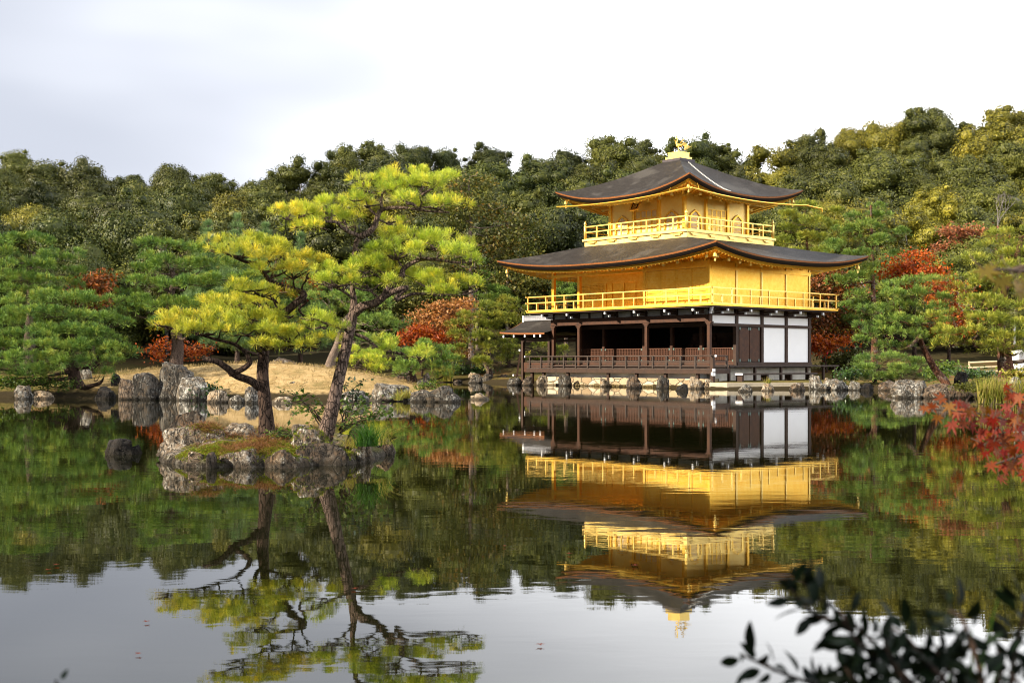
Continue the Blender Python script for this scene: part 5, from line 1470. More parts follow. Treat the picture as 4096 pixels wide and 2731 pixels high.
def limb(tr, p, q, r0, r1, rng, sag=0.12, n=6, k=3):
    p, q = np.array(p, float), np.array(q, float)
    d = np.linalg.norm(q - p)
    m1 = p * 0.66 + q * 0.34 + rng.normal(size=3) * d * 0.07 + np.array([0, 0, -sag * d * 0.4])
    m2 = p * 0.30 + q * 0.70 + rng.normal(size=3) * d * 0.06 + np.array([0, 0, -sag * d * 0.7])
    pts, rr = catmull([p, m1, m2, q], [r0, r0 * 0.75 + r1 * 0.25, (r0 + r1) * 0.45, r1], k)
    tr.tube(pts, rr, n)

def pine(name, label, trunk, rads, pads, nd_len=0.2, nd_w=0.014, nn=12, dens=60, mat='needle_mid', bark='bark', cat='pine tree', group=None, seed=1, extra=None, limbr=0.35, sides=9, twigs=0.25, spread=0.5, smooth_k=5, limb_on=True, rc=0.25, heart=True):
    rng = np.random.default_rng(seed)
    if trunk[0][1] > 30:                         # the foot goes into the ground
        g0 = gh(trunk[0][0], trunk[0][1]) - 0.15
        trunk = [Vector((trunk[0][0], trunk[0][1], min(trunk[0][2], g0)))] + [Vector(q) for q in (trunk if trunk[0][2] > g0 + 0.25 else trunk[1:])]
        rads = [rads[0] * 1.25] + list(rads if len(trunk) > len(rads) else rads[1:])
    base = Vector(trunk[0])
    root = empty(name, base, 0, label, cat, group)
    tr = MB()
    pts, rr = catmull(trunk, rads, smooth_k)
    tr.tube(pts, rr, sides)
    for (lp, lr) in (extra or []):
        a, b = catmull(lp, lr, smooth_k)
        tr.tube(a, b, 7)
        pts = pts + a; rr = rr + b
    TP = np.array([tuple(p) for p in pts])
    Vs, Fs, off = [], [], 0
    for (c, a, b, h) in pads:
        c = np.array(c, float)
        if limb_on:
            cand = TP - c
            sc_ = np.linalg.norm(cand * np.array([1, 1, 0.9]), axis=1) + np.where(cand[:, 2] > 0.05, 2.0 * cand[:, 2], 0)
            i = int(np.argmin(sc_))
            limb(tr, TP[i], c - np.array([0, 0, h * 0.15]), max(0.012, rr[i] * limbr), 0.012, rng)
            for _ in range(max(2, int(twigs * a * b * 30))):
                th = rng.uniform(0, 6.28); q = rng.uniform(0.45, 0.95)
                e = c + np.array([a * q * math.cos(th), b * q * math.sin(th), h * rng.uniform(-0.1, 0.5)])
                s_ = TP[i] * 0.35 + c * 0.65 - np.array([0, 0, h * 0.15])
                limb(tr, s_, e, 0.014, 0.006, rng, 0.1, 4, 2)
        n = max(10, int(dens * math.pi * a * b * (1 + h / max(a, b))))
        P, D = pad_points(rng, c, a, b, h, n, rc)
        v, f = needles(rng, P, D, nn, nd_len, nd_w, spread, nd_len * 0.08)
        Vs.append(v); Fs.append(f + off); off += len(v)
        if heart:                                # extra needles added low in the clumps to block light
            m = n // 5
            P2 = P[:m] - np.array([0, 0, 0.35 * min(rc, a)]) + rng.normal(size=(m, 3)) * 0.05
            D2 = unit(D[:m] * np.array([1.3, 1.3, 0.0]) + rng.normal(size=(m, 3)) * 0.3)
            v, f = needles(rng, P2, D2, nn // 2, nd_len * 0.9, nd_w * 1.8, spread * 1.3, nd_len * 0.1)
            Vs.append(v); Fs.append(f + off); off += len(v)
    t = tr.build('trunk', M[bark], None, True)
    t.parent = root; t.location = -base
    V = np.concatenate(Vs)
    o = mesh_obj('crown', V, np.concatenate(Fs), M[mat], root, uniform=3)
    o.location = -base
    return root

def o3(x, y, Y): return at(x / 2.2969, y / 2.2969, Y)
def o_pads(lst, Y, flat=0.85, hk=0.52):
    """pads given as x, y, half width, height in the overview picture, with a step in depth"""
    out = []
    for x, y, a, h, dy in lst:
        s = (Y + dy) / (F * 2.2969)
        out.append((tuple(o3(x, y - h * 0.15, Y + dy)), a * s * 0.84, a * s * flat * 0.84, h * s * hk))
    return out

# ------------------------------------------------------------------ the two pines of the little island
def P5(x, y, Y): return at(*C5(x, y), Y)
s5 = 0.7334 / 4 / F
def c5_pads(lst, Y):
    return [(tuple(P5(x, y, Y + dy)), a * s5 * (Y + dy), b * s5 * (Y + dy), h * 0.78 * s5 * (Y + dy)) for x, y, a, b, h, dy in lst]
Yb = 16.2
def T5(lst, Y): return [P5(x, y, Y + (d if True else 0)) for x, y, d in lst]
trunkB = T5([(1005, 1590, -.02), (1020, 1500, 0), (1062, 1340, .05), (1092, 1200, .1), (1122, 1080, .12), (1150, 950, .12), (1172, 850, .1), (1180, 760, .1), (1172, 680, .12), (1176, 600, .15), (1182, 520, .15), (1192, 440, .12), (1216, 402, .1)], Yb)
radB = [x * 0.78 * s5 * Yb for x in (74, 60, 48, 42, 39, 37, 34, 24, 18, 16, 16, 17, 20)]
exB = []
def ex(lst, r0, r1, Y=Yb):
    p = T5(lst, Y); n = len(p)
    exB.append((p, [(r0 + (r1 - r0) * i / (n - 1)) * s5 * Y for i in range(n)]))
ex([(1216, 402, .1), (1150, 375, .0), (1110, 348, -.1), (1085, 325, -.15), (1000, 320, -.2), (930, 330, -.25), (850, 322, -.3)], 13, 5)
ex([(1216, 402, .1), (1265, 375, .1), (1295, 340, .15), (1310, 292, .2), (1332, 258, .2), (1400, 245, .1), (1500, 250, 0), (1600, 265, -.05), (1700, 270, -.1)], 20, 5)
ex([(1332, 258, .2), (1330, 200, .25), (1350, 150, .3), (1420, 110, .3)], 10, 4)
ex([(1310, 292, .2), (1260, 240, .2), (1240, 160, .2), (1225, 110, .1)], 8, 3)
ex([(1190, 815, .1), (1230, 782, .0), (1290, 765, -.1), (1340, 732, -.2), (1368, 690, -.25), (1400, 650, -.2), (1440, 618, -.15), (1450, 580, -.1), (1500, 545, -.1), (1560, 525, -.15), (1650, 530, -.2), (1750, 545, -.3), (1840, 540, -.3)], 27, 5)
ex([(1340, 732, -.2), (1400, 700, -.3), (1470, 678, -.35), (1430, 715, -.3), (1412, 745, -.3), (1500, 715, -.3), (1600, 715, -.25), (1750, 720, -.2), (1850, 700, -.2)], 17, 4)
ex([(1130, 905, .1), (1080, 890, -.1), (1030, 875, -.3), (970, 850, -.4), (920, 860, -.5)], 12, 4)
ex([(1190, 935, .1), (1250, 960, .0), (1300, 1000, -.1), (1380, 1030, -.15), (1460, 1050, -.2), (1560, 1068, -.25)], 11, 3)
ex([(1185, 480, .1), (1240, 478, .3), (1300, 462, .5), (1345, 430, .6), (1400, 420, .7)], 12, 4)
ex([(1180, 740, .1), (1120, 700, -.2), (1060, 670, -.4), (1010, 650, -.5)], 8, 3)
ex([(1178, 560, .1), (1230, 600, .4), (1290, 590, .6), (1360, 600, .7)], 8, 3)
padsB = c5_pads([(1400, 150, 170, 130, 75, .2), (1560, 120, 160, 130, 75, .1), (1470, 80, 150, 110, 50, .35), (1640, 90, 90, 80, 45, .3), (1640, 235, 150, 100, 48, -.1), (1500, 210, 130, 110, 50, -.15), (1230, 105, 75, 80, 50, .2), (1290, 160, 90, 90, 50, .05), (1180, 200, 70, 70, 40, 0),
                 (880, 275, 120, 110, 55, -.3), (960, 300, 130, 110, 55, -.15), (790, 290, 85, 80, 45, -.35), (1060, 250, 110, 100, 60, -.1), (1120, 300, 90, 90, 50, .1), (980, 360, 130, 90, 40, -.35), (860, 360, 80, 70, 35, -.4), (1180, 330, 70, 80, 45, .3), (1240, 230, 100, 90, 50, .0), (1390, 330, 70, 80, 45, .4),
                 (1500, 420, 150, 130, 60, .3), (1640, 440, 170, 130, 60, .0), (1770, 490, 120, 110, 55, -.2), (1390, 390, 90, 100, 45, .5), (1400, 490, 150, 130, 60, -.1), (1540, 510, 130, 110, 50, -.3), (1310, 540, 110, 100, 50, .1), (1820, 540, 70, 70, 35, -.3), (1260, 560, 110, 100, 40, -.1),
                 (1180, 590, 150, 110, 45, -.2), (1060, 610, 95, 90, 55, -.4), (1020, 660, 75, 70, 45, -.5), (1120, 660, 130, 110, 45, -.4), (1250, 660, 130, 110, 40, -.25), (1340, 590, 110, 100, 45, -.2), (1420, 620, 90, 80, 40, .2),
                 (1600, 660, 150, 120, 55, -.2), (1740, 680, 150, 110, 50, -.15), (1840, 670, 70, 70, 40, -.1), (1560, 630, 100, 100, 40, .1), (1660, 720, 140, 90, 25, -.3),
                 (1450, 1030, 110, 80, 35, -.2), (1550, 1055, 75, 60, 28, -.25), (1340, 990, 80, 70, 28, -.05), (950, 850, 90, 80, 45, -.45), (1010, 900, 110, 90, 40, -.3)], Yb)
pine('island_pine', 'taller leaning pine on the little island, sunlit yellow green tiers on a grey trunk', trunkB, radB, padsB, 0.095, 0.0046, 32, 140, 'needle_gold', 'bark', seed=11, extra=exB, sides=14, limbr=0.3, twigs=1.8, spread=0.62, smooth_k=6, group='pines of the little island', rc=0.11, heart=False)

Ya = 16.6
trunkA = T5([(708, 1540, 0), (706, 1470, 0), (698, 1330, 0), (688, 1240, .02), (682, 1150, .05), (686, 1080, .05), (692, 1010, .05), (700, 940, .08), (716, 890, .1), (760, 845, .1)], Ya)
radA = [x * 0.9 * s5 * Ya for x in (66, 52, 40, 38, 36, 34, 30, 24, 22, 21)]
exA = []
def exa(lst, r0, r1):
    p = T5(lst, Ya); n = len(p)
    exA.append((p, [(r0 + (r1 - r0) * i / (n - 1)) * s5 * Ya for i in range(n)]))
exa([(760, 845, .1), (800, 820, .0), (850, 778, -.1), (888, 745, -.1), (908, 718, -.05), (880, 700, .0), (822, 685, .05), (760, 662, .05), (718, 640, .0), (688, 600, -.05), (650, 560, -.1), (590, 540, -.15), (540, 520, -.2), (480, 492, -.25), (430, 470, -.3)], 24, 5)
exa([(905, 720, 0), (916, 760, .1), (882, 796, .15), (912, 832, .1), (985, 822, .0)], 11, 4)
exa([(664, 1225, 0), (620, 1190, -.1), (540, 1160, -.2), (490, 1120, -.3), (442, 1088, -.35), (400, 1075, -.4), (358, 1064, -.4)], 24, 13)
exa([(505, 1150, -.2), (570, 1125, -.3), (612, 1090, -.3), (602, 1055, -.25), (575, 1020, -.2), (520, 985, -.2), (420, 960, -.3), (320, 930, -.35), (200, 910, -.4)], 17, 5)
exa([(688, 1040, 0), (640, 1000, -.3), (640, 960, -.4), (560, 930, -.5)], 14, 5)
exa([(690, 1010, 0), (760, 1010, -.2), (840, 1000, -.3), (930, 1010, -.4)], 11, 4)
exa([(700, 940, .08), (640, 880, .3), (560, 830, .4), (470, 790, .4)], 12, 4)
exa([(690, 600, -.05), (760, 580, .1), (850, 570, .2), (950, 560, .2)], 9, 3)
exa([(760, 662, .05), (690, 690, -.3), (600, 700, -.4), (530, 690, -.5)], 9, 3)
padsA = c5_pads([(150, 890, 95, 90, 55, -.35), (260, 900, 130, 110, 60, -.3), (230, 850, 110, 100, 45, 0), (380, 850, 140, 120, 70, -.1), (360, 930, 150, 110, 55, -.45), (500, 790, 140, 120, 65, .2), (470, 880, 150, 120, 65, -.4), (420, 760, 110, 100, 40, .4), (580, 850, 150, 120, 65, -.2), (600, 930, 150, 110, 50, -.55), (560, 770, 130, 110, 45, .4),
                 (700, 860, 140, 120, 60, .0), (720, 930, 150, 110, 55, -.4), (820, 890, 120, 110, 55, -.1), (830, 950, 120, 100, 45, -.45), (910, 930, 100, 90, 45, -.3), (930, 1000, 110, 90, 38, -.4), (800, 1010, 130, 90, 30, -.5), (690, 1000, 130, 90, 30, -.5), (1000, 970, 80, 80, 35, -.2), (660, 790, 120, 110, 45, .4),
                 (640, 710, 130, 100, 42, -.35), (550, 690, 85, 80, 38, -.45), (740, 730, 110, 90, 38, -.1), (700, 760, 120, 90, 30, .2), (830, 840, 90, 80, 40, .3),
                 (480, 450, 110, 100, 45, -.25), (590, 440, 130, 110, 55, .0), (700, 460, 120, 110, 50, .1), (560, 500, 130, 110, 45, -.35), (690, 530, 140, 120, 55, -.2), (800, 520, 130, 110, 50, .05), (780, 460, 80, 80, 38, .3), (900, 540, 110, 100, 50, .15), (960, 540, 70, 70, 42, .2), (840, 590, 130, 100, 42, -.2), (930, 600, 80, 70, 35, -.1), (740, 590, 100, 90, 38, -.3), (430, 480, 60, 60, 30, -.3)], Ya)
pine('island_pine', 'shorter upright pine on the little island with wide yellow tiers and a bare hooked limb', trunkA, radA, padsA, 0.095, 0.0046, 32, 138, 'needle_gold2', 'bark_dark', seed=12, extra=exA, sides=14, limbr=0.3, twigs=1.8, spread=0.62, smooth_k=6, group='pines of the little island', rc=0.11, heart=False)

# ------------------------------------------------------------------ pines along the banks
GB = 'pines of the far banks'
def bank_pine(label, Y, trunk, r0, pads, mat='needle_mid', bark='bark', name='pine_tree', seed=1, flat=0.85, dens=40, nn=24, nl=0.21, nw=0.0105, extra=None, group=GB, spread=0.5, cat='pine tree', rc=None):
    t = [o3(x, y, Y + d) for x, y, d in trunk]
    n = len(t)
    rads = [0.62 * r0 * (1 - 0.75 * i / (n - 1)) for i in range(n)]
    e = []
    for lst, ra in (extra or []):
        p = [o3(x, y, Y + d) for x, y, d in lst]
        e.append((p, [ra * (1 - 0.7 * i / (len(p) - 1)) for i in range(len(p))]))
    return pine(name, label, t, rads, o_pads(pads, Y, flat), nl, nw, nn, dens, mat, bark, cat, group, seed, e, 0.4, 9, 0.05, spread, rc=rc or 0.0062 * Y)

bank_pine('large rounded dark green pine spreading over the bank at the island side', 45.5, [(185, 905, 0), (172, 870, 0), (168, 840, 0), (160, 800, 0), (175, 770, .2), (160, 740, .3), (140, 700, .3)], 0.42,
          [(140, 690, 95, 26, .3), (60, 700, 80, 26, .5), (210, 700, 80, 24, .4), (100, 725, 100, 26, -.6), (200, 735, 90, 24, -.2), (260, 745, 55, 22, .6), (30, 745, 80, 26, -.2), (150, 765, 95, 24, -1.0), (70, 775, 85, 24, -1.2), (230, 775, 70, 22, -.6), (280, 790, 40, 18, .2),
           (20, 800, 75, 24, -1.0), (130, 800, 85, 24, -1.5), (210, 805, 80, 22, -1.2), (265, 815, 50, 18, -.4), (60, 825, 80, 22, -1.8), (150, 835, 75, 20, -1.8), (230, 835, 60, 18, -1.2), (10, 850, 70, 24, -1.5), (80, 855, 70, 18, -2.0), (-30, 770, 60, 26, 0), (-40, 830, 60, 26, -.6), (40, 868, 60, 16, -2.0), (240, 862, 40, 14, -1.0)],
          'needle_deep', 'bark_dark', seed=21, dens=30)
bank_pine('dark tiered pine rising behind the large rounded one', 53, [(70, 880, 0), (64, 800, 0), (70, 700, 0), (66, 620, 0), (80, 580, .2)], 0.38,
          [(60, 560, 75, 24, 0), (150, 590, 45, 18, .4), (10, 590, 60, 22, -.3), (120, 600, 70, 20, -.4), (60, 615, 85, 22, -.8), (150, 630, 50, 18, 0), (20, 640, 70, 22, -.6), (100, 650, 80, 20, -.8), (-30, 600, 50, 20, 0), (-40, 650, 50, 20, 0), (60, 675, 90, 20, -.8), (160, 660, 35, 14, .3)],
          'needle_deep', 'bark', seed=22, dens=26, nl=0.23, nw=0.012)
bank_pine('dark green broad pine behind the red shrub, thick trunk at the mound crest', 54, [(405, 832, 0), (408, 790, 0), (400, 740, 0), (390, 690, 0), (400, 640, 0), (380, 590, 0)], 0.48,
          [(370, 565, 55, 20, 0), (430, 580, 60, 22, .3), (340, 600, 55, 20, -.4), (320, 625, 45, 18, -.2), (400, 615, 75, 22, -.6), (470, 610, 60, 22, 0), (350, 655, 70, 22, -.6), (300, 680, 40, 16, 0), (430, 660, 80, 24, -1.0), (500, 650, 70, 24, -.4), (350, 700, 70, 22, -1.2), (310, 720, 45, 18, -.6), (420, 710, 80, 24, -1.4), (500, 700, 70, 22, -.8),
           (360, 745, 60, 18, -1.4), (440, 755, 70, 18, -1.4), (540, 690, 50, 20, 0), (560, 640, 50, 20, .3)],
          'needle_deep', 'bark', seed=23, dens=28, nl=0.23, nw=0.012, flat=0.95)
bank_pine('mid green pine seen between the two island pines, broad layered crown', 57, [(600, 850, 0), (610, 780, 0), (620, 700, 0), (630, 630, 0), (640, 580, 0)], 0.40,
          [(620, 590, 60, 26, 0), (560, 620, 60, 24, .2), (680, 610, 50, 24, .2), (640, 640, 75, 24, -.6), (570, 680, 70, 24, -.6), (690, 670, 60, 22, -.2), (620, 710, 80, 24, -1.0), (560, 740, 60, 22, -.6), (700, 730, 70, 22, -.6), (640, 770, 80, 22, -1.0), (720, 790, 70, 20, -.6), (560, 800, 60, 18, -.8)],
          'needle_mid', 'bark', seed=24, dens=24, nl=0.23, nw=0.012)
bank_pine('green pine right behind the trunk of the leaning island pine', 52, [(752, 862, 0), (760, 830, 0), (775, 790, 0), (790, 740, 0), (820, 700, 0)], 0.40,
          [(800, 690, 65, 24, 0), (870, 705, 55, 20, .2), (760, 720, 60, 22, -.2), (850, 740, 70, 22, -.6), (770, 760, 60, 20, -.6), (900, 755, 45, 18, 0), (830, 785, 70, 18, -.8), (880, 790, 45, 16, -.6), (740, 640, 45, 22, .5), (740, 690, 50, 20, .3)],
          'needle_mid', 'bark_light', seed=25, dens=26)
bank_pine('low bright yellow green pine on the mound beside the dark low one', 49, [(812, 858, 0), (815, 845, 0), (822, 832, 0), (830, 820, 0)], 0.14,
          [(810, 808, 40, 14, 0), (860, 815, 40, 14, .3), (830, 828, 55, 12, -.4), (880, 838, 40, 12, -.2), (790, 835, 35, 11, -.2), (850, 848, 40, 8, -.5), (905, 850, 22, 8, 0)],
          'needle_gold', 'bark', seed=26, dens=45, nl=0.17, nw=0.009)
bank_pine('low dark green spreading pine above the point of the sandy bank', 46.5, [(950, 872, 0), (946, 850, 0), (955, 835, 0), (965, 815, 0)], 0.22,
          [(960, 800, 45, 15, 0), (1000, 808, 40, 14, .2), (930, 815, 45, 14, -.2), (980, 826, 55, 14, -.4), (1020, 832, 35, 12, 0), (935, 842, 45, 12, -.5), (990, 848, 50, 12, -.5), (1030, 852, 25, 10, -.2), (910, 858, 30, 9, -.3), (1000, 866, 30, 8, -.3)],
          'needle_deep', 'bark_dark', seed=27, dens=48, nl=0.18, nw=0.010)
bank_pine('layered yellow green pine on the far shore next to the fishing porch', 80, [(1126, 858, 0), (1124, 830, 0), (1122, 800, 0), (1122, 770, 0), (1118, 740, 0)], 0.30,
          [(1105, 705, 32, 14, 0), (1085, 728, 40, 14, -.3), (1125, 730, 36, 13, -.4), (1075, 748, 38, 12, -.4), (1120, 752, 42, 13, -.8), (1150, 745, 24, 10, 0), (1070, 770, 38, 12, -.4), (1110, 780, 46, 13, -1.0), (1150, 775, 28, 11, -.3), (1085, 800, 44, 13, -1.0), (1140, 805, 40, 12, -.9), (1075, 828, 40, 12, -.8), (1120, 835, 46, 12, -1.2), (1155, 830, 26, 10, -.4)],
          'needle_warm', 'bark', seed=28, dens=24, nl=0.28, nw=0.016, extra=[([(1126, 858, 0.6), (1115, 832, 0.6), (1108, 805, .4), (1098, 780, .2)], 0.2)])
bank_pine('second yellow green pine, its bough reaching over the fishing porch roof', 84, [(1165, 856, 0), (1168, 820, 0), (1172, 780, 0), (1170, 740, 0), (1168, 700, 0)], 0.30,
          [(1180, 695, 34, 12, -.6), (1155, 708, 24, 10, -.3), (1195, 715, 30, 12, -.2), (1160, 735, 34, 12, -.6), (1190, 745, 26, 10, 0), (1180, 790, 34, 12, 0), (1185, 820, 34, 12, 0), (1160, 812, 30, 10, .3), (1240, 800, 40, 14, 1), (1290, 810, 40, 14, 2), (1230, 835, 40, 12, 1.5), (1300, 840, 40, 12, 2)],
          'needle_warm', 'bark_dark', seed=29, dens=22, nl=0.28, nw=0.016)
bank_pine('blue green young pine with a straight bare trunk above the orange brown tree', 92, [(1098, 850, 0), (1096, 780, 0), (1094, 720, 0), (1092, 650, 0), (1090, 600, 0)], 0.28,
          [(1090, 610, 34, 20, 0), (1060, 640, 34, 18, 0), (1120, 640, 34, 18, 0), (1090, 650, 44, 18, -.8), (1050, 668, 36, 16, -.3), (1130, 672, 38, 16, -.3), (1100, 690, 40, 16, -.8), (1150, 690, 28, 14, 0)],
          'needle_mid', 'bark_light', seed=30, dens=20, nl=0.30, nw=0.018)
bank_pine('small mid green pine seen through the open corner of the gold storey', 88, [(1300, 850, 0), (1300, 760, 0), (1302, 700, 0), (1303, 650, 0)], 0.25,
          [(1300, 640, 26, 16, 0), (1280, 660, 26, 14, 0), (1325, 660, 26, 14, 0), (1300, 680, 36, 14, -.6), (1270, 695, 26, 14, 0), (1330, 700, 28, 14, 0)],
          'needle_mid', 'bark', seed=31, dens=20, nl=0.30, nw=0.018)
# maple side
bank_pine('leaning pine with a curved red brown trunk and cloud tiers beyond the maple twig', 47.5, [(2172, 878, 0), (2150, 850, 0), (2132, 820, 0), (2118, 790, 0), (2112, 765, 0), (2118, 735, 0), (2126, 720, .2)], 0.26,
          [(2080, 660, 55, 18, .1), (2140, 650, 50, 16, .5), (2050, 685, 50, 16, -.2), (2120, 680, 60, 16, -.3), (2180, 690, 45, 15, .2), (2070, 710, 55, 16, -.5), (2010, 715, 40, 15, 0), (2150, 715, 50, 14, -.4), (2040, 740, 55, 16, -.6), (2100, 745, 50, 14, -.8), (1990, 755, 38, 14, -.3), (2160, 745, 50, 14, -.2), (2030, 770, 50, 15, -.7), (2080, 775, 40, 12, -.9), (1990, 785, 40, 13, -.4), (2050, 800, 45, 13, -.7)],
          'needle_mid', 'bark_red', seed=32, dens=34, extra=[([(2112, 772, 0), (2090, 795, -.3), (2068, 800, -.4), (2050, 798, -.5)], 0.09), ([(2116, 745, 0), (2090, 745, -.2), (2060, 730, -.3)], 0.08), ([(2118, 735, 0), (2150, 725, .1), (2180, 715, .2)], 0.07)])
bank_pine('low spreading bright green pine at the waterline under the leaning one', 59.5, [(2010, 872, 0), (2015, 855, 0), (2020, 840, 0)], 0.16,
          [(1985, 830, 42, 14, 0), (2040, 825, 45, 14, .2), (2090, 835, 40, 13, .2), (1975, 850, 40, 13, -.5), (2020, 850, 50, 14, -.7), (2075, 855, 50, 13, -.5), (2120, 858, 35, 11, -.2), (2000, 868, 45, 11, -.9), (2055, 872, 45, 10, -.9), (2105, 870, 35, 9, -.5)],
          'needle_mid', 'bark_dark', seed=33, dens=46, nl=0.19, nw=0.010)
bank_pine('big tiered pine at the edge of the view, stout trunk before the rail fence', 46.5, [(2312, 862, 0), (2308, 830, 0), (2306, 800, 0), (2300, 760, 0), (2290, 720, 0), (2310, 660, 0), (2330, 600, 0), (2345, 550, 0)], 0.50,
          [(2320, 545, 60, 22, 0), (2370, 540, 60, 24, .3), (2285, 570, 55, 18, 0), (2350, 590, 70, 22, -.4), (2240, 605, 50, 16, 0), (2300, 620, 70, 20, -.5), (2380, 640, 60, 22, 0), (2220, 640, 55, 17, -.3), (2280, 655, 70, 20, -.8), (2350, 680, 70, 20, -.8), (2200, 670, 40, 14, 0), (2240, 695, 65, 18, -.8), (2310, 710, 75, 20, -1.1), (2380, 720, 60, 20, -.5),
           (2190, 730, 55, 17, -.6), (2250, 735, 70, 18, -1.2), (2330, 750, 75, 20, -1.3), (2170, 765, 50, 15, -.6), (2220, 770, 65, 18, -1.2), (2290, 780, 75, 18, -1.4), (2370, 780, 60, 18, -1.0), (2180, 795, 45, 13, -.6), (2245, 800, 60, 14, -1.0), (2340, 810, 60, 14, -1.0)],
          'needle_warm', 'bark_red', seed=34, dens=32, extra=[([(2290, 725, 0), (2250, 715, -.4), (2210, 712, -.6)], 0.12), ([(2306, 790, 0), (2260, 790, -.5), (2210, 785, -.7)], 0.12), ([(2306, 800, 0), (2350, 795, -.4), (2390, 790, -.5)], 0.14)])
bank_pine('tall airy pine with a straight trunk right of the gold storeys', 82, [(2008, 850, 0), (2008, 760, 0), (2006, 680, 0), (2004, 600, 0), (2002, 520, 0), (2000, 470, 0)], 0.34,
          [(2000, 480, 30, 18, 0), (1975, 500, 36, 18, 0), (2035, 505, 34, 17, 0), (2000, 525, 50, 18, -1), (1950, 535, 45, 18, 0), (2060, 540, 36, 16, 0), (1985, 555, 50, 18, -1.2), (2040, 560, 45, 16, -.8), (1930, 570, 50, 18, -.2), (1985, 590, 50, 16, -1.2), (2050, 590, 40, 16, -.5), (1940, 610, 50, 17, -.5), (2030, 620, 45, 15, -.8), (1985, 640, 50, 15, -1), (1930, 650, 45, 15, 0), (2050, 650, 36, 14, 0), (1975, 680, 40, 15, 0), (1950, 710, 44, 15, 0), (2000, 720, 44, 15, -.6), (1985, 750, 36, 13, -.4)],
          'needle_mid', 'bark_red', seed=35, dens=20, nl=0.30, nw=0.017, spread=0.6)
bank_pine('wide pale green pine peeping out beside the top roof corner', 98, [(1858, 850, 0), (1856, 750, 0), (1856, 650, 0), (1854, 560, 0), (1852, 500, 0)], 0.32,
          [(1850, 480, 44, 18, 0), (1810, 500, 40, 17, 0), (1895, 490, 40, 18, 0), (1850, 515, 55, 18, -1), (1800, 530, 45, 17, 0), (1905, 525, 45, 17, 0), (1850, 550, 60, 18, -1.2), (1910, 560, 45, 16, 0), (1800, 560, 50, 16, 0), (1860, 585, 60, 16, -1), (1900, 600, 44, 15, 0), (1830, 600, 50, 15, 0), (1880, 640, 50, 16, 0), (1890, 680, 46, 16, 0)],
          'needle_warm', 'bark_red', seed=36, dens=17, nl=0.34, nw=0.020, spread=0.6)
bank_pine('bright green pine crown between the tall airy pine and the orange maple', 76, [(1965, 850, 0), (1960, 800, 0), (1955, 760, 0), (1960, 730, 0)], 0.26,
          [(1965, 705, 34, 16, 0), (1940, 722, 34, 15, 0), (1990, 722, 30, 14, 0), (1960, 740, 44, 15, -.8), (2000, 750, 30, 13, 0), (1935, 745, 30, 13, 0)],
          'needle_mid', 'bark_dark', seed=37, dens=24, nl=0.28, nw=0.016)

# young bright conifers, blue green cones behind the left hand pines
def conifer(label, x, y0, y1, hw, Y, seed, mat='needle_pale'):
    rng = np.random.default_rng(seed)
    t0, t1 = o3(x, y0, Y), o3(x, y1, Y)
    w = hw * Y / (F * 2.2969)
    z0 = gh(t0.x, Y)
    pads = []
    H = t1.z - z0
    for k in range(16):
        s = k / 15
        z = z0 + H * (0.18 + 0.80 * s)
        r = w * (1 - s) ** 0.8 + 0.08
        for j in range(5 if s < 0.8 else 2):
            th = j * 2.51 + k * 1.1
            pads.append(((t0.x + r * 0.62 * math.cos(th), Y + r * 0.62 * math.sin(th), z), r * 0.55, r * 0.55, r * 0.28 + 0.18))
    root = pine('young_pine', label, [(t0.x, Y, z0), (t0.x + 0.05, Y, z0 + H * 0.5), (t0.x, Y, t1.z)], [0.16, 0.1, 0.02], pads, 0.38, 0.022, 16, 26, mat, 'bark', 'pine tree', 'young pale pines at the foot of the hill', seed, None, 0.3, 6, 0, 0.5)
for a in (('slim pale young pine with the most pointed tip above the dark broad pine', 545, 800, 497, 60, 80, 41), ('wider pale young pine right of the most pointed one', 612, 800, 515, 55, 84, 42), ('pale young pine left of the most pointed one', 478, 800, 512, 55, 86, 43), ('dull young pine half hidden by the top tiers of the leaning island pine', 690, 800, 540, 55, 82, 44)):
    conifer(*a)

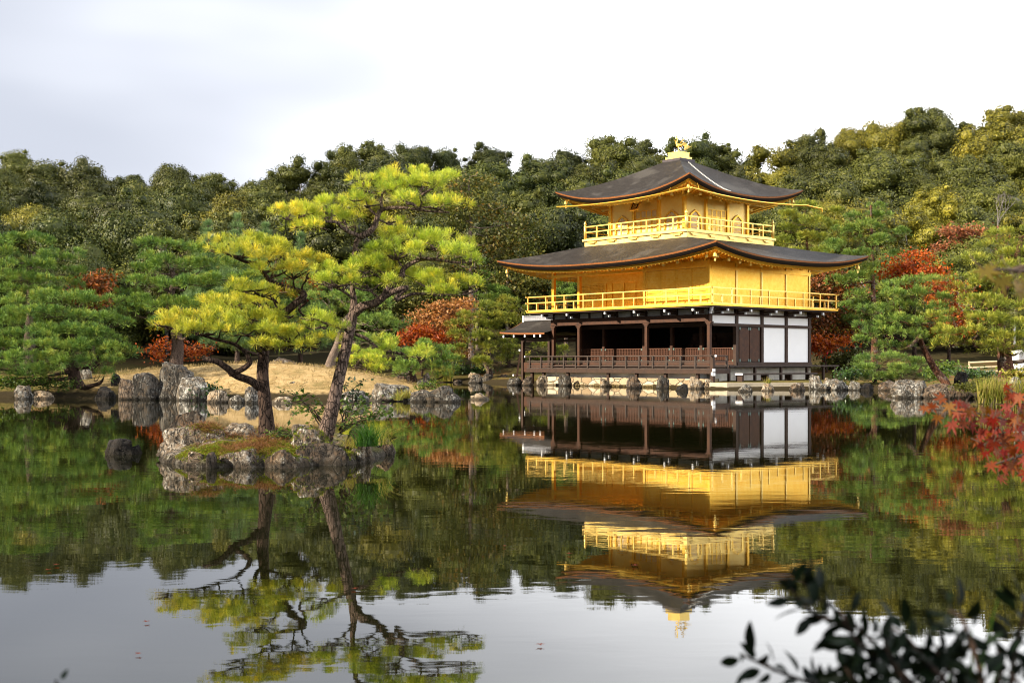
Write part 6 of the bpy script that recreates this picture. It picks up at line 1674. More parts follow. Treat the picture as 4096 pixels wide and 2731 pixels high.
# ------------------------------------------------------------------ leafy trees near the banks
def leafy(name, label, Y, trunk, r0, blobs, n, size, mat, bark='bark_grey', cat='tree', group=None, seed=1, flatz=0.8, inner=0.3, jit=0.7, branch=True, aspect=0.6):
    """blobs: x, y, half width, half height in the overview picture and a step in depth"""
    rng = np.random.default_rng(seed)
    t = [o3(x, y, Y + d) for x, y, d in trunk]
    g0 = gh(t[0].x, t[0].y) - 0.1
    if t[0].z > g0: t[0] = Vector((t[0].x, t[0].y, g0))
    base = Vector(t[0]); k = len(t)
    root = empty(name, base, 0, label, cat, group)
    tr = MB()
    pts, rr = catmull(t, [r0 * (1 - 0.7 * i / (k - 1)) for i in range(k)], 4)
    tr.tube(pts, rr, 8)
    TP = np.array([tuple(p) for p in pts])
    B = []
    for x, y, a, h, d in blobs:
        s = (Y + d) / (F * 2.2969)
        c = np.array(tuple(o3(x, y, Y + d)))
        m = 9
        B.append((c, (a * s * 0.6, a * s * 0.5, h * s * 0.35)))
        for _ in range(m):                      # break each clump into smaller uneven ones
            u = rng.normal(size=3); u /= np.linalg.norm(u)
            q = rng.uniform(0.22, 0.48)
            B.append((c + u * np.array([a, a * 0.85, h]) * s * 0.85, (a * s * q, a * s * q, h * s * q * 0.55)))
        if branch:
            i = int(np.argmin(np.linalg.norm(TP - c, axis=1) + np.where(TP[:, 2] > c[2], 1.0, 0)))
            limb(tr, TP[i], c, max(0.02, rr[i] * 0.5), 0.015, rng, 0.05, 5, 3)
            for _ in range(4):
                limb(tr, TP[i] * 0.3 + c * 0.7, c + rng.normal(size=3) * np.array([a, a, h]) * s * 0.55, 0.025, 0.008, rng, 0.0, 4, 2)
    P, D = blob_points(rng, B, int(n * 0.72), inner * 0.5)
    P = P + rng.normal(size=P.shape) * size * np.array([1.7, 1.7, 0.8])
    tr_o = tr.build('trunk', M[bark], root, True); tr_o.location = -base
    V, Fq_ = leaves(rng, P, D + np.array([0, 0, 0.3]), size, aspect, jit)
    o = mesh_obj('crown', V, Fq_, M[mat], root, uniform=4); o.location = -base
    return root

GM = 'maples in autumn red'
leafy('maple_tree', 'small bright red maple under the dark broad pine, beside its thick trunk', 56.5, [(385, 835, 0), (380, 815, 0), (378, 795, 0)], 0.07, [(360, 800, 26, 16, -.3), (440, 805, 32, 16, .2), (390, 790, 30, 13, .4), (355, 820, 18, 11, -.4), (465, 798, 18, 10, 0), (420, 815, 22, 10, -.2)], 1500, 0.14, 'leaf_red', 'bark_dark', 'maple', GM, 51)
leafy('maple_tree', 'dark red maple in shade between the tiered pine and the dark broad pine', 66, [(215, 830, 0), (215, 760, 0), (216, 700, 0)], 0.10, [(210, 660, 34, 22, 0), (235, 640, 26, 18, .4), (190, 680, 24, 16, -.2), (225, 690, 30, 16, 0)], 2600, 0.22, 'leaf_darkred', 'bark_dark', 'maple', GM, 52)
leafy('maple_tree', 'scrap of red maple glimpsed between the two island pines', 81, [(690, 820, 0), (690, 740, 0), (690, 690, 0)], 0.09, [(690, 652, 26, 14, 0), (705, 640, 16, 10, 0), (665, 662, 20, 10, 0), (700, 672, 20, 9, 0)], 1800, 0.22, 'leaf_red', 'bark_dark', 'maple', GM, 53)
leafy('maple_tree', 'vivid red maple below the orange brown tree on the far bank', 81, [(970, 850, 0), (968, 820, 0), (965, 790, 0)], 0.09, [(945, 775, 24, 13, 0), (975, 768, 26, 14, .2), (1000, 780, 22, 11, 0), (960, 755, 18, 9, .4), (930, 782, 14, 9, -.2), (985, 788, 24, 8, -.2)], 3000, 0.23, 'leaf_red', 'bark_dark', 'maple', GM, 54)
leafy('autumn_tree', 'orange brown thin leaved tree behind the vivid red maple', 83, [(1050, 850, 0), (1040, 820, 0), (1025, 780, 0), (1015, 740, 0), (1020, 705, 0)], 0.20, [(1020, 715, 40, 22, 0), (980, 722, 34, 18, 0), (1060, 705, 34, 22, .3), (1000, 745, 40, 20, -.4), (1045, 740, 36, 20, 0), (1020, 770, 36, 16, -.3), (1075, 725, 20, 16, 0), (1055, 775, 24, 18, 0), (1050, 810, 18, 16, 0)], 7000, 0.19, 'leaf_salmon', 'bark_grey', 'tree', None, 55, inner=0.1)
leafy('slender_tree', 'tall thin tree with a pale straight trunk and sparse rusty leaves', 88, [(1082, 850, 0), (1082, 740, 0), (1082, 640, 0), (1080, 540, 0), (1078, 460, 0), (1075, 420, 0)], 0.22, [(1075, 425, 60, 30, 0), (1030, 470, 50, 24, 0), (1125, 470, 50, 26, 0), (1070, 500, 60, 24, 0), (1020, 540, 46, 22, 0), (1130, 540, 50, 24, 0), (1080, 570, 60, 22, 0), (1140, 600, 40, 22, 0), (1040, 610, 44, 20, 0), (1100, 640, 44, 20, 0), (1180, 560, 40, 26, 0), (1190, 510, 40, 24, 0)], 11000, 0.24, 'leaf_rust', 'bark_light', 'tree', None, 56, inner=0.1)
leafy('slender_tree', 'rusty green thin tree just left of the middle roof tip', 96, [(1165, 850, 0), (1165, 740, 0), (1166, 640, 0), (1168, 520, 0)], 0.2, [(1170, 510, 46, 26, 0), (1215, 540, 46, 28, 0), (1160, 570, 46, 24, 0), (1215, 600, 46, 26, 0), (1180, 640, 50, 26, 0), (1240, 650, 44, 26, 0), (1200, 690, 50, 22, 0), (1250, 700, 40, 24, 0)], 9500, 0.26, 'leaf_rust', 'bark_light', 'tree', None, 57, inner=0.2)
leafy('maple_tree', 'orange maple at mid height beside the tall airy pine of the maple side', 72, [(2100, 850, 0), (2100, 760, 0), (2100, 690, 0), (2100, 640, 0)], 0.14, [(2075, 605, 34, 18, 0), (2110, 592, 30, 16, 0), (2050, 625, 26, 13, -.2), (2100, 625, 40, 17, -.3), (2140, 618, 28, 15, 0), (2105, 648, 36, 13, -.4), (2150, 636, 26, 12, 0), (2130, 660, 40, 14, 0)], 4200, 0.19, 'leaf_orange', 'bark_dark', 'maple', GM, 58)
leafy('maple_tree', 'red maple behind the tiers of the edge pine and the leaning pine', 68, [(2180, 850, 0), (2180, 790, 0), (2185, 730, 0)], 0.12, [(2170, 690, 34, 15, 0), (2200, 665, 30, 14, 0), (2205, 720, 34, 14, 0), (2160, 735, 36, 13, 0), (2185, 755, 34, 12, 0), (2150, 660, 26, 12, 0)], 4600, 0.2, 'leaf_red', 'bark_dark', 'maple', GM, 59)
leafy('maple_tree', 'dusty pink maple high on the slope above the orange one', 92, [(2215, 800, 0), (2212, 680, 0), (2210, 590, 0)], 0.14, [(2205, 540, 34, 20, 0), (2180, 575, 34, 18, 0), (2235, 570, 36, 22, 0), (2200, 605, 42, 18, 0), (2260, 600, 36, 20, 0), (2170, 610, 30, 16, 0), (2240, 535, 26, 14, 0), (2280, 560, 26, 16, 0)], 6500, 0.26, 'leaf_pink', 'bark_grey', 'maple', GM, 60, inner=0.1)
leafy('maple_tree', 'brownish red maple close beside the white walled side of the pavilion', 76, [(1905, 850, 0), (1905, 810, 0), (1908, 770, 0)], 0.13, [(1890, 740, 32, 15, 0), (1925, 725, 30, 15, .3), (1950, 745, 28, 13, 0), (1880, 765, 30, 14, -.2), (1915, 770, 40, 14, -.5), (1960, 770, 24, 12, 0), (1885, 795, 26, 12, -.2), (1900, 715, 26, 12, 0)], 5200, 0.2, 'leaf_darkred', 'bark_dark', 'maple', GM, 61)
leafy('maple_tree', 'orange red maple spray low beside the white panels of the pavilion', 73, [(1900, 850, 0), (1895, 825, 0), (1890, 800, 0)], 0.07, [(1885, 780, 16, 9, 0), (1905, 790, 16, 8, -.2), (1880, 803, 16, 8, 0), (1930, 782, 18, 8, 0)], 1500, 0.19, 'leaf_orange', 'bark_dark', 'maple', GM, 62)
leafy('maple_tree', 'dark red maple peeping out right of the gold balcony', 86, [(1900, 850, 0), (1900, 740, 0), (1900, 650, 0)], 0.12, [(1900, 630, 32, 13, 0), (1930, 640, 28, 12, 0), (1880, 660, 26, 13, 0), (1915, 670, 34, 13, 0), (1960, 660, 20, 11, 0)], 3200, 0.24, 'leaf_darkred', 'bark_dark', 'maple', GM, 63)
leafy('leafy_shrub', 'rounded brown green shrub at the foot of the red maples by the pavilion', 74, [(1935, 855, 0), (1935, 840, 0), (1935, 825, 0)], 0.06, [(1915, 825, 26, 18, 0), (1945, 815, 26, 18, 0), (1965, 832, 22, 16, 0), (1930, 845, 30, 12, -.4)], 2600, 0.2, 'leaf_olive', 'bark_dark', 'shrub', None, 64)
leafy('evergreen_tree', 'dark glossy tree behind the orange brown autumn tree, with bare pale twigs', 87, [(930, 850, 0), (925, 790, 0), (925, 730, 0), (930, 690, 0)], 0.18, [(930, 700, 40, 26, 0), (890, 725, 36, 24, 0), (960, 690, 36, 22, 0), (900, 760, 40, 22, 0), (880, 690, 34, 22, 0), (1000, 680, 40, 22, .5)], 5500, 0.24, 'leaf_green', 'bark_light', 'tree', None, 65)
leafy('leafy_shrub', 'small orange leaved shrub seen through the fishing porch', 96, [(1240, 850, 0), (1240, 835, 0), (1240, 825, 0)], 0.05, [(1225, 815, 24, 12, 0), (1260, 818, 28, 12, 0), (1295, 820, 26, 11, 0), (1245, 832, 30, 9, 0)], 1800, 0.24, 'leaf_orange', 'bark_dark', 'shrub', None, 66)
leafy('leafy_shrub', 'dark evergreen bush growing against the flat topped pale bank rock', 42.4, [(478, 908, 0), (478, 900, 0), (478, 892, 0)], 0.03, [(470, 897, 15, 9, 0), (485, 892, 14, 9, .1), (460, 906, 12, 6, -.1), (490, 903, 12, 7, 0)], 1100, 0.10, 'leaf_bush', 'bark_dark', 'shrub', None, 67)
leafy('leafy_shrub', 'dark little shrub between the far shore rocks under the layered pine', 82, [(1060, 862, 0), (1060, 855, 0), (1060, 850, 0)], 0.04, [(1050, 850, 24, 10, 0), (1080, 852, 24, 10, 0), (1100, 846, 24, 10, 0), (1035, 856, 18, 8, 0)], 1200, 0.2, 'leaf_bush', 'bark_dark', 'shrub', None, 68)
leafy('leafy_shrub', 'olive wispy shrub on the bank point beside the sloping rock', 43.6, [(985, 900, 0), (985, 892, 0), (985, 885, 0)], 0.02, [(975, 888, 12, 9, 0), (990, 884, 12, 9, .1), (1000, 893, 10, 7, 0), (962, 895, 8, 7, 0)], 700, 0.09, 'leaf_fern', 'bark_dark', 'shrub', None, 69, inner=0.1)
leafy('leafy_shrub', 'glossy dark shrub behind the dark upright stone of the maple side', 50.5, [(2215, 866, 0), (2215, 860, 0), (2215, 853, 0)], 0.03, [(2205, 856, 20, 9, 0), (2235, 858, 22, 9, 0), (2262, 860, 20, 8, 0)], 1200, 0.12, 'leaf_bush', 'bark_dark', 'shrub', None, 70)
leafy('leafy_shrub', 'light green shrub left of the dark upright stone of the maple side', 52, [(2168, 868, 0), (2168, 858, 0), (2168, 850, 0)], 0.03, [(2160, 848, 18, 12, 0), (2180, 842, 16, 10, 0), (2150, 860, 16, 9, -.1)], 1000, 0.14, 'leaf_fern', 'bark_dark', 'shrub', None, 71)
leafy('leafy_shrub', 'yellowish shrub at the foot of the stout pine trunk by the rail fence', 45.5, [(2328, 868, 0), (2328, 860, 0), (2328, 852, 0)], 0.03, [(2322, 858, 14, 8, 0), (2345, 860, 16, 9, 0), (2362, 852, 14, 9, 0)], 900, 0.12, 'reed', 'bark_dark', 'shrub', None, 72)
leafy('clipped_hedge', 'low clipped olive hedge on the bank behind the smooth brown boulder', 43.2, [(2250, 890, 0), (2250, 886, 0), (2250, 880, 0)], 0.03, [(2215, 886, 26, 8, .2), (2250, 880, 30, 9, .5), (2285, 880, 26, 9, .5), (2235, 892, 26, 7, -.2), (2270, 890, 26, 7, 0)], 5200, 0.07, 'hedge', 'bark_dark', 'hedge', None, 73)
leafy('leafy_shrub', 'green bush on the shore right of the landing rocks', 58.5, [(1955, 870, 0), (1955, 862, 0), (1955, 855, 0)], 0.04, [(1945, 858, 14, 9, 0), (1962, 852, 14, 8, 0), (1935, 866, 10, 6, 0)], 800, 0.14, 'leaf_bush', 'bark_dark', 'shrub', None, 74)
leafy('leafy_shrub', 'low juniper like bush on the bank under the large rounded pine', 44.6, [(110, 890, 0), (110, 886, 0), (110, 880, 0)], 0.03, [(80, 880, 26, 10, 0), (120, 876, 30, 11, .2), (155, 884, 22, 9, 0), (40, 878, 30, 12, .2), (5, 872, 30, 14, .2)], 2600, 0.10, 'leaf_fern', 'bark_dark', 'shrub', None, 75)
# a leafless tree on the slope
tr = MB(); rng = np.random.default_rng(5)
b0 = o3(2292, 640, 96); b0.z = gh(b0.x, 96)
def grow(p, d, ln, r, lev):
    q = p + d * ln
    tr.tube([p, p.lerp(q, 0.5) + Vector(rng.normal(size=3) * ln * 0.05), q], [r, r * 0.85, r * 0.65], 5)
    if lev == 0: return
    for _ in range(3):
        grow(q, (d + Vector(rng.normal(size=3) * 0.5) + Vector((0, 0, 0.15))).normalized(), ln * 0.66, r * 0.62, lev - 1)
zt_ = o3(2292, 560, 96).z
tr.tube([b0, Vector((b0.x, 96, zt_))], [0.16, 0.11], 6)
grow(Vector((b0.x, 96, zt_)), Vector((0, 0, 1)), 1.6, 0.085, 4)
o = tr.build('bare_tree', M['bark_grey']); tag(o, 'leafless grey tree on the slope above the dusty pink maple', 'tree')

# ------------------------------------------------------------------ the wooded hill

def crown_proto(seed, kind):
    """a billowing evergreen crown of many rounded tufts, one unit in radius"""
    rng = np.random.default_rng(seed)
    B = []
    n = 30 + int(rng.integers(10))
    sq = rng.uniform(0.75, 1.2, 2)
    lean = rng.normal(size=2) * 0.12
    for i in range(n):
        z = rng.uniform(-0.75, 1.0); th = rng.uniform(0, 6.283)
        prof = math.sqrt(max(0.04, 1 - max(z, 0) ** 2)) if z > 0 else (1.0 - 0.3 * abs(z))
        r = prof * rng.uniform(0.5, 0.88) * (1 + 0.18 * math.sin(2 * th + seed) + 0.10 * math.sin(3 * th + 2 * seed))
        s = rng.choice([0.20, 0.27, 0.34, 0.42], p=[0.2, 0.35, 0.30, 0.15]) * rng.uniform(0.85, 1.15)
        B.append(((r * math.cos(th) * sq[0] + lean[0] * z, r * math.sin(th) * sq[1] + lean[1] * z, z * 0.95), (s * rng.uniform(1.0, 1.45), s * rng.uniform(1.0, 1.45), s * rng.uniform(0.65, 0.95))))
        for _ in range(2):                       # smaller tufts breaking the edge of the clump
            u = rng.normal(size=3); u /= np.linalg.norm(u); u[2] = abs(u[2]) * 0.8
            c, q = np.array(B[-1][0]), s * rng.uniform(0.3, 0.5)
            B.append((tuple(c + u * s * 0.75), (q * 1.2, q * 1.2, q)))
    for i in range(6):
        B.append((tuple(rng.normal(size=3) * 0.25), (0.38, 0.38, 0.36)))
    P, D = blob_points(rng, B, 52000, 0.84)
    # drop what lies well inside the crown
    cen = np.array([b[0] for b in B]); rad = np.array([b[1] for b in B])
    inside = np.zeros(len(P), bool)
    for c, r in zip(cen, rad):
        inside |= np.linalg.norm((P - c) / r, axis=1) < 0.74
    P = P + rng.normal(size=P.shape) * 0.022
    P, D = P[~inside], D[~inside]
    V, Fq_ = leaves(rng, P, D, 0.041, 0.7, 0.36)
    # solid core added in each tuft so that no sky or light shows through
    q = QS[0]; cv, cf, n0 = [], [], len(V)
    for c, r in zip(cen, rad):
        cv.append(np.array(c) + q * np.array(r) * 0.64); cf.append(QS[1] + n0); n0 += len(q)
    V = np.concatenate([V] + cv); Fq_ = np.concatenate([Fq_] + cf)
    me = mesh_obj('crown', V, Fq_, None, None, uniform=4)
    tr = MB()
    tr.tube([(0, 0, -2.2), (0.03, 0, -1.2), (0, 0.02, -0.3), (0.02, 0, 0.3)], [0.085, 0.07, 0.055, 0.03], 7)
    for k in range(6):
        th = k * 1.05 + rng.uniform(0, 0.5)
        tr.tube([(0.01, 0, -0.9 + 0.14 * k), (0.3 * math.cos(th), 0.3 * math.sin(th), -0.5 + 0.13 * k), (0.65 * math.cos(th), 0.65 * math.sin(th), -0.25 + 0.16 * k)], [0.04, 0.03, 0.012], 5)
    t = tr.build('trunk', M['bark_grey'], None, True)
    me_c, me_t = me.data, t.data
    bpy.data.objects.remove(me); bpy.data.objects.remove(t)
    return me_c, me_t

PROTO = [crown_proto(200 + i, i) for i in range(9)]
tones = ['leaf_dark', 'leaf_olive', 'leaf_green', 'leaf_gold']
TONE_WORD = {'leaf_dark': 'dark green', 'leaf_olive': 'olive', 'leaf_green': 'cool green', 'leaf_gold': 'golden olive'}
hill_proto = {}
def hill_source(i, tone):
    """one tree of each crown shape and tone, copied for the rest"""
    key = (i, tone)
    if key not in hill_proto:
        root = empty('evergreen_tree', (0, 0, 0))
        mc = PROTO[i][0].copy(); mc.materials.clear(); mc.materials.append(M[tone])
        c = bpy.data.objects.new('crown', mc); COL.objects.link(c); c.parent = root
        t = bpy.data.objects.new('trunk', PROTO[i][1]); COL.objects.link(t); t.parent = root
        hill_proto[key] = root
        return root
    return copy_tree(hill_proto[key])

def ordinal(n):
    ones = ['', 'first', 'second', 'third', 'fourth', 'fifth', 'sixth', 'seventh', 'eighth', 'ninth', 'tenth', 'eleventh', 'twelfth', 'thirteenth', 'fourteenth', 'fifteenth', 'sixteenth', 'seventeenth', 'eighteenth', 'nineteenth']
    if n < 20: return ones[n]
    t = {2: 'twent', 3: 'thirt'}[n // 10]
    return t + 'ieth' if n % 10 == 0 else t + 'y-' + ones[n % 10]

rngh = np.random.default_rng(77)
ROWS = [  # depth, spacing in px, tree height, crown radius, words
    (170, 40, 8.6, 4.6, 'skyline row'), (152, 46, 8.6, 4.6, 'row under the skyline'), (134, 50, 8.6, 4.4, 'middle hillside row'),
    (118, 54, 8.6, 4.2, 'lower hillside row'), (103, 58, 8.4, 3.9, 'row at the hill foot'), (92, 66, 6.6, 3.0, 'front row behind garden pines')]
for ri, (Yr, sp_, Ht, Cr, words) in enumerate(ROWS):
    k = 0
    px = -70 + (ri % 2) * sp_ * 0.5
    while px < 1105:
        pxx = px + rngh.uniform(-0.22, 0.22) * sp_
        Yt = Yr + rngh.uniform(-4, 4)
        px += sp_
        x = (pxx - CX) / F * Yt
        z0 = gh(x, Yt)
        big = rngh.uniform(0.66, 1.38)
        if ri == 5 and (330 < pxx < 800):
            if rngh.uniform() < 0.5: continue
        # leaf tones carry the sunlight: cool and dark on one side, gold on the other
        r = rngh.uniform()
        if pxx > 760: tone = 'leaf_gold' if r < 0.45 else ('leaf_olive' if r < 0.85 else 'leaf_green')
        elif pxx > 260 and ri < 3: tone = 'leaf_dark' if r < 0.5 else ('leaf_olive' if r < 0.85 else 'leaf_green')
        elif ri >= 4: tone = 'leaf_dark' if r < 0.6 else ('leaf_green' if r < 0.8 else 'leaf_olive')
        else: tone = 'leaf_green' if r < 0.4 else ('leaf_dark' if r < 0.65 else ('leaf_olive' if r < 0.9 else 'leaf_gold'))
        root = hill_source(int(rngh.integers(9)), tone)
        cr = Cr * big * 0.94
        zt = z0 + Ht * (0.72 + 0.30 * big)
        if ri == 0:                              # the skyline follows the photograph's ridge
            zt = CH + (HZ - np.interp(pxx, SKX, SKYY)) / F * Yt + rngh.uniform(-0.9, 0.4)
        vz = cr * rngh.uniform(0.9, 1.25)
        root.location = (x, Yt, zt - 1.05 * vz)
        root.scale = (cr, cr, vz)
        root.rotation_euler = (0, 0, rngh.uniform(0, 6.28))
        k += 1
        tag(root, f'{TONE_WORD[tone]} evergreen in the {words}, {ordinal(k)} from the island side', 'tree', 'evergreen trees on the hill')

# unseen tall trees added past the view's edge to shade the hill's foot
for i, (x, y, h, r, w_) in enumerate(((-52, 60, 19, 5.5, 'nearest'), (-60, 72, 22, 6.5, 'second'), (-68, 84, 24, 7.0, 'third'), (-46, 50, 14, 4.5, 'lowest'))):
    root = hill_source(i, 'leaf_dark')
    root.location = (x, y, gh(x, y) + h - r * 1.15); root.scale = (r, r, r * 1.2)
    tag(root, f'tall dark evergreen past the hill\'s end shading the bank pines, {w_} of the four', 'tree', 'unseen evergreens added to cast shade')
# ------------------------------------------------------------------ small growth on the island
def I7(x, y, Y): return at(*C7(x, y), Y)
rng = np.random.default_rng(91)
def shrub(name, label, base, stems, n, size, mat, seed, spread=(0.5, 0.4, 0.4)):
    rng = np.random.default_rng(seed)
    root = empty(name, base, 0, label, 'shrub')
    tr = MB(); P = []
    base = Vector(base)
    for tip in stems:
        tip = Vector(tip)
        m = base.lerp(tip, 0.5) + Vector((rng.normal() * 0.03, rng.normal() * 0.03, 0.05))
        pts = catmull([base + Vector(rng.normal(size=3) * 0.02), m, tip], None, 5)
        tr.tube(pts, [0.012 - 0.009 * i / (len(pts) - 1) for i in range(len(pts))], 5)
        for _ in range(5):
            s = tip.lerp(m, rng.uniform(0, 0.8)); e = s + Vector(rng.normal(size=3) * np.array(spread) * 0.35)
            tr.tube([s, s.lerp(e, 0.5) + Vector((0, 0, 0.02)), e], [0.004, 0.003, 0.002], 4)
            for t in np.linspace(0.25, 1.0, max(2, n // (len(stems) * 5))):
                P.append(tuple(s.lerp(e, t) + Vector(rng.normal(size=3) * 0.025)))
    P = np.array(P)
    D = np.tile(np.array([[-0.1, -0.2, 0.9]]), (len(P), 1))
    t = tr.build('stems', M['twig'], root, True); t.location = -base
    V, Fq_ = leaves(rng, P, D, size, 0.55, 0.45)
    o = mesh_obj('leaves', V, Fq_, M[mat], root, uniform=4); o.location = -base
    return root
shrub('island_shrub', 'airy green shrub with thin stems right of the leaning island pine', I7(1345, 505, 16.3), [I7(1420, 330, 16.2), I7(1500, 340, 16.0), I7(1560, 330, 16.4), I7(1640, 400, 16.2), I7(1480, 410, 16.0), I7(1380, 390, 16.3), I7(1590, 430, 16.5)], 330, 0.075, 'leaf_fern', 61)
shrub('island_shrub', 'thin arching shrub left of the leaning island pine trunk', I7(1250, 480, 16.6), [I7(1180, 350, 16.5), I7(1100, 310, 16.4), I7(1060, 270, 16.6), I7(1230, 330, 16.7), I7(1020, 255, 16.7)], 200, 0.07, 'leaf_fern', 62)
shrub('island_shrub', 'small dark leaved shrub peeping out behind the leaning island trunk', I7(1385, 480, 17.2), [I7(1430, 230, 17.2), I7(1480, 225, 17.2), I7(1400, 250, 17.3)], 120, 0.075, 'leaf_bush', 63)
shrub('island_plant', 'tiny yellow green plant at the foot of the upright island pine', I7(980, 552, 16.3), [I7(960, 515, 16.2), I7(985, 505, 16.3), I7(1015, 530, 16.2), I7(945, 545, 16.1)], 120, 0.07, 'leaf_fern', 64, (0.3, 0.3, 0.2))

def blades(name, label, cat, pts, n, length, width, mat, lean, seed, curve=0.5, kind=None):
    """long bent grass blades rooted round the given points"""
    rng = np.random.default_rng(seed)
    V, Fs = [], []
    for i in range(n):
        p = np.array(pts[int(rng.integers(len(pts)))], float) + np.array([rng.normal() * lean * 0.25, rng.normal() * lean * 0.25, 0])
        d = np.array([rng.normal() * lean, rng.normal() * lean, 1.0]); d /= np.linalg.norm(d)
        ln = length * rng.uniform(0.55, 1.15)
        s = np.cross(d, rng.normal(size=3)); s /= np.linalg.norm(s)
        cen = []
        for k in range(5):
            t = k / 4
            q = p + d * ln * t + np.array([d[0], d[1], 0]) * ln * curve * t * t - np.array([0, 0, 1]) * ln * curve * 0.35 * t * t
            cen.append(q)
        b = len(V)
        for k, q in enumerate(cen):
            w = width * (1 - (k / 4) ** 1.5) * 0.5 + 0.0004
            V += [q - s * w, q + s * w]
        Fs += [(b + 2 * k, b + 2 * k + 1, b + 2 * k + 3, b + 2 * k + 2) for k in range(4)]
    o = mesh_obj(name, V, Fs, M[mat], None, uniform=4)
    return tag(o, label, cat, None, kind)
blades('grass_tuft', 'dense green grass tuft arching over the rocks at the end of the island', 'grass', [I7(1520, 590, 15.7), I7(1545, 600, 15.75), I7(1500, 600, 15.7)], 260, 0.42, 0.008, 'grass', 0.22, 71, 0.9)
blades('grass_tuft', 'fine yellowish grass drooping behind the dense island tuft', 'grass', [I7(1600, 590, 16.2), I7(1570, 570, 16.2)], 170, 0.46, 0.004, 'reed', 0.28, 72, 1.2)
blades('grass_tuft', 'short dry grass beside the fissured island rock', 'grass', [I7(1410, 600, 16.0), I7(1425, 610, 16.0)], 70, 0.22, 0.004, 'reed', 0.2, 73, 0.9)
blades('reed_clump', 'bright yellow reeds at the far waterline beside the bank point', 'reeds', [tuple(at(*C9(x, 1300), 79.5)) for x in range(520, 720, 12)], 420, 1.15, 0.045, 'reed', 0.12, 74, 0.3)
blades('reed_clump', 'short yellow reeds right of the brighter ones at the far waterline', 'reeds', [tuple(at(*C9(x, 1275), 82)) for x in range(740, 880, 14)], 200, 0.8, 0.04, 'reed', 0.12, 75, 0.3)
pts = []
for x in range(560, 1750, 24):
    for yy in (1125, 1085):
        q = at(*C10(x, yy), 38.4 if yy == 1125 else 40.0); q.z = 0.02
        pts.append(tuple(q))
blades('reeds', 'yellow green reeds standing in the shallow water by the white stones', None, pts, 900, 0.9, 0.022, 'reed', 0.10, 76, 0.35, 'stuff')
blades('grass_tuft', 'dry grass on the squarish tan rock before the landing', 'grass', [tuple(at(*C4(835, 1400), 58.6)), tuple(at(*C4(850, 1395), 58.6))], 60, 0.4, 0.02, 'reed', 0.2, 77, 0.4)
blades('grass_tuft', 'yellow grass between the humped boulder and the grey one on the bank point', 'grass', [tuple(I7(1745, 300, 41.0)), tuple(I7(1775, 300, 41.0)), tuple(I7(1715, 312, 40.8))], 150, 0.5, 0.016, 'reed', 0.3, 78, 0.6)
pts = []
for sx in range(760, 2200, 20):
    u = u_at(2000 + sx * 0.3827, -1.25); x, y = uvw(u, -1.25)
    if (sx // 60) % 3: pts.append((x, y, 0.02))
blades('withered_grass', 'withered brown grass along the waterline of the stone footing', None, pts, 500, 0.22, 0.014, 'dry', 0.25, 79, 0.5, 'stuff')

# moss and fallen needles on the island, as low tufts over its stones
bpy.context.view_layer.update()
dg = bpy.context.evaluated_depsgraph_get()
isl_objs = [o for o in COL.objects if o.get('group') == GI or o.name.startswith('island_ground')]
def drop(x, y):
    best = -9
    for o in isl_objs:
        mi = o.matrix_world.inverted()
        ok, loc, nrm, _ = o.ray_cast(mi @ Vector((x, y, 3)), (mi.to_3x3() @ Vector((0, 0, -1))).normalized())
        if ok:
            w = o.matrix_world @ loc
            if w.z > best: best = w.z
    return best
rng = np.random.default_rng(17)
PM, PL = [], []
patch = [(I7(480, 640, 15.7), 0.28, 0), (I7(700, 590, 15.9), 0.42, 0), (I7(620, 600, 15.9), 0.32, 0), (I7(560, 640, 15.6), 0.26, 0), (I7(800, 610, 15.8), 0.34, 1), (I7(860, 600, 15.9), 0.3, 1), (I7(950, 600, 15.8), 0.34, 0), (I7(900, 510, 16.7), 0.30, 1), (I7(640, 520, 16.9), 0.28, 1), (I7(520, 520, 16.6), 0.26, 1), (I7(1330, 560, 16.0), 0.24, 0), (I7(330, 665, 15.8), 0.14, 0), (I7(1000, 625, 15.6), 0.25, 0), (I7(740, 640, 15.6), 0.3, 1), (I7(1070, 560, 16.3), 0.2, 1), (I7(1480, 640, 15.8), 0.2, 0)]
for c, r, kind in patch:
    for _ in range(int(1500 * r * r / 0.09)):
        q = rng.normal(size=2) * r * 0.5
        x, y = c.x + q[0], c.y + q[1] * 0.9
        z = drop(x, y)
        if z > 0.05:
            (PL if (kind == 1 and rng.uniform() < 0.6) or rng.uniform() < 0.06 else PM).append((x, y, z))
PM, PL = np.array(PM), np.array(PL)
V, Fs = needles(rng, PM, np.tile([[0, 0, 1.0]], (len(PM), 1)), 8, 0.02, 0.005, 0.8, 0.006)
tag(mesh_obj('moss', V, Fs, M['moss'], None, uniform=3), 'yellow green moss cushions over the island stones', None, None, 'stuff')
D = unit(rng.normal(size=PL.shape) * np.array([1, 1, 0.12]) + np.array([0, 0, 0.1]))
V, Fs = needles(rng, PL + np.array([0, 0, 0.008]), D, 3, 0.08, 0.004, 0.35, 0.02)
tag(mesh_obj('fallen_needles', V, Fs, M['litter'], None, uniform=3), 'fallen rust brown pine needles on the island', None, None, 'stuff')

# sparse grass tips and litter on the sandy mound
P = []
while len(P) < 5200:
    x, y = rng.uniform(-16, 0), rng.uniform(42, 53)
    P.append((x, y, 0))
P = np.array(P)
hz = ground_h(P[:, 0], P[:, 1]); P[:, 2] = hz
P = P[hz > 0.25]
V, Fs = needles(rng, P, np.tile([[0.2, 0, 1.0]], (len(P), 1)), 5, 0.09, 0.012, 0.6, 0.04)
tag(mesh_obj('dry_grass', V, Fs, M['dry'], None, uniform=3), 'sparse dry grass over the sandy mound', None, None, 'stuff')

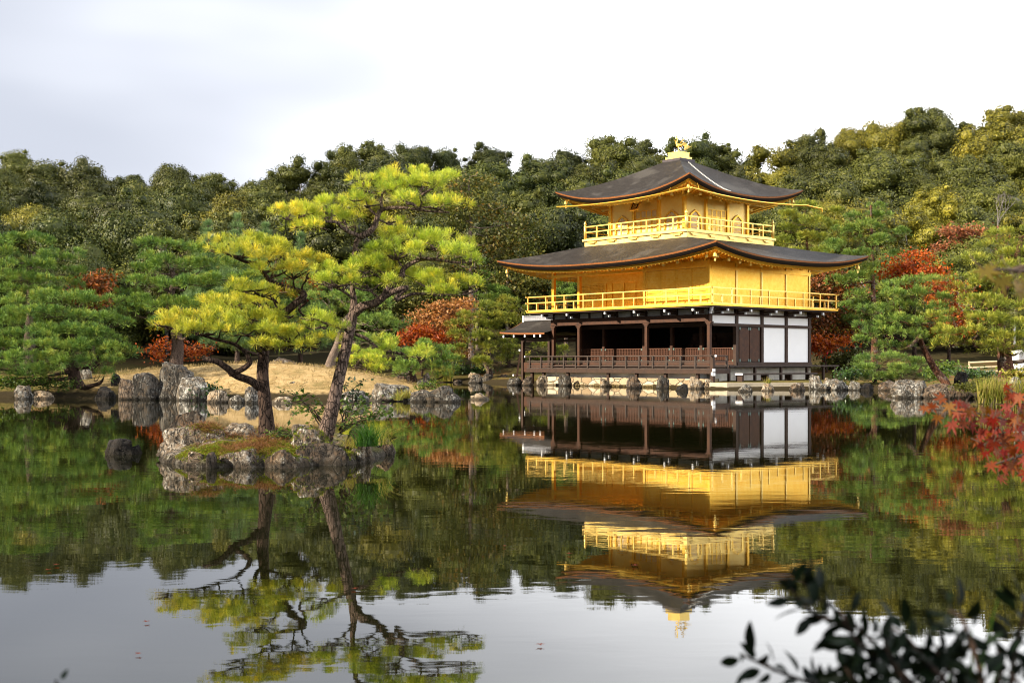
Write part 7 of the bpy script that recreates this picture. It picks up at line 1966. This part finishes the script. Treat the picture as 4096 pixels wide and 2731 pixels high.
# ------------------------------------------------------------------ person among the maples, rail fence, post box like cabinet
def person(x, y, z, rz, label):
    root = empty('person', (x, y, z), rz, label, 'person')
    V = [(0, 0, 0.92), (0, 0, 1.10), (0, 0, 1.32), (0, 0.01, 1.45), (0, -0.01, 1.53), (0, -0.02, 1.66),
         (0.10, 0, 0.86), (0.11, -0.02, 0.48), (0.11, 0.02, 0.08), (0.11, -0.12, 0.03), (-0.10, 0, 0.86), (-0.11, 0.02, 0.48), (-0.11, 0.05, 0.08), (-0.11, -0.09, 0.03),
         (0.19, 0, 1.38), (0.25, 0.02, 1.12), (0.20, -0.14, 0.95), (0.16, -0.22, 0.93), (-0.19, 0, 1.38), (-0.25, 0.02, 1.12), (-0.22, -0.05, 0.88), (-0.21, -0.08, 0.79)]
    E = [(0, 1), (1, 2), (2, 3), (3, 4), (4, 5), (0, 6), (6, 7), (7, 8), (8, 9), (0, 10), (10, 11), (11, 12), (12, 13), (2, 14), (14, 15), (15, 16), (16, 17), (2, 18), (18, 19), (19, 20), (20, 21)]
    rd = [.15, .13, .15, .07, .055, .10, .10, .065, .045, .035, .10, .065, .045, .035, .065, .05, .04, .035, .065, .05, .04, .035]
    me = bpy.data.meshes.new('body'); me.from_pydata(V, E, []); me.update()
    b = bpy.data.objects.new('body', me); COL.objects.link(b)
    sk = b.modifiers.new('skin', 'SKIN'); b.modifiers.new('sub', 'SUBSURF').levels = 1
    for i, r in enumerate(rd):
        me.skin_vertices[0].data[i].radius = (r, r * 0.85, )
    me.skin_vertices[0].data[0].use_root = True
    b.modifiers['sub'].render_levels = 1
    dg = bpy.context.evaluated_depsgraph_get()
    m2 = bpy.data.meshes.new_from_object(b.evaluated_get(dg))
    bpy.data.objects.remove(b)
    m2.materials.clear(); m2.materials.append(M['skin'])
    b = bpy.data.objects.new('body', m2); COL.objects.link(b); b.parent = root
    g = MB(); g.lathe([(0.24, 0.12), (0.25, 0.5), (0.22, 0.85), (0.19, 1.0), (0.22, 1.25), (0.21, 1.38), (0.10, 1.47), (0.085, 1.48)], (0, 0, 0), 16)
    for a in (-1, 1):
        g.tube([(a * 0.17, 0, 1.40), (a * 0.27, 0.02, 1.13), (a * 0.22, -0.12, 0.97)], [0.09, 0.10, 0.11], 8)
    g.build('red_robe', M['robe'], root, True)
    h = MB(); h.lathe([(0.05, 1.56), (0.115, 1.60), (0.125, 1.68), (0.10, 1.76), (0.04, 1.795), (0.005, 1.80)], (0, 0.03, 0), 12)
    h.build('hair', M['black'], root, True)
    f = MB(); f.tube([(0, -0.115, 1.655), (0, -0.135, 1.63)], [0.012, 0.016], 6)
    f.build('nose', M['skin'], root, True)
M['skin'] = plain_mat('skin', (0.62, 0.42, 0.32), 0.5, 0.05)
M['robe'] = plain_mat('red_cloth', (0.62, 0.02, 0.02), 0.7, 0.15)
px_, py_ = C4(1448, 1140)
q = at(px_, py_, 78)
person(q.x, 78, gh(q.x, 78), R(15), 'person in a bright red robe standing among the maples beside the pavilion')

M['fence'] = wood_mat('pale_bamboo', (0.30, 0.24, 0.15), (0.50, 0.41, 0.27))
def fence(label, x0, x1, Y0, Y1, zs, mat, nposts, pr=0.05):
    a, b = at(x0 / 4, 341, Y0), at(x1 / 4, 341, Y1)
    za, zb = gh(a.x, Y0), gh(b.x, Y1)
    root = empty('rail_fence', (a.x, Y0, za), 0, label, 'fence')
    for z in zs:
        g = MB(); g.tube([(0, 0, z), ((b.x - a.x) * .5, (Y1 - Y0) * .5, z + 0.01 + (zb - za) * .5), (b.x - a.x, Y1 - Y0, z + zb - za)], pr, 8); g.build('rail', M[mat], root, True)
    for i in range(nposts):
        t = i / (nposts - 1)
        g = MB(); xx, yy, zz = (b.x - a.x) * t, (Y1 - Y0) * t + 0.09, (zb - za) * t
        g.tube([(xx, yy, zz - 0.2), (xx, yy, zz + max(zs) + 0.06)], 0.05, 8); g.build('fence_post', M[mat], root, True)
fence('pale bamboo rail fence along the path behind the edge pine', 3880, 4350, 62, 62, (0.12, 0.34, 0.60), 'fence', 4, 0.045)
fence('dark double rail fence right of the stout edge pine trunk', 4040, 4400, 47.2, 47.2, (0.28, 0.86), 'wood_grey', 4, 0.07)
# white notice cabinet by the fence
cb = at(C10(1400, 575)[0], C10(1400, 575)[1], 55)
root = empty('white_cabinet', (cb.x, 55, gh(cb.x, 55)), 0, 'white box shaped cabinet on the path behind the dark rails', 'cabinet')
g = MB(); g.box(-0.35, 0.75, -0.25, 0.25, 0.0, 1.25); g.build('body', M['white_paint'], root)
g = MB(); g.box(-0.42, 0.82, -0.32, 0.32, 1.25, 1.33); g.build('lid', M['white_paint'], root)
g = MB(); g.box(-0.2, 0.6, -0.262, -0.252, 0.72, 1.08); g.build('panel', M['ridge'], root)
g = MB(); g.tube([(-0.3, 0, 1.33), (-0.3, 0, 2.4)], 0.05, 8); g.build('pole', M['ridge'], root)

# ------------------------------------------------------------------ leaves drifting on the pond
rng = np.random.default_rng(33)
lf = None
spots = [(131, 1298, 'pinkish leaf floating below the lone black wet rock'), (335, 1430, 'pale leaf afloat in the sky reflection nearest the edge'), (813, 1353, 'red leaf floating over the mirrored leaning trunk'), (1305, 1273, 'red leaf floating beside the mirrored top storey'), (1460, 1300, 'pale leaf floating on the mirrored top roof'),
         (1160, 1255, 'brown leaf floating between the mirrored pine and pavilion'), (230, 1090, 'dark leaf floating under the lone black wet rock'), (540, 1128, 'tan leaf floating close to the island rocks'), (2040, 1180, 'brown leaf floating in the reflection of the maples'), (1240, 1482, 'tiny leaf floating in the bright sky reflection'),
         (320, 1503, 'straw coloured leaf floating low in the sky reflection'), (110, 1310, 'small rust leaf floating near the mirrored hillside')]
def star_leaf(s, lobes=5, seed=0):
    pts = []
    m = 2 * lobes
    angs = np.linspace(-2.3, 2.3, lobes)
    lens = [0.55, 0.85, 1.0, 0.85, 0.55] if lobes == 5 else [0.38, 0.66, 0.9, 1.0, 0.9, 0.66, 0.38]
    pts = [(0.0, -0.06)]
    for i, (a, l) in enumerate(zip(angs, lens)):
        if i: 
            am = (angs[i - 1] + a) / 2
            pts.append((math.sin(am) * 0.30, math.cos(am) * 0.30 + 0.05))
        w = 0.13
        pts.append((math.sin(a - w / max(l, .4) * 1.2) * l * 0.62, math.cos(a - w / max(l, .4) * 1.2) * l * 0.62))
        pts.append((math.sin(a) * l, math.cos(a) * l))
        pts.append((math.sin(a + w / max(l, .4) * 1.2) * l * 0.62, math.cos(a + w / max(l, .4) * 1.2) * l * 0.62))
    return [(x * s, y * s) for x, y in pts]
for i, (x, y, lab) in enumerate(spots):
    px_, py_ = CO(x, y)
    Y = water_depth(py_); p_ = at(px_, py_, Y)
    if lf is None:
        out_ = star_leaf(0.032)
        lf = mesh_obj('floating_leaf', [(0, 0.01, 0.004)] + [(a, b, 0.004 + 0.004 * abs(a) / 0.032) for a, b in out_], [(0, k + 1, (k + 1) % len(out_) + 1) for k in range(len(out_))], M['maple_near'])
        o = lf
    else:
        o = lf.copy(); COL.objects.link(o)
    o.location = (p_.x, Y, 0.006); o.rotation_euler = (0, 0, rng.uniform(0, 6.28)); s = rng.uniform(0.8, 1.3); o.scale = (s, s, s)
    tag(o, lab, 'leaf', 'leaves floating on the pond')

# ------------------------------------------------------------------ near twigs: maple and camellia
def maple_branch(label, stems, leafspots, size, mat, seed, cat='branch', name='maple_branch'):
    rng = np.random.default_rng(seed)
    base = Vector(stems[0][0])
    root = empty(name, base, 0, label, cat)
    tr = MB()
    for st in stems:
        pts = catmull(st, None, 5)
        n = len(pts)
        tr.tube(pts, [(0.007 if pts[0].z > 0.6 else 0.06) * (1 - 0.78 * i / (n - 1)) for i in range(n)], 6)
    V, Fs = [], []
    for c in leafspots:
        c = Vector(c)
        s = size * rng.uniform(0.75, 1.2)
        ol = star_leaf(s, 7)
        # hanging: leaf tip points down and towards the viewer, with a random turn
        yaw, pitch, roll = rng.uniform(-0.9, 0.9), rng.uniform(-0.5, 0.7), rng.normal() * 0.5
        fx = Vector((math.cos(roll) * math.cos(yaw), math.sin(yaw), math.sin(roll) * 0.8)).normalized()
        dn = Vector((math.sin(roll) * 0.6, -math.sin(pitch), -math.cos(pitch)))
        dn = (dn - fx * dn.dot(fx)).normalized()
        nr = fx.cross(dn)
        b = len(V)
        V.append(c + nr * 0.0)
        for a_, b_ in ol:
            r2 = (a_ * a_ + b_ * b_) / (s * s)
            V.append(c + fx * a_ + dn * b_ - nr * (0.18 * s * r2))
        m = len(ol)
        Fs += [(b, b + 1 + k, b + 1 + (k + 1) % m) for k in range(m)]
        up = c - dn * s * 0.6 + Vector((rng.normal() * 0.012, 0, 0.012))
        tr.tube([c, c.lerp(up, 0.5) + nr * 0.004, up], 0.0012, 4)
    t = tr.build('twigs', M['twig'], root, True); t.location = -base
    o = mesh_obj('leaves', V, Fs, M[mat], root, uniform=3); o.location = -base
    return root
def o2(x, y, Y): return o3(x, y, Y)
rng = np.random.default_rng(8)
YM = 4.3
stems = [[(3.4, 1.9, 0.2), (3.38, 1.95, 0.9), (3.3, 2.05, 1.5), (3.1, 2.5, 1.75)], [(3.3, 2.05, 1.5), (2.8, 3.4, 1.5), o2(2480, 960, YM + .3), o2(2380, 985, YM + .2), o2(2300, 960, YM + .05), o2(2240, 948, YM), (o2(2180, 942, YM - .05)), o2(2125, 938, YM - .1)],
         [o2(2380, 985, YM + .2), o2(2330, 1010, YM + .1), o2(2270, 1020, YM), o2(2230, 1005, YM)],
         [o2(2440, 1020, YM + .2), o2(2360, 1040, YM + .1), o2(2300, 1060, YM), o2(2270, 1070, YM)],
         [o2(2460, 900, YM + .3), o2(2380, 920, YM + .2), o2(2340, 905, YM + .1), o2(2310, 890, YM)]]
spots_ = []
for x, y in [(2132, 946), (2158, 958), (2180, 945), (2200, 950), (2212, 975), (2228, 960), (2250, 945), (2240, 985), (2262, 970), (2280, 950), (2270, 1000), (2290, 985), (2300, 965), (2315, 945), (2325, 985), (2310, 1010), (2335, 965), (2345, 940), (2340, 1010), (2355, 985), (2290, 1035), (2310, 1050), (2335, 1040), (2350, 1060), (2325, 1070), (2300, 1075), (2280, 1068), (2362, 1030), (2370, 1000), (2365, 960), (2375, 925), (2340, 915), (2318, 905), (2310, 890), (2222, 938), (2205, 930), (2176, 934), (2360, 1085), (2345, 1090), (2380, 1060), (2390, 1030), (2245, 1015), (2258, 1030), (2395, 970), (2400, 1000), (2230, 945), (2270, 940), (2302, 1020), (2318, 1030), (2332, 1058), (2350, 1020), (2285, 1015), (2256, 992), (2295, 998), (2348, 965), (2322, 960), (2268, 958)]:
    spots_.append(o2(x + rng.normal() * 4, y - 6 + rng.normal() * 4, YM + rng.normal() * 0.12))
    spots_.append(o2(x + 14 + rng.normal() * 10, y + 6 + rng.normal() * 10, YM + rng.normal() * 0.12))
maple_branch('red and yellow maple twig hanging into the view over the water', stems, spots_, 0.040, 'maple_near', 3)
maple_branch('blurred olive maple leaves in front of the edge pine', [[(3.35, 2.0, 1.3), (2.4, 2.3, 1.75), o2(2450, 590, 2.6), o2(2380, 620, 2.55), o2(2300, 618, 2.5), o2(2262, 622, 2.5)], [o2(2380, 620, 2.55), o2(2350, 665, 2.5)]],
             [o2(x, y, 2.5 + rng.normal() * .08) for x, y in ((2262, 618), (2282, 622), (2300, 640), (2320, 618), (2335, 650), (2348, 672), (2352, 620), (2365, 650), (2370, 690))], 0.036, 'maple_olive', 4)

def camellia(label, stems, seed, size=0.062, per=9):
    rng = np.random.default_rng(seed)
    base = Vector(stems[0][0])
    root = empty('camellia_bush', base, 0, label, 'bush')
    tr = MB(); V, Fs = [], []
    for st, k in stems_iter(stems, per):
        pts = catmull(st, None, 6)
        n = len(pts)
        tr.tube(pts, [0.0045 - 0.003 * i / (n - 1) for i in range(n)], 6)
        L_ = sum((pts[i + 1] - pts[i]).length for i in range(n - 1))
        for j in range(k):
            t = 0.22 + 0.78 * (j + rng.uniform(0, 0.6)) / k
            i = min(n - 2, int(t * (n - 1)))
            p = pts[i]
            ax = (pts[i + 1] - pts[i]).normalized()
            th = j * 2.4 + rng.uniform(-0.4, 0.4)
            s1 = ax.cross(Vector((0, 1, 0.1))).normalized(); s2 = ax.cross(s1)
            d = (s1 * math.cos(th) + s2 * math.sin(th) + ax * 0.7 + Vector((0, 0, -0.15))).normalized()
            s = size * rng.uniform(0.7, 1.2)
            w = d.cross(Vector(rng.normal(size=3))).normalized()
            nr = d.cross(w)
            b = len(V); m = 7
            for q in range(m + 1):
                u_ = q / m
                wd = 0.42 * s * 0.5 * math.sin(math.pi * min(1, u_ ** 0.85 * 1.0)) ** 0.8 * 2.0 if 0 < q < m else 0.0005
                c = p + d * (0.012 + s * u_) - nr * (0.16 * s * u_ * u_)
                V += [c - w * wd * 0.5 + nr * wd * 0.16, c, c + w * wd * 0.5 + nr * wd * 0.16]
            for q in range(m):
                for e in (0, 1):
                    Fs.append((b + 3 * q + e, b + 3 * q + e + 1, b + 3 * q + e + 4, b + 3 * q + e + 3))
    t = tr.build('stems', M['bark_dark'], root, True); t.location = -base
    o = mesh_obj('leaves', V, Fs, M['camellia'], root, uniform=4, smooth=True); o.location = -base
    return root
def stems_iter(stems, per):
    for st in stems:
        ln = sum((Vector(st[i + 1]) - Vector(st[i])).length for i in range(len(st) - 1))
        yield st, max(4, int(per * ln / 0.16))
YF = 1.5
def Q(x, y, d=0.0): return o2(x, y, YF + d)
camellia('dark out of focus camellia bush rising at the near edge of the bank', [
    [Q(2190, 1720), Q(2120, 1600), Q(2040, 1510), Q(1960, 1430, .03), Q(1880, 1370, .05), Q(1830, 1320, .06)],
    [Q(2190, 1720), Q(2050, 1640, .05), Q(1930, 1590, .08), Q(1800, 1545, .1), Q(1700, 1500, .1)],
    [Q(2250, 1720, -.05), Q(2200, 1600, -.05), Q(2130, 1520), Q(2080, 1460), Q(2050, 1440)],
    [Q(2250, 1720, -.05), Q(2260, 1600, -.1), Q(2240, 1500, -.1), Q(2210, 1420, -.1), Q(2180, 1400, -.1)],
    [Q(2300, 1720, .1), Q(2320, 1600, .1), Q(2330, 1500, .1), Q(2350, 1420, .1), Q(2360, 1360, .1)],
    [Q(2120, 1600), Q(2160, 1560, .04), Q(2180, 1510, .06), Q(2130, 1470, .06)],
    [Q(2040, 1510), Q(1990, 1490, -.03), Q(1960, 1460, -.05), Q(1930, 1400, -.05)],
    [Q(2250, 1640), Q(2290, 1570, -.03), Q(2300, 1530, -.03), Q(2290, 1490, -.03)],
    [Q(2320, 1600, .1), Q(2380, 1560, .1), Q(2400, 1480, .1)],
    [Q(2050, 1640, .05), Q(2020, 1600, 0), Q(1980, 1580, -.03), Q(1940, 1530, -.03)],
    [Q(2120, 1640), Q(2090, 1580, -.04), Q(2060, 1540, -.06), Q(2030, 1470, -.06)],
    [Q(2200, 1650, .04), Q(2170, 1600, .05), Q(2120, 1570, .05), Q(2070, 1500, .05)],
    [Q(2190, 1720), Q(2160, 1650, .02), Q(2100, 1600, .03), Q(2010, 1550, .04), Q(1960, 1520, .04)],
    [Q(2300, 1720), Q(2260, 1640, .02), Q(2230, 1570, .03), Q(2170, 1530, .04), Q(2150, 1490, .04)],
    [Q(2380, 1720), Q(2370, 1640, -.02), Q(2340, 1570, -.03), Q(2320, 1540, -.03)],
    [Q(2050, 1640, .05), Q(1990, 1610, .06), Q(1920, 1600, .06), Q(1860, 1580, .06)],
    [Q(1960, 1430, .03), Q(1900, 1420, .03), Q(1850, 1390, .03), Q(1815, 1350, .03)],
    [(0.95, 1.45, 0.25), (1.0, 1.5, 0.55), Q(2190, 1720)], [(1.0, 1.42, 0.25), (1.05, 1.45, 0.6), Q(2250, 1720, -.05)], [(1.02, 1.5, 0.25), (1.1, 1.5, 0.6), Q(2300, 1720, .1)], [(1.05, 1.45, 0.25), (1.12, 1.45, 0.6), Q(2380, 1720)],
], 5, 0.034, 19)
camellia('single dark bud tipped twig poking up at the near edge', [[(-0.58, 1.6, 0.25), o2(150, 1720, 1.6), o2(140, 1640, 1.6), o2(128, 1560, 1.6)]], 6, 0.014, 4)
blades('grass_tuft', 'few green grass blades in front of the near camellia bush', 'grass', [Q(2185, 1700, .1), Q(2210, 1700, .1), Q(2240, 1700, .12)], 9, 0.20, 0.006, 'grass', 0.10, 81, 0.4)

# ------------------------------------------------------------------ an unseen evergreen added beside the viewpoint to shade the near bushes
rng = np.random.default_rng(55)
root = empty('evergreen_tree', (-5.0, -1.9, 0.4), 0, 'unseen evergreen added beside the viewpoint to shade the near camellia bush', 'tree')
g = MB(); g.tube([(0, 0, -0.4), (0.05, 0, 0.8), (0.0, 0.05, 2.4), (0.05, 0, 4.6)], [0.11, 0.09, 0.07, 0.03], 8)
B = []
for i in range(26):
    u = rng.normal(size=3); u /= np.linalg.norm(u)
    c = np.array([0, 0, 3.5]) + u * np.array([1.3, 1.9, 1.4]); B.append((c, (0.5, 0.5, 0.4)))
    g.tube([(0, 0, 1.8 + 0.06 * i), tuple(np.array([0, 0, 2.6]) * 0.5 + c * 0.5), tuple(c)], [0.03, 0.02, 0.008], 5)
g.build('trunk', M['bark_grey'], root, True)
P, D = blob_points(rng, B, 9000, 0.2)
V, Fs = leaves(rng, P, D, 0.10, 0.6, 0.7)
mesh_obj('crown', V, Fs, M['leaf_bush'], root, uniform=4)
